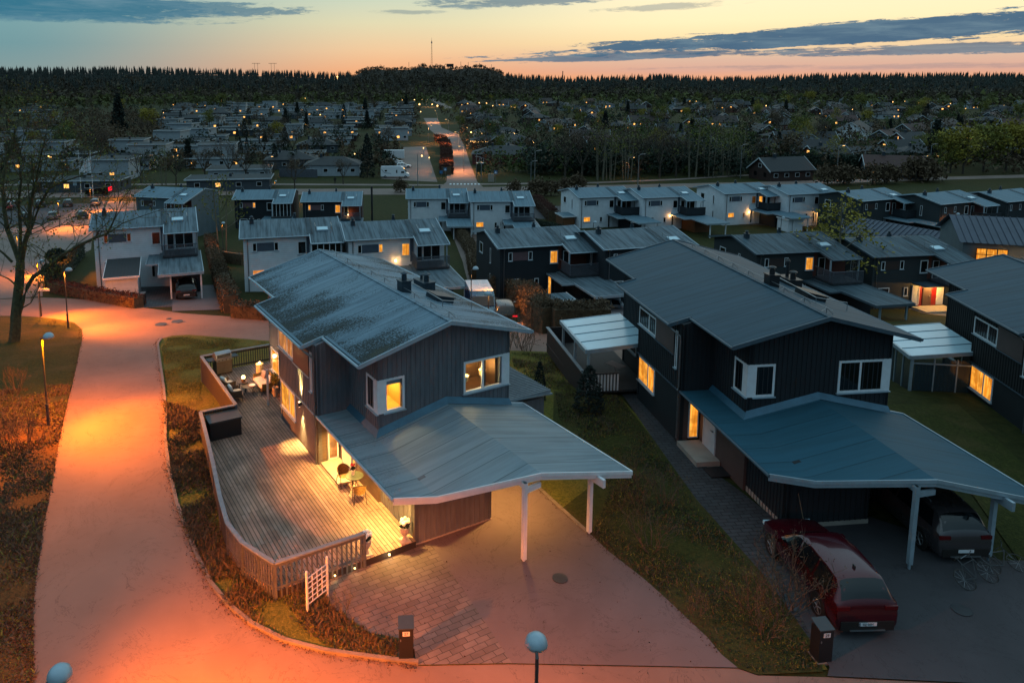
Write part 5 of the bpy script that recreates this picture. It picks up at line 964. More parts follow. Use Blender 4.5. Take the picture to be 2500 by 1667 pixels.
def van(name,label,cat,loc,rz,L,W,H,body,roofc,nose=1.2,grp=None):
    v=thing(name,label,cat,loc,rz,grp); k=MB(); h=L/2
    prof=[(-h,.45),(-h,H-.1),(-h+.15,H),(h-nose-.5,H),(h-nose,H-.25),(h-.75,1.35),(h-.1,1.05),(h,.8),(h,.45)]
    for y0_,y1_ in ((-W/2,W/2),): k.add([(a,y0_,b) for a,b in prof]+[(a,y1_,b) for a,b in prof],[tuple(range(9)),tuple(range(9,18))[::-1]]+[(i,i+9,(i+1)%9+9,(i+1)%9) for i in range(9)])
    k.build('body',body,v); k=MB(); k.box(-h+.1,h-nose-.55,-W/2+.03,W/2-.03,H,H+.07)
    for i in range(8): k.box(-h+.2,h-nose-.7,-W/2+.15+i*(W-.3)/8,-W/2+.19+i*(W-.3)/8,H+.07,H+.09)
    k.build('roof',roofc,v)
    k=MB(); x0=h-nose; k.add([(x0-.02+.05,-W/2+.12,H-.28),(x0+.03,W/2-.12,H-.28),(h-.72,W/2-.1,1.42),(h-.72,-W/2+.1,1.42)],[(0,1,2,3)]); k.build('windscreen','glass_dark',v)
    for s in (-1,1):
        k=MB(); k.box(h-nose-.55,h-nose+.25,s*W/2,s*(W/2+.01),1.3,1.75); k.build('side_window','glass_dark',v)
        for sx in (-h+1.1,h-.95): k=MB(); k.tube([(sx,s*(W/2-.22),.34),(sx,s*(W/2+.01),.34)],.34,16); wv=k.build('wheel','leg_dk',v); k=MB(); k.tube([(sx,s*(W/2+.012),.34),(sx,s*(W/2+.016),.34)],.17,10); k.build('rim','metal',wv)
    return v
van('delivery_van','dark blue van with white ribbed roof parked behind the mossy roof','van',G(1172,772),hd(G(1150,735),G(1190,775)),5.0,1.95,2.35,'paint_blue','white')
v=van('camper','white camper parked side on beside the bungalows, left of the straight street','camper',G(965,434),.0,7.2,2.25,2.85,'paint_white','white',1.5)
k=MB(); k.box(-2.6,-2.0,-1.14,-1.13,1.7,2.1); k.build('side_window','glass_dark',v); k=MB(); k.box(.3,.6,-1.14,-1.13,1.3,2.1); k.build('side_window','glass_dark',v)
k=MB(); k.tube([(-3.4,-1.135,2.3),(-3.0,-1.135,1.8),(-2.7,-1.135,1.4),(-1.0,-1.135,1.2)],.05,4); k.build('side_stripe','panel_slate',v)
p=G(962,390); v=thing('box_trailer','white box trailer behind the cars by the camper','trailer',p); k=MB(); k.box(-3.2,3.2,-1.1,1.1,.6,3.0); k.build('body','white',v); k=MB(); k.box(-1,1,-1.0,1.0,.2,.6); k.build('chassis','leg_dk',v)
# ---------------------------------------------------------------- bicycles
def bike(p,rz,lean,label,m='graphite'):
    b=thing('bicycle',label,'bicycle',p,rz,'bicycles'); b.rotation_euler=(lean,0,rz)
    for x in (-.52,.52):
        k=MB(); k.tube([(x+.33*math.cos(i*math.pi/12),0,.34+.33*math.sin(i*math.pi/12)) for i in range(25)],.016,5); w_=k.build('wheel','leg_dk',b); k=MB()
        for i in range(10): k.tube([(x,0,.34),(x+.32*math.cos(i*math.pi/5),0,.34+.32*math.sin(i*math.pi/5))],.003,3)
        k.build('spokes','metal',w_)
    k=MB(); 
    for a,c_ in (((-.52,.34),(-.15,.8)),((-.15,.8),(-.05,.3)),((-.52,.34),(-.05,.3)),((-.05,.3),(.4,.82)),((-.17,.75),(.38,.8)),((.52,.34),(.38,.92)),((-.15,.8),(-.18,.95))): k.tube([(a[0],0,a[1]),(c_[0],0,c_[1])],.018,6)
    k.build('frame','metal' if m=='metal' else 'graphite',b); k=MB(); k.box(-.3,-.06,-.06,.06,.94,.98); k.build('saddle','leg_dk',b)
    k=MB(); k.tube([(.3,-.28,1.0),(.42,-.1,1.0),(.4,0,.95),(.42,.1,1.0),(.3,.28,1.0)],.014,5); k.build('handlebar','metal',b)
bike(G(2405,1432,.05),.35,-1.05,'bicycle leaning low behind the dark grey estate car, nearer one'); bike(G(2470,1400,.05),.1,-1.2,'bicycle lying at the right edge behind the dark grey estate car')
bike(loc_in('L1',2.6,-7.1,.05),RH['L1'].rotation_euler.z,.1,'bicycle by the left part of the white shed wall'); bike(loc_in('L1',3.8,-7.05,.05),RH['L1'].rotation_euler.z,.1,'bicycle by the right part of the white shed wall')
# broom and plank under the middle carport
k=MB(); k.box(-.3,.3,-.03,.03,0,.08); k.tube([(0,0,.05),(-.1,.6,1.35)],.014,5); o=k.build('broom','tan'); o.location=G(1969,1311,.08); tag(o,'broom leaning up in the dark carport of the middle house','broom')
# street furniture by the crossing
p=G(1172,420); v=thing('waste_bin','dark green waste container by the road lamps right of the street','waste bin',p); k=MB(); k.box(-1,1,-.8,.8,0,2.3); k.build('body','leaf_dark',v); k=MB(); k.box(-1.05,1.05,-.85,.85,2.3,2.5); k.build('lid','fascia',v)
for i,px in enumerate((1194,1199,1204)): k=MB(); k.box(-.22,.22,-.22,.22,0,1.9); o=k.build('bollard','concrete'); o.location=G(px,444); tag(o,['pale post left of the blue sign at the crossing','pale post in the middle of the three at the crossing','pale post right of its neighbours at the crossing'][i],'post','posts at the crossing')
M('sign_blue','1d5f8a',.5,.1,2); M('sign_white','c8ccd0',.5,.05,2); M('person_dark','101214',.9,.2,4)
for i,(px,py,h,lab) in enumerate(((1210,447,3,'blue pedestrian crossing sign right of the zebra dashes'),(1087,441,3.2,'blue pedestrian crossing sign left of the street mouth'),(1077,438,2.2,'small blue sign left of the street mouth'),(185,478,3,'sign post by the main road left of the flag poles'),(51,474,3,'sign post by the main road at the far left'))):
    s_=thing('road_sign',lab,'road sign',G(px,py),0,'road signs'); k=MB(); k.tube([(0,0,0),(0,0,h)],.04,6); k.build('pole','metal',s_); k=MB(); k.box(-.4,.4,-.03,.0,h-.8,h); pn=k.build('panel','sign_blue' if i<3 else 'fascia',s_)
    if i<2: k=MB(); k.add([(-.3,-.035,h-.68),(.3,-.035,h-.68),(0,-.035,h-.12)],[(0,1,2)]); k.build('triangle','sign_white',pn)
s_=thing('street_name_sign','white street name sign on a thin pole at the road bend','street sign',G(99,783)); k=MB(); k.tube([(0,0,0),(0,0,2.5)],.03,6); k.build('pole','metal',s_); k=MB(); k.box(0,.85,-.02,.02,2.3,2.5); k.build('name_panel','sign_white',s_)
# person walking on the foot path
def skinned(name,pts,edges,rad,m,parent=None,sub=1):
    me=bpy.data.meshes.new(name); me.from_pydata(pts,edges,[]); o=bpy.data.objects.new(name,me); col.objects.link(o); md=o.modifiers.new('s','SKIN'); md.use_smooth_shade=True
    for i,r in enumerate(rad): me.skin_vertices[0].data[i].radius=(r,r)
    me.skin_vertices[0].data[0].use_root=True; s2=o.modifiers.new('u','SUBSURF'); s2.levels=s2.render_levels=sub; me.materials.append(MT[m])
    if parent: o.parent=parent
    return o
pe=thing('person','person in a long dark coat walking on the foot path beyond the main road','person',G(818,449),.3)
skinned('body',[(0,0,.95),(0,0,1.25),(0,0,1.42),(0,0,1.52),(0,0,1.66),(-.2,0,1.4),(-.27,.05,1.1),(-.28,.12,.85),(.2,0,1.4),(.27,-.05,1.1),(.26,-.12,.85),(-.1,.0,.85),(-.12,.18,.48),(-.12,.12,.05),(.1,0,.85),(.12,-.16,.48),(.12,-.26,.06)],[(0,1),(1,2),(2,3),(3,4),(2,5),(5,6),(6,7),(2,8),(8,9),(9,10),(0,11),(11,12),(12,13),(0,14),(14,15),(15,16)],[.17,.16,.12,.06,.11,.07,.055,.045,.07,.055,.045,.1,.08,.05,.1,.08,.05],'person_dark',pe)
# ---------------------------------------------------------------- plants
def grow(mb,p,d,r,L,dep,rnd,spread=.6,up=.15,kids=(2,3),n=4,tips=None):
    pts=[p]; q=Vector(p); dd=Vector(d).normalized(); seg=3
    for i in range(seg):
        dd=(dd+Vector((rnd.gauss(0,.12),rnd.gauss(0,.12),rnd.gauss(0,.08)+up*.3))).normalized(); q=q+dd*(L/seg); pts.append(q.copy())
    mb.tube(pts,r,n if r>.03 else 3,r*.62,cap=False)
    if dep<=0:
        if tips is not None: tips.append(q.copy())
        return
    for j in range(rnd.randint(*kids)):
        t=rnd.uniform(.35,1.0); b=pts[1+min(2,int(t*3))] if j else q; nd=(dd+Vector((rnd.gauss(0,spread),rnd.gauss(0,spread),rnd.gauss(0,spread*.6)+up))).normalized()
        grow(mb,b,nd,r*(.62 if j else .68),L*rnd.uniform(.6,.85),dep-1,rnd,spread,up,kids,n,tips)
def leafset(centers,per,sz,spread,rnd,flat=1.):
    c_=np.repeat(np.array(centers),per,axis=0); N=len(c_); g=np.random.RandomState(rnd.randint(0,9999)); c_=c_+g.normal(0,spread,(N,3))*[1,1,flat]
    d1=g.normal(0,1,(N,3)); d1/=np.linalg.norm(d1,axis=1)[:,None]; d2=np.cross(d1,g.normal(0,1,(N,3))); d2/=np.linalg.norm(d2,axis=1)[:,None]+1e-9
    s=(sz*g.uniform(.5,1.4,(N,1))); v=np.stack([c_-d1*s-d2*s*.55,c_+d1*s-d2*s*.55,c_+d1*s+d2*s*.55,c_-d1*s+d2*s*.55],1).reshape(-1,3); f=np.arange(N*4).reshape(-1,4); return v,f
def proto(kind,seed,H=10.):
    rnd=random.Random(seed); t_=thing({'round':'round_tree','bare':'bare_tree','birch':'birch_tree','conifer':'spruce_tree','cypress':'columnar_thuja','bush':'bush','thin':'bare_tree','shrub':'bare_shrub'}[kind],'x','tree',(0,0,-500))
    g=np.random.RandomState(seed)
    if kind in ('round','bare','birch','thin'):
        k=MB(); tips=[]; 
        if kind=='round': k.tube([(0,0,-.5),(0,0,H*.3)],.22,6,.16); cz,cr,ch=H*.6,H*.34,H*.4
        elif kind=='birch': k.tube([(0,0,-.5),(.05,0,H*.5),(0,.05,H*.93)],.13,6,.03)
        elif kind=='thin': 
            for q in range(4): a=q*1.6+seed; k.tube([(math.cos(a)*.6,math.sin(a)*.6,-.5),(math.cos(a)*.9,math.sin(a)*.9,H*.5),(math.cos(a)*1.2,math.sin(a)*1.1,H*.9)],.1,5,.02)
        else: k.tube([(0,0,-.5),(.1,0,H*.25)],.22,6,.17)
        if kind in('round','bare'): 
            for q in range(5): a=q*1.26+seed; grow(k,Vector((0,0,H*.24)),Vector((math.cos(a)*.7,math.sin(a)*.7,1)),.12,H*.24,3 if kind=='bare' else 1,rnd,.45,.2,(2,3),4,tips)
        else:
            for q in range(14): z=H*(.25+.65*q/14); a=q*2.4; grow(k,Vector((0,0,z)),Vector((math.cos(a),math.sin(a),.55)),.04,H*.2*(1.15-q/14),1,rnd,.4,.1,(2,3),3,tips)
        k.build('trunk','bark_birch' if kind in('birch','thin') else 'bark',t_)
        if kind=='round':
            cs=[]
            for q in range(26): u=g.normal(0,1,3); u/=np.linalg.norm(u); rr=g.uniform(.45,1.0); cs.append([u[0]*cr*rr,u[1]*cr*rr,cz+u[2]*ch*rr*.9])
            v,f=leafset(cs,46,.2,cr*.19,rnd); rawmesh('crown',v,f,['leaf_olive','leaf_green','leaf_brown','leaf_yel'][seed%4],t_)
        elif kind=='bare': v,f=leafset([list(q) for q in tips],8,.09,.5,rnd); rawmesh('crown',v,f,'twig' if seed%2 else 'leaf_brown',t_)
        else: v,f=leafset([list(q) for q in tips],27 if kind=='birch' else 10,.1,.42,rnd); rawmesh('crown',v,f,('leaf_yel' if kind=='birch' else 'leaf_olive') if seed%2 else 'leaf_brown',t_)
    elif kind=='conifer':
        k=MB(); k.tube([(0,0,-.5),(0,0,H*.97)],.2,6,.03); k.build('trunk','bark',t_); cs=[]
        for q in range(70): z=H*(.12+.86*q/70); r=H*.24*(1-q/72)**.8; cs+=[[r*g.uniform(.3,1)*math.cos(a),r*g.uniform(.3,1)*math.sin(a),z-r*.25] for a in g.uniform(0,6.28,6)]
        v,f=leafset(cs,5,.22,.16,rnd,.5); rawmesh('crown',v,f,'leaf_conif',t_)
    elif kind=='cypress':
        k=MB(); k.tube([(0,0,-.5),(0,0,H*.8)],.15,5,.03); k.build('trunk','bark',t_); cs=[]
        for q in range(420): z=H*g.uniform(0,1); r=H*.17*min(1,(1-z/H)**.6*1.15); a=g.uniform(0,6.28); rr=r*g.uniform(.6,1)**.5; cs.append([rr*math.cos(a),rr*math.sin(a),z])
        v,f=leafset(cs,4,.16,.1,rnd); rawmesh('crown',v,f,'leaf_conif',t_)
    elif kind=='bush':
        cs=[]
        for q in range(30): u=g.normal(0,1,3); u/=np.linalg.norm(u); cs.append([u[0]*H*.4,u[1]*H*.4,H*.3+abs(u[2])*H*.45])
        v,f=leafset(cs,36,.05*H,.12*H,rnd); rawmesh('crown',v,f,['leaf_rust','leaf_brown','leaf_dark'][seed%3],t_); k=MB(); k.tube([(0,0,-.3),(0,0,H*.4)],.04*H,5); k.build('trunk','bark',t_)
    elif kind=='shrub':
        k=MB(); tips=[]
        for q in range(9): a=q*.7+seed; grow(k,Vector((.12*math.cos(a),.12*math.sin(a),-.1)),Vector((math.cos(a)*.5,math.sin(a)*.5,1)),.018*H/1.6,H*.4,3,rnd,.5,.15,(2,3),3,tips)
        k.build('trunk','twig',t_); v,f=leafset([list(q) for q in tips],2,.016,.06,rnd); rawmesh('crown',v,f,'leaf_olive' if seed%2 else 'leaf_brown',t_)
    return t_
PT={}
def plant(kind,seed,p,h,label,cat='tree',grp=None,base=None,wid=1.):
    key=(kind,seed); base=base or {'bush':1.6,'shrub':1.6}.get(kind,10.)
    if key not in PT:
        PT[key]=proto(kind,seed,base); o=PT[key]; o.location=p; s=h/base; o.scale=(s*wid,s*wid,s); o['label']=label; o['category']=cat
        if grp: o['group']=grp
        return o
    r=dup(PT[key],p,random.random()*6.28,label,grp,(h/base*wid,h/base*wid,h/base)); r['category']=cat
    if not grp and 'group' in r: del r['group']
    return r
# the big bare tree
D=G(35,835).y; bt=thing('bare_tree','huge bare tree with mossy trunk spreading over the left side of the road','tree',G(35,835)); o0=bt.location; k=MB(); rnd=random.Random(11)
def limb(pl,r0,r1,dz=0,twig=4,TL=1.7,start=2,every=1):
    pts=[AT(px,py,D+dz*i/len(pl))-o0 for i,(px,py) in enumerate(pl)]; k.tube(pts,[(r0+(r1-r0)*i/(len(pts)-1))*.75 for i in range(len(pts))],8)
    for i in range(start,len(pts),every):
        dd=(pts[i]-pts[i-1]).normalized()
        for q in range(twig): grow(k,pts[i],(dd+Vector((rnd.gauss(0,.8),rnd.gauss(0,.8),rnd.gauss(.15,.6)))).normalized(),max(.02,(r0+(r1-r0)*i/len(pts))*.3),TL*rnd.uniform(.5,1),3,rnd,.55,.02,(2,3),3,TIPS)
TIPS=[]
limb([(34,850),(38,800),(40,760),(44,720),(48,680),(50,640)],.5,.36,0,0)
limb([(50,645),(36,605),(18,560),(10,510),(6,450),(14,400),(30,350),(38,310)],.26,.05,2)
limb([(50,645),(58,600),(70,560),(74,500),(84,455),(92,420),(100,380),(112,330)],.24,.04,-2)
limb([(52,650),(62,590),(80,545),(98,500),(120,460),(150,445),(190,432),(225,425)],.2,.03,1)
limb([(48,650),(50,560),(45,500),(52,440),(46,390),(60,330)],.16,.03,-3)
limb([(40,790),(55,735),(68,698),(82,675),(110,657),(155,621),(193,599),(235,580),(262,571),(275,545),(284,520),(292,495),(312,470)],.22,.03,-1,2,1.6,3)
limb([(262,571),(300,545),(340,530),(385,515)],.05,.02,0,2,1.2,1); limb([(74,540),(100,548),(112,565),(150,548),(185,552)],.07,.02,-1,2,1.3,1)
limb([(30,640),(10,620),(-15,600),(-40,560)],.12,.04,0,3); limb([(44,700),(20,680),(0,672),(-20,660)],.08,.03,0,3); limb([(40,760),(75,740),(95,700),(105,680)],.06,.02,-1,3,1.2,1)
k.build('trunk','bark_moss',bt); v,f=leafset([list(q) for q in TIPS],2,.05,.18,rnd); rawmesh('buds',v,f,'leaf_olive',bt)
plant('birch',1,G(2037,742),11.5,'tall young birch with yellow green leaves in front of the black row houses',wid=1.25)
plant('birch',3,G(1985,700),7,'smaller birch standing left of the tall birch, before the black row house')
plant('birch',5,G(2088,705),7,'smaller birch standing right of the tall birch, before the black row house')
plant('thin',1,G(543,612),11,'thin white stemmed birch in the gap between the white houses')
plant('cypress',1,G(1437,1005),2.3,'dark conical thuja in front of the white slatted terrace gate',wid=1.9)
plant('cypress',3,G(1317,975),2.0,'small dark thuja on a bare stem in the lawn behind the near house',wid=1.0)
for i,(px,py,h) in enumerate(((1195,862,2.4),(1235,868,2.8),(1285,858,3.2),(1268,850,2.6),(1210,842,2.0))): plant('shrub',i%3,G(px,py),h,['bare sapling beside the gable corner behind the near house','bare sapling in the middle before the orange lane','tall bare sapling near the dark terrace wall','bare sapling left of the tall one by the terrace wall','low bare sapling close to the gable roof tip'][i],'shrub','saplings by the lane',wid=.7)
for i,(px,py,h) in enumerate(((1590,1345,1.9),(1560,1235,1.7),(1625,1235,1.9),(1540,1180,1.5),(1830,1500,1.7),(1905,1510,2.3),(1935,1480,2.6),(1870,1560,1.3),(1700,1500,1.0))): plant('shrub',i%3,G(px,py),h*.8,['tangled bare shrub midway in the strip between the driveways','bare shrub below the tip of the near carport roof','bare shrub between the carport tip and the paved path','low bare shrub close under the near carport roof tip','bare shrub left of the dark letter box by the maroon car','bare shrub against the side of the maroon car','tall bare shrub reaching over the bonnet of the maroon car','low shrub in front of the dark letter box','low shrub at the front of the strip between the driveways'][i],'shrub','bare shrubs between the driveways',wid=1.1)
for i,(px,py,h) in enumerate(((60,1100,2.6),(20,1090,2.2),(100,1085,1.2),(130,800,.9),(15,1290,1.6),(40,960,2.0))): plant('shrub',(i+1)%3,G(px,py),h*.8,['thin bare sapling on the left verge beside the near street lamp','bare sapling at the left edge of the verge','low bare shrub at the foot of the near street lamp','low bare shrub by the junction lamp','bare shrub low on the left verge','bare sapling below the big bare tree'][i],'shrub','bare shrubs on the left verge',wid=.8)
for i,(px,py,h) in enumerate(((430,1050,1.3),(455,1130,1.1),(600,1405,1.2),(690,1425,1.3),(840,1490,1.1),(560,1370,1.1),(740,1460,1.0))): plant('shrub',i%3,G(px,py),h*.6,['bare spiky shrub at the road edge by the deck wall','bare shrub just below the spiky one by the deck wall','bare shrub at the curve below the deck railing','bare shrub left of the white trellis','bare shrub in the bed behind the letter box','bare shrub against the curved railing','bare shrub at the foot of the white trellis'][i],'shrub','bare shrubs round the deck',wid=1.3)
def clip(px,py,r,z,label):
    p=G(px,py); t_=thing('topiary_ball',label,'clipped tree',p,0,'ball clipped trees in the junction garden'); k=MB(); k.tube([(0,0,0),(0,0,z)],.08,6); k.build('trunk','bark',t_); g=np.random.RandomState(int(px)); u=g.normal(0,1,(500,3)); u/=np.linalg.norm(u,axis=1)[:,None]; v,f=leafset((u*[r,r,r*.7]+[0,0,z]).tolist(),3,.09,.05,random.Random(2)); rawmesh('crown',v,f,'leaf_dark',t_)
clip(128,712,.75,2.1,'lower dark clipped ball tree in the junction garden'); clip(142,700,.85,3.1,'upper dark clipped ball tree in the junction garden')
def hedge(pts,wd,h,m,label,dens=170,sz=.06,grp=None,woody=True):
    """pts: ground points; a hedge of leaves and upright stems"""
    c=sum((Vector(p) for p in pts),Vector())/len(pts); t_=thing('hedge',label,'hedge',(c.x,c.y,T(c.x,c.y)),0,grp); g=np.random.RandomState(len(label)); cs=[]; k=MB()
    for a,b in zip(pts,pts[1:]):
        a=Vector(a);b=Vector(b); L=(b-a).length; d=(b-a).normalized(); n_=Vector((-d.y,d.x,0)); N=int(L*dens*wd*h/2)
        for _ in range(N):
            s=g.uniform(0,L); w_=g.uniform(-1,1)*wd/2; z=h*g.uniform(0,1)**.7*(1+.1*math.sin(s*2.2)+.06*math.sin(s*5)); 
            if abs(w_)<wd*.3 and z<h*.8: z=h*g.uniform(.85,1.05)
            p=a+d*s+n_*w_; cs.append([p.x-c.x,p.y-c.y,T(p.x,p.y)+z-T(c.x,c.y)])
        for _ in range(int(L*5) if woody else 0):
            s=g.uniform(0,L); w_=g.choice([-1,1])*wd*.46; p=a+d*s+n_*w_; q=Vector((p.x-c.x,p.y-c.y,T(p.x,p.y)-T(c.x,c.y))); k.tube([q,q+Vector((g.normal(0,.08),g.normal(0,.08),h*.5)),q+Vector((g.normal(0,.15),g.normal(0,.15),h*g.uniform(.7,1.05)))],.018,3,.006,cap=False)
        k.add([tuple(a-c-n_*wd*.36+Vector((0,0,T(a.x,a.y)-a.z-T(c.x,c.y)+c.z))),],[]) if 0 else None
        k2=Vector((0,0,1)); q0=Vector((a.x-c.x,a.y-c.y,T(a.x,a.y)-T(c.x,c.y)));q1=Vector((b.x-c.x,b.y-c.y,T(b.x,b.y)-T(c.x,c.y))); o=n_*wd*.36
        k.add([q0-o,q0+o,q1+o,q1-o,q0-o+k2*h*.86,q0+o+k2*h*.86,q1+o+k2*h*.86,q1-o+k2*h*.86],[(0,3,2,1),(4,5,6,7),(0,1,5,4),(1,2,6,5),(2,3,7,6),(3,0,4,7)])
    k.build('stems','leaf_brown' if m!='leaf_dark' else 'leaf_dark',t_); v,f=leafset(cs,2,sz,.05,random.Random(1)); rawmesh('foliage',v,f,m,t_)
hedge([G(1275,745),G(1322,808),G(1345,814),G(1480,812)],2.2,2.3,'leaf_brown','tall brown hedge round the yard of the slate row house')
hedge([G(1200,720),G(1245,728),G(1275,745)],1.6,2.0,'leaf_brown','brown hedge behind the parked black car')
hedge([G(513,600),G(533,670),G(565,765)],1.6,1.7,'leaf_brown','long brown hedge running down between the junction house and the white pair')
hedge([G(572,774),G(690,782),G(760,785)],1.5,1.3,'leaf_brown','brown roadside hedge in front of the white pair')
hedge([G(128,712),G(180,722),G(262,738),G(340,752)],1.3,1.1,'leaf_rust','rusty hedge along the road by the white shed')
hedge([G(120,702),G(170,660),G(200,625)],1.0,1.5,'leaf_dark','dark hedge climbing beside the junction house garden',woody=False)
hedge([G(1110,560),G(1150,620),G(1165,690)],1.6,1.6,'leaf_brown','brown hedge along the gable of the slate row house')
hedge([G(1240,505),G(1300,560),G(1370,575)],1.6,1.6,'leaf_dark','dark hedge in front of the gable of the third back pair',woody=False)
hedge([G(1310,500),G(1350,540)],2.0,2.0,'leaf_rust','rounded brown hedge right of the house numbered 19')
hedge([G(545,640),G(592,648)],.5,1.6,'rust_wood','rust coloured slatted fence between the white houses',dens=20)
for i,(a,b) in enumerate((((1070,345),(1083,352)),((1086,358),(1090,376)),((1090,382),(1090,398)),((1090,404),(1090,428)))): hedge([G(*a),G(*b)],3.6,2.6,'leaf_rust',['reddish hedge block at the bend of the straight street','second reddish hedge block along the straight street','third reddish hedge block along the straight street','reddish hedge block nearest the crossing'][i],dens=26,sz=.2,grp='reddish hedge blocks of the straight street')
hedge([G(1890,424),G(2060,424),G(2240,418)],5,4.5,'leaf_dark','long black hedge in front of the dark roofs beyond the main road',dens=10,sz=.28,woody=False)
# ground cover
def cover(name,poly,N,hmin,hmax,m,label,wid=.012,lean=.5):
    g=np.random.RandomState(N); P_=[(p.x,p.y) for p in poly]; xs=[p[0] for p in P_]; ys=[p[1] for p in P_]; v=[];f=[]
    def inside(x,y):
        c=False
        for (x1,y1),(x2,y2) in zip(P_,P_[1:]+P_[:1]):
            if (y1>y)!=(y2>y) and x<(x2-x1)*(y-y1)/(y2-y1)+x1: c=not c
        return c
    n=0
    while n<N:
        x,y=g.uniform(min(xs),max(xs)),g.uniform(min(ys),max(ys))
        if not inside(x,y): continue
        if math.sin(x*2.1+math.sin(y*1.3)*2)+math.sin(y*1.7+x)+g.uniform(-1.2,1.6)<0: continue
        n+=1; z=T(x,y)+.05; h=g.uniform(hmin,hmax)*.75*(.35+.65*g.rand()**2)*(.75+.35*math.sin(x*1.3+1)*math.sin(y*1.1)); a=g.uniform(0,6.28); lx,ly=g.normal(0,lean,2)*h; w_=wid*g.uniform(.6,1.6); dx,dy=math.cos(a)*w_,math.sin(a)*w_
        b=len(v); v+=[(x-dx,y-dy,z),(x+dx,y+dy,z),(x+lx*.5+dx*.7,y+ly*.5+dy*.7,z+h*.6),(x+lx*.5-dx*.7,y+ly*.5-dy*.7,z+h*.6),(x+lx+dx*.1,y+ly+dy*.1,z+h),(x+lx-dx*.1,y+ly-dy*.1,z+h)]; f+=[(b,b+1,b+2,b+3),(b+3,b+2,b+4,b+5)]
    o=rawmesh(name,v,f,m); tag(o,label,None,None,'stuff'); return o
edge=[G(x*1.063,y*1.063) for x,y in ((376,925),(384,1010),(388,1080),(405,1160),(431,1230),(455,1290),(483,1345),(523,1393),(578,1438),(650,1474),(740,1498),(830,1512),(912,1522),(920,1475),(848,1457),(765,1402),(735,1355),(655,1345),(560,1290),(515,1220),(490,1120),(478,1000),(462,950))]
for m_,N,h0,h1,wd,ln in (('leaf_brown',15000,.1,.5,.02,.7),('twig',9000,.15,.6,.012,.6),('leaf_olive',8000,.06,.28,.025,.9),('leaf_dark',7000,.08,.4,.03,.8)): cover('ground_cover',edge,N,h0,h1,m_,'dry brown ground cover between the kerb and the deck',wd,ln)
lv=[G(-60,1700),G(88,1700),G(82,1500),G(92,1390),G(106,1290),G(128,1180),G(145,1085),G(158,1010),G(175,940),G(-60,960)]
for m_,N,h0,h1,wd,ln in (('leaf_brown',9000,.05,.3,.03,.9),('twig',7000,.08,.4,.016,.8),('leaf_rust',4000,.04,.15,.04,1.2),('leaf_olive',5000,.06,.3,.02,.7)): cover('leaf_litter',lv,N,h0,h1,m_,'dry leaves and grass on the left verge',wd,ln)
st_=[G(x*1.063,y*1.063) for x,y in ((1275,905),(1420,915),(1500,1020),(1600,1160),(1750,1335),(1870,1500),(1885,1540),(1742,1548),(1694,1530),(1657,1500),(1574,1414),(1486,1333),(1400,1266),(1360,1228),(1400,1130),(1290,1000))]
for m_,N,h0,h1,wd,ln in (('leaf_dark',14000,.04,.16,.018,.6),('leaf_olive',7000,.05,.2,.014,.7),('leaf_brown',6000,.06,.35,.012,.8)): cover('grass_tufts',st_,N,h0,h1,m_,'rough grass in the strip between the driveways',wd,ln)
lf=[G(x*1.063,y*1.063) for x,y in ((372,800),(385,778),(435,774),(520,780),(612,787),(612,792),(470,815),(462,905),(470,935),(392,940),(380,900))]
for m_,N,h0,h1,wd,ln in (('leaf_olive',12000,.03,.09,.02,.6),('leaf_green',9000,.03,.1,.02,.6),('twig',2500,.03,.14,.01,.8)): cover('grass_tufts',lf,N,h0,h1,m_,'short lawn grass left of the deck',wd,ln)
bl=[G(x*1.063,y*1.063) for x,y in ((1172,812),(1265,814),(1300,880),(1420,915),(1400,1000),(1290,900),(1190,880))]
for m_,N,h0,h1,wd,ln in (('leaf_olive',5000,.05,.25,.02,.7),('twig',4000,.08,.5,.012,.7)): cover('dry_grass',bl,N,h0,h1,m_,'tall dry grass behind the near house',wd,ln)

M('fallen_leaf','3a2216',.9,.4,5)
def edgeleaf(pl,N,sp,label,seed):
    g=np.random.RandomState(seed); P_=[G(x*1.063,y*1.063) for x,y in pl]; C=[]
    for _ in range(N):
        i=g.randint(len(P_)-1); p=P_[i].lerp(P_[i+1],g.rand()); d=(P_[i+1]-P_[i]).normalized(); o=abs(g.normal(0,sp))*(-1 if g.rand()<.75 else .4); q=p+Vector((-d.y,d.x,0))*o; C.append([q.x,q.y,T(q.x,q.y)+.075])
    v,f=leafset(C,1,.019,.01,random.Random(seed),.1); tag(rawmesh('fallen_leaves',v,f,'fallen_leaf'),label,None,None,'stuff')
edgeleaf(road_r[4:],1500,.13,'fallen leaves and grit along the kerb by the deck',3); edgeleaf(road_l[1:12][::-1],1500,.15,'fallen leaves and grit along the left road edge',4)
edgeleaf([(1657,1506),(1572,1417),(1484,1336),(1398,1269),(1355,1228),(1290,1170),(1215,1110)],900,.25,'fallen leaves along the edge of the driveway',5); edgeleaf([(700,1300),(1100,1500),(1600,1500),(1300,1250),(1100,1400)],120,1.6,'scattered leaves on the driveway',6)
k=MB(); g=np.random.RandomState(2); e=[G(x*1.063,y*1.063) for x,y in ((1225,1112),(1290,1172),(1352,1228))]
for a,b in zip(e,e[1:]):
    n_=int((b-a).length/.55)
    for i in range(n_): p=a.lerp(b,(i+.03)/n_); q=a.lerp(b,(i+.97)/n_); bar(k,p+Vector((0,0,.1)),q+Vector((0,0,.1+g.uniform(-.01,.01))),.14,.12)
o=k.build('edge_stones','kerb'); o['kind']='structure'
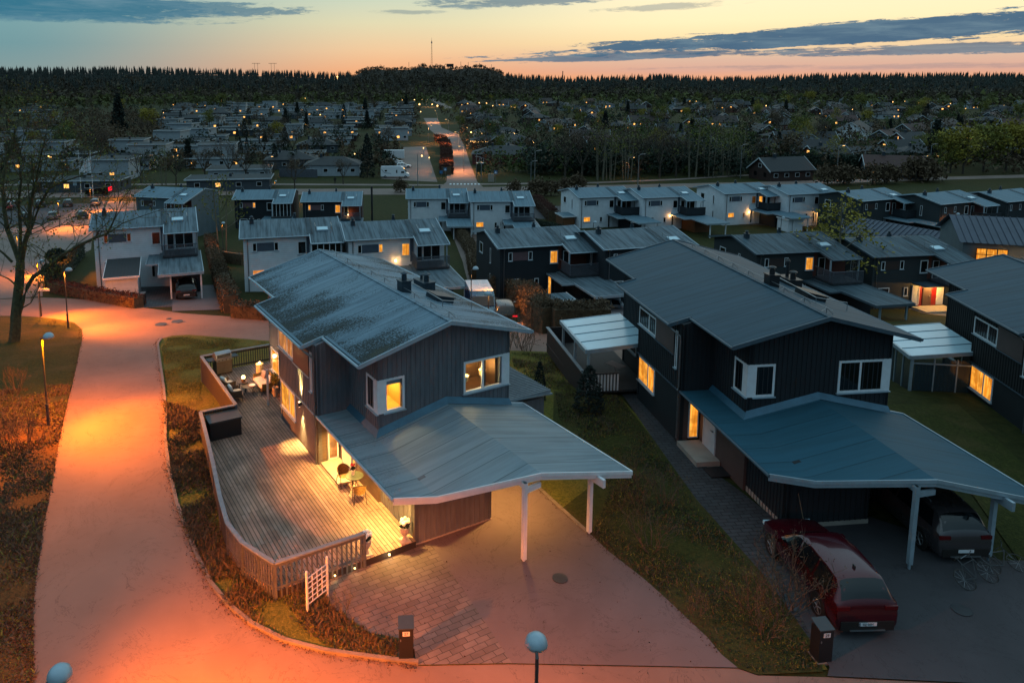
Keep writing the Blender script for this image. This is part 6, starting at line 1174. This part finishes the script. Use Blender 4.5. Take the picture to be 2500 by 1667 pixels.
# ---------------------------------------------------------------- suburb beyond the main road
def bung(kind,label,p,rz,w,d,h,wm,rm,lit,grp,fl='bung_fascia'):
    b=thing('bungalow' if kind!='gable' else 'gabled_house',label,'house',p,rz,grp); k=MB(); k.box(-w/2,w/2,-d/2,d/2,-1.5,h)
    if kind=='gable': k.add([(-w/2,-d/2,h),(-w/2,d/2,h),(-w/2,0,h+d*.33),(w/2,-d/2,h),(w/2,d/2,h),(w/2,0,h+d*.33)],[(0,1,2),(3,5,4),(0,2,5,3),(1,4,5,2)])
    k.build('wall',wm,b)
    if kind=='flat':
        k=MB(); k.box(-w/2-.4,w/2+.4,-d/2-.5,d/2+.4,h,h+.12); r=k.build('roof',rm,b); k=MB(); k.box(-w/2-.45,w/2+.45,-d/2-.55,-d/2-.5,h-.12,h+.16); k.box(-w/2-.45,-w/2-.4,-d/2-.5,d/2+.4,h-.12,h+.16); k.box(w/2+.4,w/2+.45,-d/2-.5,d/2+.4,h-.12,h+.16); k.build('fascia_board',fl,r)
        k=MB(); k.box(-.3,.3,0,.6,h+.12,h+.8); k.build('chimney','flue',r)
    elif kind=='hip':
        k=MB(); e=.5; k.add([(-w/2-e,-d/2-e,h),(w/2+e,-d/2-e,h),(w/2+e,d/2+e,h),(-w/2-e,d/2+e,h),(-w/2+d/2,0,h+d*.2),(w/2-d/2,0,h+d*.2)],[(0,1,5,4),(1,2,5),(2,3,4,5),(3,0,4),(0,3,2,1)]); r=k.build('roof',rm,b); k=MB(); k.box(-w/4,-w/4+.6,-.3,.3,h+.5,h+d*.2+.8); k.build('chimney','flue',r)
    else:
        k=MB(); e=.5; hh=h+d*.33; s=.33*2/1
        k.add([(-w/2-e,-d/2-e,h-.25),(w/2+e,-d/2-e,h-.25),(w/2+e,0,hh+.08),(-w/2-e,0,hh+.08),(-w/2-e,d/2+e,h-.25),(w/2+e,d/2+e,h-.25),(-w/2-e,-d/2-e,h-.43),(w/2+e,-d/2-e,h-.43),(w/2+e,0,hh-.1),(-w/2-e,0,hh-.1),(-w/2-e,d/2+e,h-.43),(w/2+e,d/2+e,h-.43)],[(0,1,2,3),(3,2,5,4),(6,9,8,7),(9,10,11,8),(0,6,7,1),(4,5,11,10)]); r=k.build('roof',rm,b)
        for sx in (-1,1):
            for sy in (-1,1): k=MB(); bar(k,(sx*(w/2+e),sy*(d/2+e),h-.22),(sx*(w/2+e),0,hh+.11),.1,.32); k.build('barge_board',fl,r)
        k=MB(); k.box(-w/5,-w/5+.7,-.3,.3,hh-.6,hh+.9); k.build('chimney','flue',r)
    for i in range(4):
        x=-w/2+w*(i+.5)/4; k=MB(); k.box(x-.6,x+.6,-d/2-.05,-d/2+.01,1.0,2.0); o=k.build('window','white_trim',b); k=MB(); k.box(x-.52,x+.52,-d/2-.06,-d/2-.05,1.07,1.93); k.build('pane','lit_far' if (lit>>i)&1 else 'glass_dark',o)
    if kind=='gable':
        for s in (-1,1): k=MB(); k.box(s*(w/2+.04),s*(w/2-.01),-.6,.6,h+.3,h+1.3); o=k.build('window','white_trim',b); k=MB(); k.box(s*(w/2+.05),s*(w/2+.04),-.5,.5,h+.38,h+1.22); k.build('pane','lit_far' if lit&16 else 'glass_dark',o)
    for s in (-1,1):
        for yy in (-.25,.2): k=MB(); k.box(s*(w/2+.04),s*(w/2-.01),d*yy-.5,d*yy+.5,1.0,2.0); k.build('window','glass_dark',b)
    return b
BP={}
def place(key,args,label,p,rz,grp):
    if key not in BP: BP[key]=bung(args[0],label,p,rz,*args[1:],grp); return BP[key]
    return dup(BP[key],p,rz,label,grp)
ordn=['first','second','third','fourth','fifth','sixth','seventh','eighth','ninth','tenth','eleventh','twelfth','thirteenth','fourteenth','fifteenth','sixteenth','seventeenth','eighteenth','nineteenth','twentieth','twenty-first','twenty-second','twenty-third','twenty-fourth']
rs=random.Random(21); FK=[('flat',15,9,2.7,'bung_wall','bung_roof',0),('flat',18,8,2.7,'bung_grey','bung_roof2',2),('flat',13,11,2.6,'bung_brown','bung_roof',0),('hip',14,10,2.7,'bung_grey','tile_black',0),('flat',16,8,2.8,'bung_wall','bung_roof2',9),('flat',11,9,5.2,'bung_wall','bung_roof',4),('hip',16,9,2.7,'bung_wall','bung_roof',1)]
FN=['white flat roofed bungalow','grey flat roofed bungalow with lit window','brown flat roofed bungalow','grey bungalow with low hipped roof','white flat roofed bungalow with lit ends','white two storey flat roofed house','white bungalow with dark hipped roof']
row=0; y=172.; NB=0
def free(px,py,zones):
    if abs(px-float(np.interp(py,[250,289,345,400,450],[1040,1051,1085,1118,1122])))<float(np.interp(py,[240,289,450],[22,30,62])): return False
    return not any(a<px<b and c<py<d for a,b,c,d in zones)
def proj(p):
    m=cam.matrix_world.inverted()@Vector(p); return CXP+FP*m.x/-m.z, CYP-FP*m.y/-m.z
while y<760 and row<20:
    step=21+row*1.0; x=-8-y*.02-rs.uniform(0,4); i=0
    while x>-.62*y-20 and i<23:
        yy=y+rs.uniform(-4,4)+ (x*.06); px,py=proj((x,yy,T(x,yy)))
        if free(px,py,[(120,400,230,372),(-200,60,230,330),(930,1010,350,446),(735,1060,393,475)]):
            kx=rs.choice([0,1,2,3,4,5,6,0,1,4] if row>0 else [0,1,3,6,2]); NB+=1
            place(('f',kx),FK[kx],f'{FN[kx]}, {ordn[row]} row past the road, {ordn[i]} leftwards',(x,yy,T(x,yy)),.1+rs.choice([0,0,math.pi/2])*0+rs.uniform(-.05,.05),'flat roofed suburb left of the straight street')
        x-=rs.uniform(20,29)+(8 if row<2 else 0); i+=1
    y+=step; row+=1
GK=[('gable',12,8,2.8,'bung_brown','tile_black',0),('gable',14,9,2.8,'bung_wall','tile_brown',3),('gable',11,8,3.2,'brick_red','tile_black',16),('hip',15,10,2.8,'bung_brown','tile_black',2),('gable',13,8,2.8,'bung_grey','tile_red',1),('hip',16,10,2.8,'bung_wall','tile_black',6)]
GN=['brown gabled house with black roof','brown roofed white gabled house with lit windows','red brick gabled house with lit attic','brown house with black hipped roof','grey gabled house with reddish roof','white hipped house with black roof, lit windows']
row=0; y=182.
while y<760 and row<18:
    x=20+y*.015+rs.uniform(0,5); i=0
    while x<.8*y+20 and i<23:
        yy=y+rs.uniform(-7,7); px,py=proj((x,yy,T(x,yy)))
        if px<2600 and free(px,py,[(1290,1830,385,475),(2280,2600,395,475),(1165,1290,400,475)]):
            kx=rs.choice(range(6)); NB+=1
            place(('g',kx),GK[kx],f'{GN[kx]}, {ordn[row]} row past the road, {ordn[i]} rightwards',(x,yy,T(x,yy)),rs.choice([.1,-.2,1.4,.5,1.1])+rs.uniform(-.2,.2),'detached houses right of the straight street')
        x+=rs.uniform(24,36)+row*.8; i+=1
    y+=24+row*2; row+=1
# marked houses
def special(px,py,args,label,rz=0,grp=None): return bung(args[0],label,G(px,py),rz,*args[1:],grp)
b_=special(1245,398,('hip',22,11,3,'brick_red','tile_black',0),'black roofed house below the string of orange lights',-.1)
b2=special(1225,362,('hip',22,9,3,'bung_brown','tile_black',0),'long dark house with a string of orange lights under its eave',-.05)
k=MB(); g=np.random.RandomState(4)
for i in range(60): k.ball((-11.3+i*.385,-5.1+.05*g.normal(),2.75+g.uniform(-.25,.15)),.12,3)
o=k.build('light_string','tiny_lamp'); o.location=b2.location; o.rotation_euler=b2.rotation_euler; tag(o,'string of small orange lights under the eave of the long dark house','string lights')
b_=special(1215,338,('hip',18,9,3,'bung_wall','tile_black',0),'white house with five warm lamps under its dark eave')
for i in range(5): k=MB(); k.ball((-7+i*3.4,-4.9,2.3),.16,4); k.build('eave_lamp','tiny_lamp',b_); lamp('POINT',(-7+i*3.4,-5.3,2.2),40,(1,.65,.3),.1,b_)
b_=special(2250,395,('hip',16,9,3,'bung_wall','tile_black',0),'white house with five glowing wall lamps behind the black hedge',-.1)
for i in range(5): k=MB(); k.ball((-6.5+i*2.8,-4.8,2.2),.16,4); k.build('wall_lamp','tiny_lamp',b_); lamp('POINT',(-6.5+i*2.8,-5.3,2.1),60,(1,.65,.3),.1,b_)
special(1945,392,('gable',20,11,2.8,'bung_brown','tile_black',0),'long black roofed house behind the left part of the black hedge',-.15); special(2110,398,('hip',24,11,2.8,'bung_brown','tile_black',0),'broad black hipped house behind the middle of the black hedge')
special(1960,365,('gable',20,10,3,'bung_grey','tile_black',0),'grey gabled house above the black roofed one by the hedge',-.1); special(2085,340,('gable',18,10,4,'paint_white','tile_black',0),'white fronted gabled house with dark roof among the right hand trees',.9)
special(965,418,('hip',14,10,3.0,'row_white','bung_roof',0),'white hip roofed bungalow beside the tall thuja left of the camper') if 0 else None
b_=special(815,425,('hip',14,9,2.9,'bung_wall','tile_black',0),'pale hip roofed garage bungalow beside the grey fence, left of the tall thuja',.05)
for i,(px,py,w_,rot) in enumerate(((95,352,15,.0),(450,330,11,-.1),(485,345,12,-.1),(420,352,11,-.1),(520,308,11,-.1),(120,385,13,.1),(660,262,12,0))): special(px,py,('flat',w_,9,5.4,'bung_wall','bung_roof2',(0,0,4,0,0,2,0)[i]),['white two storey block in bare branches at the left','white two storey terrace house, middle of the stepped terrace','white two storey terrace house, right end of the stepped terrace','white two storey terrace house, left end of the stepped terrace','white two storey house above the stepped terrace','white two storey house low at the left beside the flag poles','white two storey house at the edge of the forest'][i],rot)
# school on the far left
sc_=thing('school_building','long white school building with two tower roofs at the foot of the left forest','building',G(70,236),0)
k=MB(); k.box(-42,-8,0,16,-1,8); k.box(2,42,0,16,-1,9); k.build('wall','bung_wall',sc_); k=MB(); k.box(-10,4,-1,14,-1,7); k.build('lit_wall','tan',sc_); k=MB(); k.box(-43,43,-.5,17,9,10.5); k.build('roof','tile_black',sc_)
for x in (-30,-2): k=MB(); k.prism([(x-6,-1),(x+6,-1),(x+6,12),(x-6,12)],7,lambda a,b:15+(a-x)*.1); k.build('tower','pale_wood',sc_) if 'pale_wood' in MT else k.build('tower','tan',sc_)
for i in range(6): k=MB(); k.ball((-36+i*13,-1.4,5),.7,4); k.build('wall_lamp','tiny_lamp',sc_)
# warm points: garden and street lamps of the suburb
LP=[(88,248),(117,214),(160,252),(215,238),(335,247),(403,236),(470,240),(540,246),(610,241),(688,239),(745,242),(812,240),(950,247),(982,246),(1030,224),(1043,225),(1047,228),(1012,246),(1024,258),(1027,278),(1055,258),(1068,262),(1030,245),(980,300),(1002,297),(782,286),(825,362),(812,358),(400,281),(43,330),(120,394),(20,400),(38,397),(246,402),(265,396),(425,395),(434,393),(380,405),(587,313),(770,408),(866,388),(1034,372),(1030,393),(1048,398),(1140,318),(1150,330),(1178,308),(1170,254),(1187,255),(1203,262),(1284,262),(1325,250),(1337,254),(1385,238),(1395,263),(1466,259),(1478,267),(1560,240),(1571,300),(1598,300),(1622,308),(1640,229),(1700,250),(1718,238),(1740,283),(1852,243),(1910,275),(1940,241),(2001,282),(2038,245),(2050,243),(2107,244),(2140,245),(2179,252),(2209,250),(2243,252),(2281,253),(2320,257),(2362,259),(2357,270),(2450,262),(2449,272),(2240,297),(2300,296),(2015,315),(2180,362),(2195,360),(1257,266),(1415,300),(1310,287),(1765,256),(1870,262),(2080,272),(2420,300)]
BB={}
for i,(px,py) in enumerate(LP):
    far=py<300; p=G(px,py+ (4 if far else 8)); h=4.5
    q=AT(px,py,p.y); h=max(2.5,q.z-p.z); r=.0011*p.y*(1.0 if i%3 else 1.5)*.62
    side='left' if px<700 else ('middle' if px<1250 else ('right' if px<1900 else 'far right'))
    t_=thing('garden_lamp',f'{"tiny" if far else "small"} warm lamp number {i+1} counted from the left among the dark gardens' if 0 else f'{"tiny distant" if far else "small"} warm lamp glowing among the {side} suburb gardens','lamp',p,0,f'warm lamps of the {side} gardens '+('far off' if far else 'near')); k=MB(); k.tube([(0,0,0),(0,0,h-r)],.05,4); k.build('pole','metal',t_); k=MB(); k.ball((0,0,h),r,4); k.build('bulb','tiny_lamp',t_)
    if not far or i%4==0: lamp('POINT',(0,-.6,h-.3),45 if not far else 260,(1,.55,.2),.2,t_)
# ---------------------------------------------------------------- trees of the suburb
tn={'round':'leafy','bare':'bare','birch':'slender birch like','conifer':'dark spruce','cypress':'dark columnar thuja','bush':'low bush','thin':'pale stemmed'}
fixed=[('conifer',1,293,325,19,'tall dark spruce standing above the park at the left'),('round',3,365,320,13,'bright yellow green tree right of the tall dark spruce'),('round',0,540,262,14,'pale green tree beside the left forest edge'),('conifer',2,726,290,11,'dark spruce among the flat roofs in the middle left'),('round',3,742,262,10,'yellow green tree right of the dark spruce among flat roofs'),
('cypress',1,598,337,8,'dark thuja among the flat roofs, leftmost'),('cypress',3,610,320,7,'dark thuja just right of the leftmost one'),('cypress',1,697,375,9,'dark thuja pair before the bungalow with lit patio'),('cypress',3,897,433,11,'tall dark thuja left of the camper'),('cypress',1,840,302,11,'dark thuja high among the flat roofs'),('conifer',1,657,338,6,'round dark conifer between flat roofs'),('cypress',3,580,350,6,'low dark thuja beside the stepped terrace'),
('bare',1,560,440,11,'broad bare tree in front of the bungalows at the left'),('bare',3,500,438,9,'bare tree left of the broad one before the bungalows'),('bare',2,430,452,9,'bare tree right of the flag poles'),('bare',1,345,448,9,'bare tree close behind the flag poles'),('bare',1,600,440,9,'bare bushy tree at the right of the broad bare tree'),('thin',1,400,452,10,'pale stemmed young trees by the foot path'),
('bare',3,660,452,7,'small street tree on the verge, left of the fence'),('bare',1,720,462,8,'leaning street tree before the grey fence'),('bare',3,838,450,7,'small street tree by the walking person'),('bare',1,50,452,9,'bare tree on the verge at the far left'),
('bush',1,978,470,3,'bare bush by the main road above the third back house'),('bush',1,1255,472,3,'bare bush on the near side of the main road, left one'),('bush',1,1310,480,4,'bare bush on the near side of the main road behind house 19'),('bush',4,1345,478,3.4,'bare bush right of the tall one on the main road'),('bush',1,1410,462,3.6,'bushy shrub on the far verge of the main road'),('bush',4,1375,464,3,'small bush beside the bushy shrub of the verge'),
('thin',1,1465,440,15,'pale birch stems at the left of the dark grove'),('thin',3,1490,440,14,'pale birch stems by the glowing path lamp'),('thin',1,1530,438,16,'tall pale stems behind the glowing path lamp'),('thin',3,1690,434,17,'tall pale birch stems right of the dark grove'),('thin',1,1730,432,16,'slender pale stems before the grey house'),('thin',3,1770,430,15,'cluster of pale stems at the right of the grove'),('thin',1,1800,430,14,'last cluster of pale stems by the black hedge'),
('bare',1,1380,438,13,'dark bare tree at the left of the grove'),('bare',3,1420,438,14,'dark bare tree in the grove right of the lawn'),('bare',1,1460,430,14,'bare tree in the middle of the grove'),('bare',3,1560,434,13,'bare tree behind the tall road lamp'),('bare',1,1610,434,14,'broad bare tree in the grove'),('bare',3,1650,432,13,'bare tree right of the broad one in the grove'),('bare',2,1840,420,10,'bare tree left of the black hedge'),
('bush',1,2020,452,5,'dark bush on the near verge by the main road at the right'),('bush',4,2060,450,5,'second dark bush on the near verge at the right'),('bush',1,2130,450,5,'third dark bush on the near verge at the right'),('bush',4,2165,448,5,'fourth dark bush on the near verge at the right'),('bush',1,2235,444,6,'fifth dark bush on the near verge at the right'),('bush',4,2265,442,6,'sixth dark bush on the near verge at the right'),
('round',3,2350,425,14,'big yellow green tree at the right before the back row'),('round',0,2400,420,14.5,'big olive tree at the right edge of the picture'),('round',3,2455,418,15,'big yellow green tree close to the right edge'),('round',0,2310,418,11.5,'olive tree left of the big yellow green ones'),('round',3,2500,415,14,'yellow green tree cut by the right edge'),('conifer',2,2280,400,13,'dark spruce behind the big yellow green trees'),
('round',2,970,330,8,'brown round tree left of the straight street'),('bare',1,1180,385,8,'orange lit bare tree right of the straight street'),('cypress',1,1260,355,6,'dark conifer below the white house'),('conifer',1,1362,268,9,'dark pointed conifer by the yellow green round tree'),('round',3,1448,283,8,'round yellow green tree in the right gardens'),('round',3,1570,295,8,'yellow green tree beside the gabled house'),('round',3,1675,290,8,'olive tree left of the lit gabled house'),('conifer',2,2255,300,9,'dark spruce beside the white gabled house at the right'),('round',0,2100,268,14,'olive green tree in the right middle distance'),('round',3,1975,258,15,'tall olive tree below the right forest'),('round',3,1920,262,12,'broad olive tree left of the tall one below the right forest')]
for kd,sd,px,py,h,lab in fixed: plant(kd,sd,G(px,py),h,lab,'bush' if kd=='bush' else 'tree')
NT=0; rt=random.Random(5)
while NT<225:
    y=190*math.exp(rt.random()*1.65); x=rt.uniform(-.62*y,.8*y); px,py=proj((x,y,T(x,y)))
    if not(-30<px<2530) or not free(px,py,[(975,1075,352,450)]) or (py>425): continue
    if px<1000 and rt.random()<.35: continue
    if 60<px<380 and py<380: kd=rt.choice(['bare','bare','round'])
    else: kd=rt.choice(['bare','round','bare','conifer','round','birch'] if px>1050 else ['bare','round','cypress','conifer','bare'])
    sd=rt.choice([1,3]) if kd!='conifer' else rt.choice([1,2]); sd={'round':rt.choice([0,1,2,3])}.get(kd,sd)
    h=rt.uniform(6,12) if kd!='cypress' else rt.uniform(4,7); NT+=1; side='left' if px<700 else ('middle' if px<1250 else ('right' if px<1900 else 'far right')); dist='nearer' if py>320 else ('middle' if py>265 else 'farthest')
    plant(kd,sd,(x,y,T(x,y)),h,f'{tn[kd]} tree among the {dist} {side} gardens','tree',f'{tn[kd]} trees in the {dist} {side} gardens')
# forest: a wood nobody could count
def wood(name,m,N,pxr,rr,hr,kind,label,seed):
    g=np.random.RandomState(seed); V=[];F=[]; b=0
    for _ in range(N):
        px=g.uniform(*pxr); 
        if kind=='con' and 860<px<1235: 
            if g.rand()<.93: continue
        a=math.degrees(math.atan((px-CXP)/FP)); r=g.uniform(*rr); x,y=r*math.sin(math.radians(a)),r*math.cos(math.radians(a)); z=hillz(r,a)-.8; h=g.uniform(*hr)
        if kind!='dec' and 870<px<1235 and r>1180: h*=.4
        if kind=='con':
            n=5; w_=h*g.uniform(.13,.2); ph=g.uniform(0,6.28)
            for z0,z1,ww in ((.12,.6,1.),(.4,.85,.72),(.65,1.0,.45)):
                for i in range(n): t_=ph+i*2*math.pi/n; V.append((x+w_*ww*math.cos(t_)*g.uniform(.7,1.2),y+w_*ww*math.sin(t_)*g.uniform(.7,1.2),z+h*z0))
                V.append((x+g.normal(0,.15),y,z+h*z1)); F+=[(b+i,b+(i+1)%n,b+n) for i in range(n)]; b+=n+1
        else:
            cs=g.normal(0,1,(26,3)); cs/=np.linalg.norm(cs,axis=1)[:,None]; cs*=g.uniform(.5,1,(26,1)); c_=cs*[h*.3,h*.3,h*.42]+[x,y,z+h*.55]
            for q in c_:
                s_=h*.11*g.uniform(.6,1.4); d=g.normal(0,s_,(3,3)); V+=[tuple(q+d[0]),tuple(q+d[1]),tuple(q+d[2])]; F.append((b,b+1,b+2)); b+=3
    o=rawmesh(name,V,F,m); tag(o,label,None,None,'stuff'); return o
wood('forest','forest_leaf',9000,(-300,2800),(1120,1480),(5,16),'con','dark conifer forest on the ridge along the horizon',1)
wood('forest','forest_leaf',3000,(1700,2800),(1020,1300),(8,14),'con','dark conifer forest at the right along the horizon',2)
wood('woodland','forest_decid',3600,(-300,2700),(860,1250),(8,14),'dec','brown leafless woodland at the foot of the ridge',3)
wood('woodland','forest_green',1100,(-100,2600),(700,1150),(8,13),'dec','olive green trees at the foot of the ridge',4)
wood('scrub','forest_decid',1300,(850,1260),(1050,1500),(3,8),'dec','low dark scrub on the bare hill',5)
def thicket(N,pxr,yr,hr,m,label,seed,ex=()):
    g=np.random.RandomState(seed); C=[]
    while len(C)<N*30:
        y=yr[0]*math.exp(g.rand()*math.log(yr[1]/yr[0])); px=g.uniform(*pxr); x=(px-CXP)/FP*y*1.0; z=T(x,y); qx,qy=proj((x,y,z))
        if not free(qx,qy,[(975,1075,352,450)]+list(ex)) or qy>432: continue
        h=g.uniform(*hr); u=g.normal(0,1,(30,3)); u/=np.linalg.norm(u,axis=1)[:,None]; C+=((u*g.uniform(.4,1,(30,1)))*[h*.42,h*.42,h*.45]+[x,y,z+h*.45]).tolist()
    v,f=leafset(C,3,.34,.35,random.Random(seed)); o=rawmesh('garden_greenery',v,f,m); tag(o,label,None,None,'stuff')
thicket(260,(-60,960),(175,800),(2.5,7),'leaf_brown','bare bushes and garden trees between the flat roofed houses',31,[(60,380,390,470)]); thicket(200,(-60,960),(200,820),(3,8),'leaf_dark','dark evergreen bushes between the flat roofed houses',32)
thicket(420,(1160,2600),(190,820),(4,10),'leaf_brown','bare garden trees around the detached houses',33); thicket(330,(1160,2600),(190,820),(3,10),'leaf_green','green garden trees around the detached houses',34); thicket(300,(1160,2600),(190,820),(3,9),'leaf_dark','dark evergreens around the detached houses',35)
thicket(90,(960,1200),(230,820),(3,8),'leaf_brown','bare trees and bushes on both sides of the straight street',38); thicket(160,(80,400),(200,520),(4,11),'leaf_brown','bare trees of the park at the left',36,[(-100,500,385,460)]); thicket(150,(1290,1850),(186,215),(5,11),'leaf_dark','dark undergrowth of the birch grove beyond the main road',37)
# mast, ski hill lights and things on the hill
mp=skyhill(1055,172); ms=thing('radio_mast','tall lattice radio mast on top of the hill','mast',mp); k=MB(); H_=58
for i in range(15):
    z0,z1=H_*i/15,H_*(i+1)/15; w0,w1=1.9*(1-i/17),1.9*(1-(i+1)/17)
    c0=[(s*w0,t_*w0,z0) for s,t_ in ((-1,-1),(1,-1),(1,1),(-1,1))]; c1=[(s*w1,t_*w1,z1) for s,t_ in ((-1,-1),(1,-1),(1,1),(-1,1))]
    for j in range(4): k.tube([c0[j],c1[j]],.22,4); k.tube([c0[j],c1[(j+1)%4]],.14,3)
k.build('lattice','rust_wood',ms); k=MB(); k.tube([(0,0,H_),(0,0,H_+5)],.2,5); k.box(-1.2,1.2,-1,1,H_-6,H_-2.5); k.build('antenna','metal',ms)
for i,(px,row,h,lab) in enumerate(((1000,170,14,'thin pole on the hill left of the radio mast'),(1125,168,13,'thin pole on the hill right of the radio mast'),(1143,168,12,'second thin pole on the hill right of the radio mast'),(1170,168,10,'short pole near the right end of the hill'),(1199,176,14,'pole at the right shoulder of the hill'),(1371,190,12,'small tower on the right ridge'))):
    p=skyhill(px,row); k=MB(); k.tube([(0,0,-3),(0,0,h)],.35 if i<5 else .9,5); o=k.build('hill_pole','graphite'); o.location=p; tag(o,lab,'pole')
k=MB(); k.box(-7,7,-3,3,2,8); k.box(-14,-10,-1,1,0,3); k.tube([(-16,0,0),(-8,0,8)],.5,4); k.tube([(-4,0,-2),(-4,0,2)],.4,4); k.tube([(4,0,-2),(4,0,2)],.4,4); o=k.build('lift_station','black_metal'); o.location=skyhill(1099,167); tag(o,'dark lift station standing on the hill crest','lift station')
for i,(px,row,s) in enumerate(((1010,173,2.2),(967,176,.9),(926,180,.7),(882,181,.8),(1255,202,.7),(820,187,1.2),(827,187,1.2),(118,214,1.0))):
    p=skyhill(px,row); p=p*(.93) if row>173 else p; k=MB(); k.ball((0,0,0),s,4); k.tube([(0,0,-5),(0,0,-s)],.2,4); o=k.build('floodlight','tiny_lamp'); o.location=Vector((p.x,p.y,16+(195-row)*p.y/FP)); tag(o,['brightest yellow floodlight on the hill crest','yellow lamp left of the brightest one on the hill crest','small lamp further left on the hill crest','lamp at the left shoulder of the hill','lamp at the right foot of the hill','left of two lamps at the left foot of the hill','right of two lamps at the left foot of the hill','lamp above the white school building'][i],'lamp')
# power line pylons and wires
pts=[(275,217),(672,168),(668,168)]
for i,(px,row) in enumerate(((275,214),(672,170),(632,170))):
    p=G(px,240) if i==0 else skyhill(px,row+2); h=14 if i else 16; t_=thing('power_pylon',['wooden power pylon over the left park','power pylon on the left ridge crest, right one','power pylon on the left ridge crest, left one'][i],'pylon',p,0,'power pylons'); k=MB(); k.tube([(-3,0,0),(-3,0,h)],.3,4); k.tube([(3,0,0),(3,0,h)],.3,4); k.build('legs','twig',t_); k=MB(); k.box(-8,8,-.3,.3,h-1,h-.3); k.build('crossarm','twig',t_)
# metal roofed houses at the right edge of the back rows
def metal_house(pts_px,z,label,wm,base):
    pass
def ribbed(name,label,loc,rz,w,d,h,rise,wm,mat='panel_slate'):
    b=thing(name,label,'building',loc,rz); k=MB(); k.box(-w/2,w/2,-d/2,d/2,-1.5,h); k.add([(-w/2,-d/2,h),(-w/2,d/2,h),(-w/2,0,h+rise),(w/2,-d/2,h),(w/2,d/2,h),(w/2,0,h+rise)],[(0,1,2),(3,5,4),(0,2,5,3),(1,4,5,2)]); k.build('wall',wm,b)
    k=MB(); e=.4; q=rise/(d/2)
    k.add([(-w/2-e,-d/2-e,h-e*q+.05),(w/2+e,-d/2-e,h-e*q+.05),(w/2+e,0,h+rise+.06),(-w/2-e,0,h+rise+.06),(-w/2-e,d/2+e,h-e*q+.05),(w/2+e,d/2+e,h-e*q+.05)],[(0,1,2,3),(3,2,5,4)])
    x=-w/2-e
    while x<=w/2+e:
        for s in (-1,1): bar(k,(x,s*(d/2+e),h-e*q+.13),(x,0,h+rise+.14),.05,.08)
        x+=.6
    k.build('ribbed_roof','rib_roof',b); return b
M('rib_roof','3b4350',.4,.12,1,metal=.5)
ribbed('ribbed_roof_building','long low building with ribbed metal roof behind the right black row houses',(58.3,88.8,-6.9),-1.125,13.5,5.6,3.6,1.5,'bung_wall')
b=ribbed('ribbed_roof_building','grey building with ribbed metal roof and large lit grid window near the right edge',(60.2,76.5,-6.2),-.35,10,8,5.9,1.9,'row_grey')
F=frame(-5,-4.5,1,0); window(b,F,1.0,3.7,4.0,5.3,'lit',mull=(1.9,2.8),cross=4.65,fm='black_metal'); rowlamp(b,(-.4,-4.6,3.6),60)
f_=thing('pale_fence','pale boarded fence beside the white estate car on the back lane','fence',(0,0,0)); k=MB(); a,c_=G(2380,566),G(2440,578)
for i in range(10): p=a.lerp(c_,i/9); k.tube([p,p+Vector((0,0,1.6))],.06,4)
for j in range(8): bar(k,a+Vector((0,0,.25+j*.2)),c_+Vector((0,0,.25+j*.2)),.04,.15)
k.build('boards','concrete',f_)
# grey fence of the bungalow yard
f_=thing('grey_fence','long grey board fence beside the garage bungalow','fence',(0,0,0)); k=MB(); bar(k,G(682,432)+Vector((0,0,2.1)),G(775,434)+Vector((0,0,2.1)),.1,2.3); k.build('boards','rail_slat',f_)
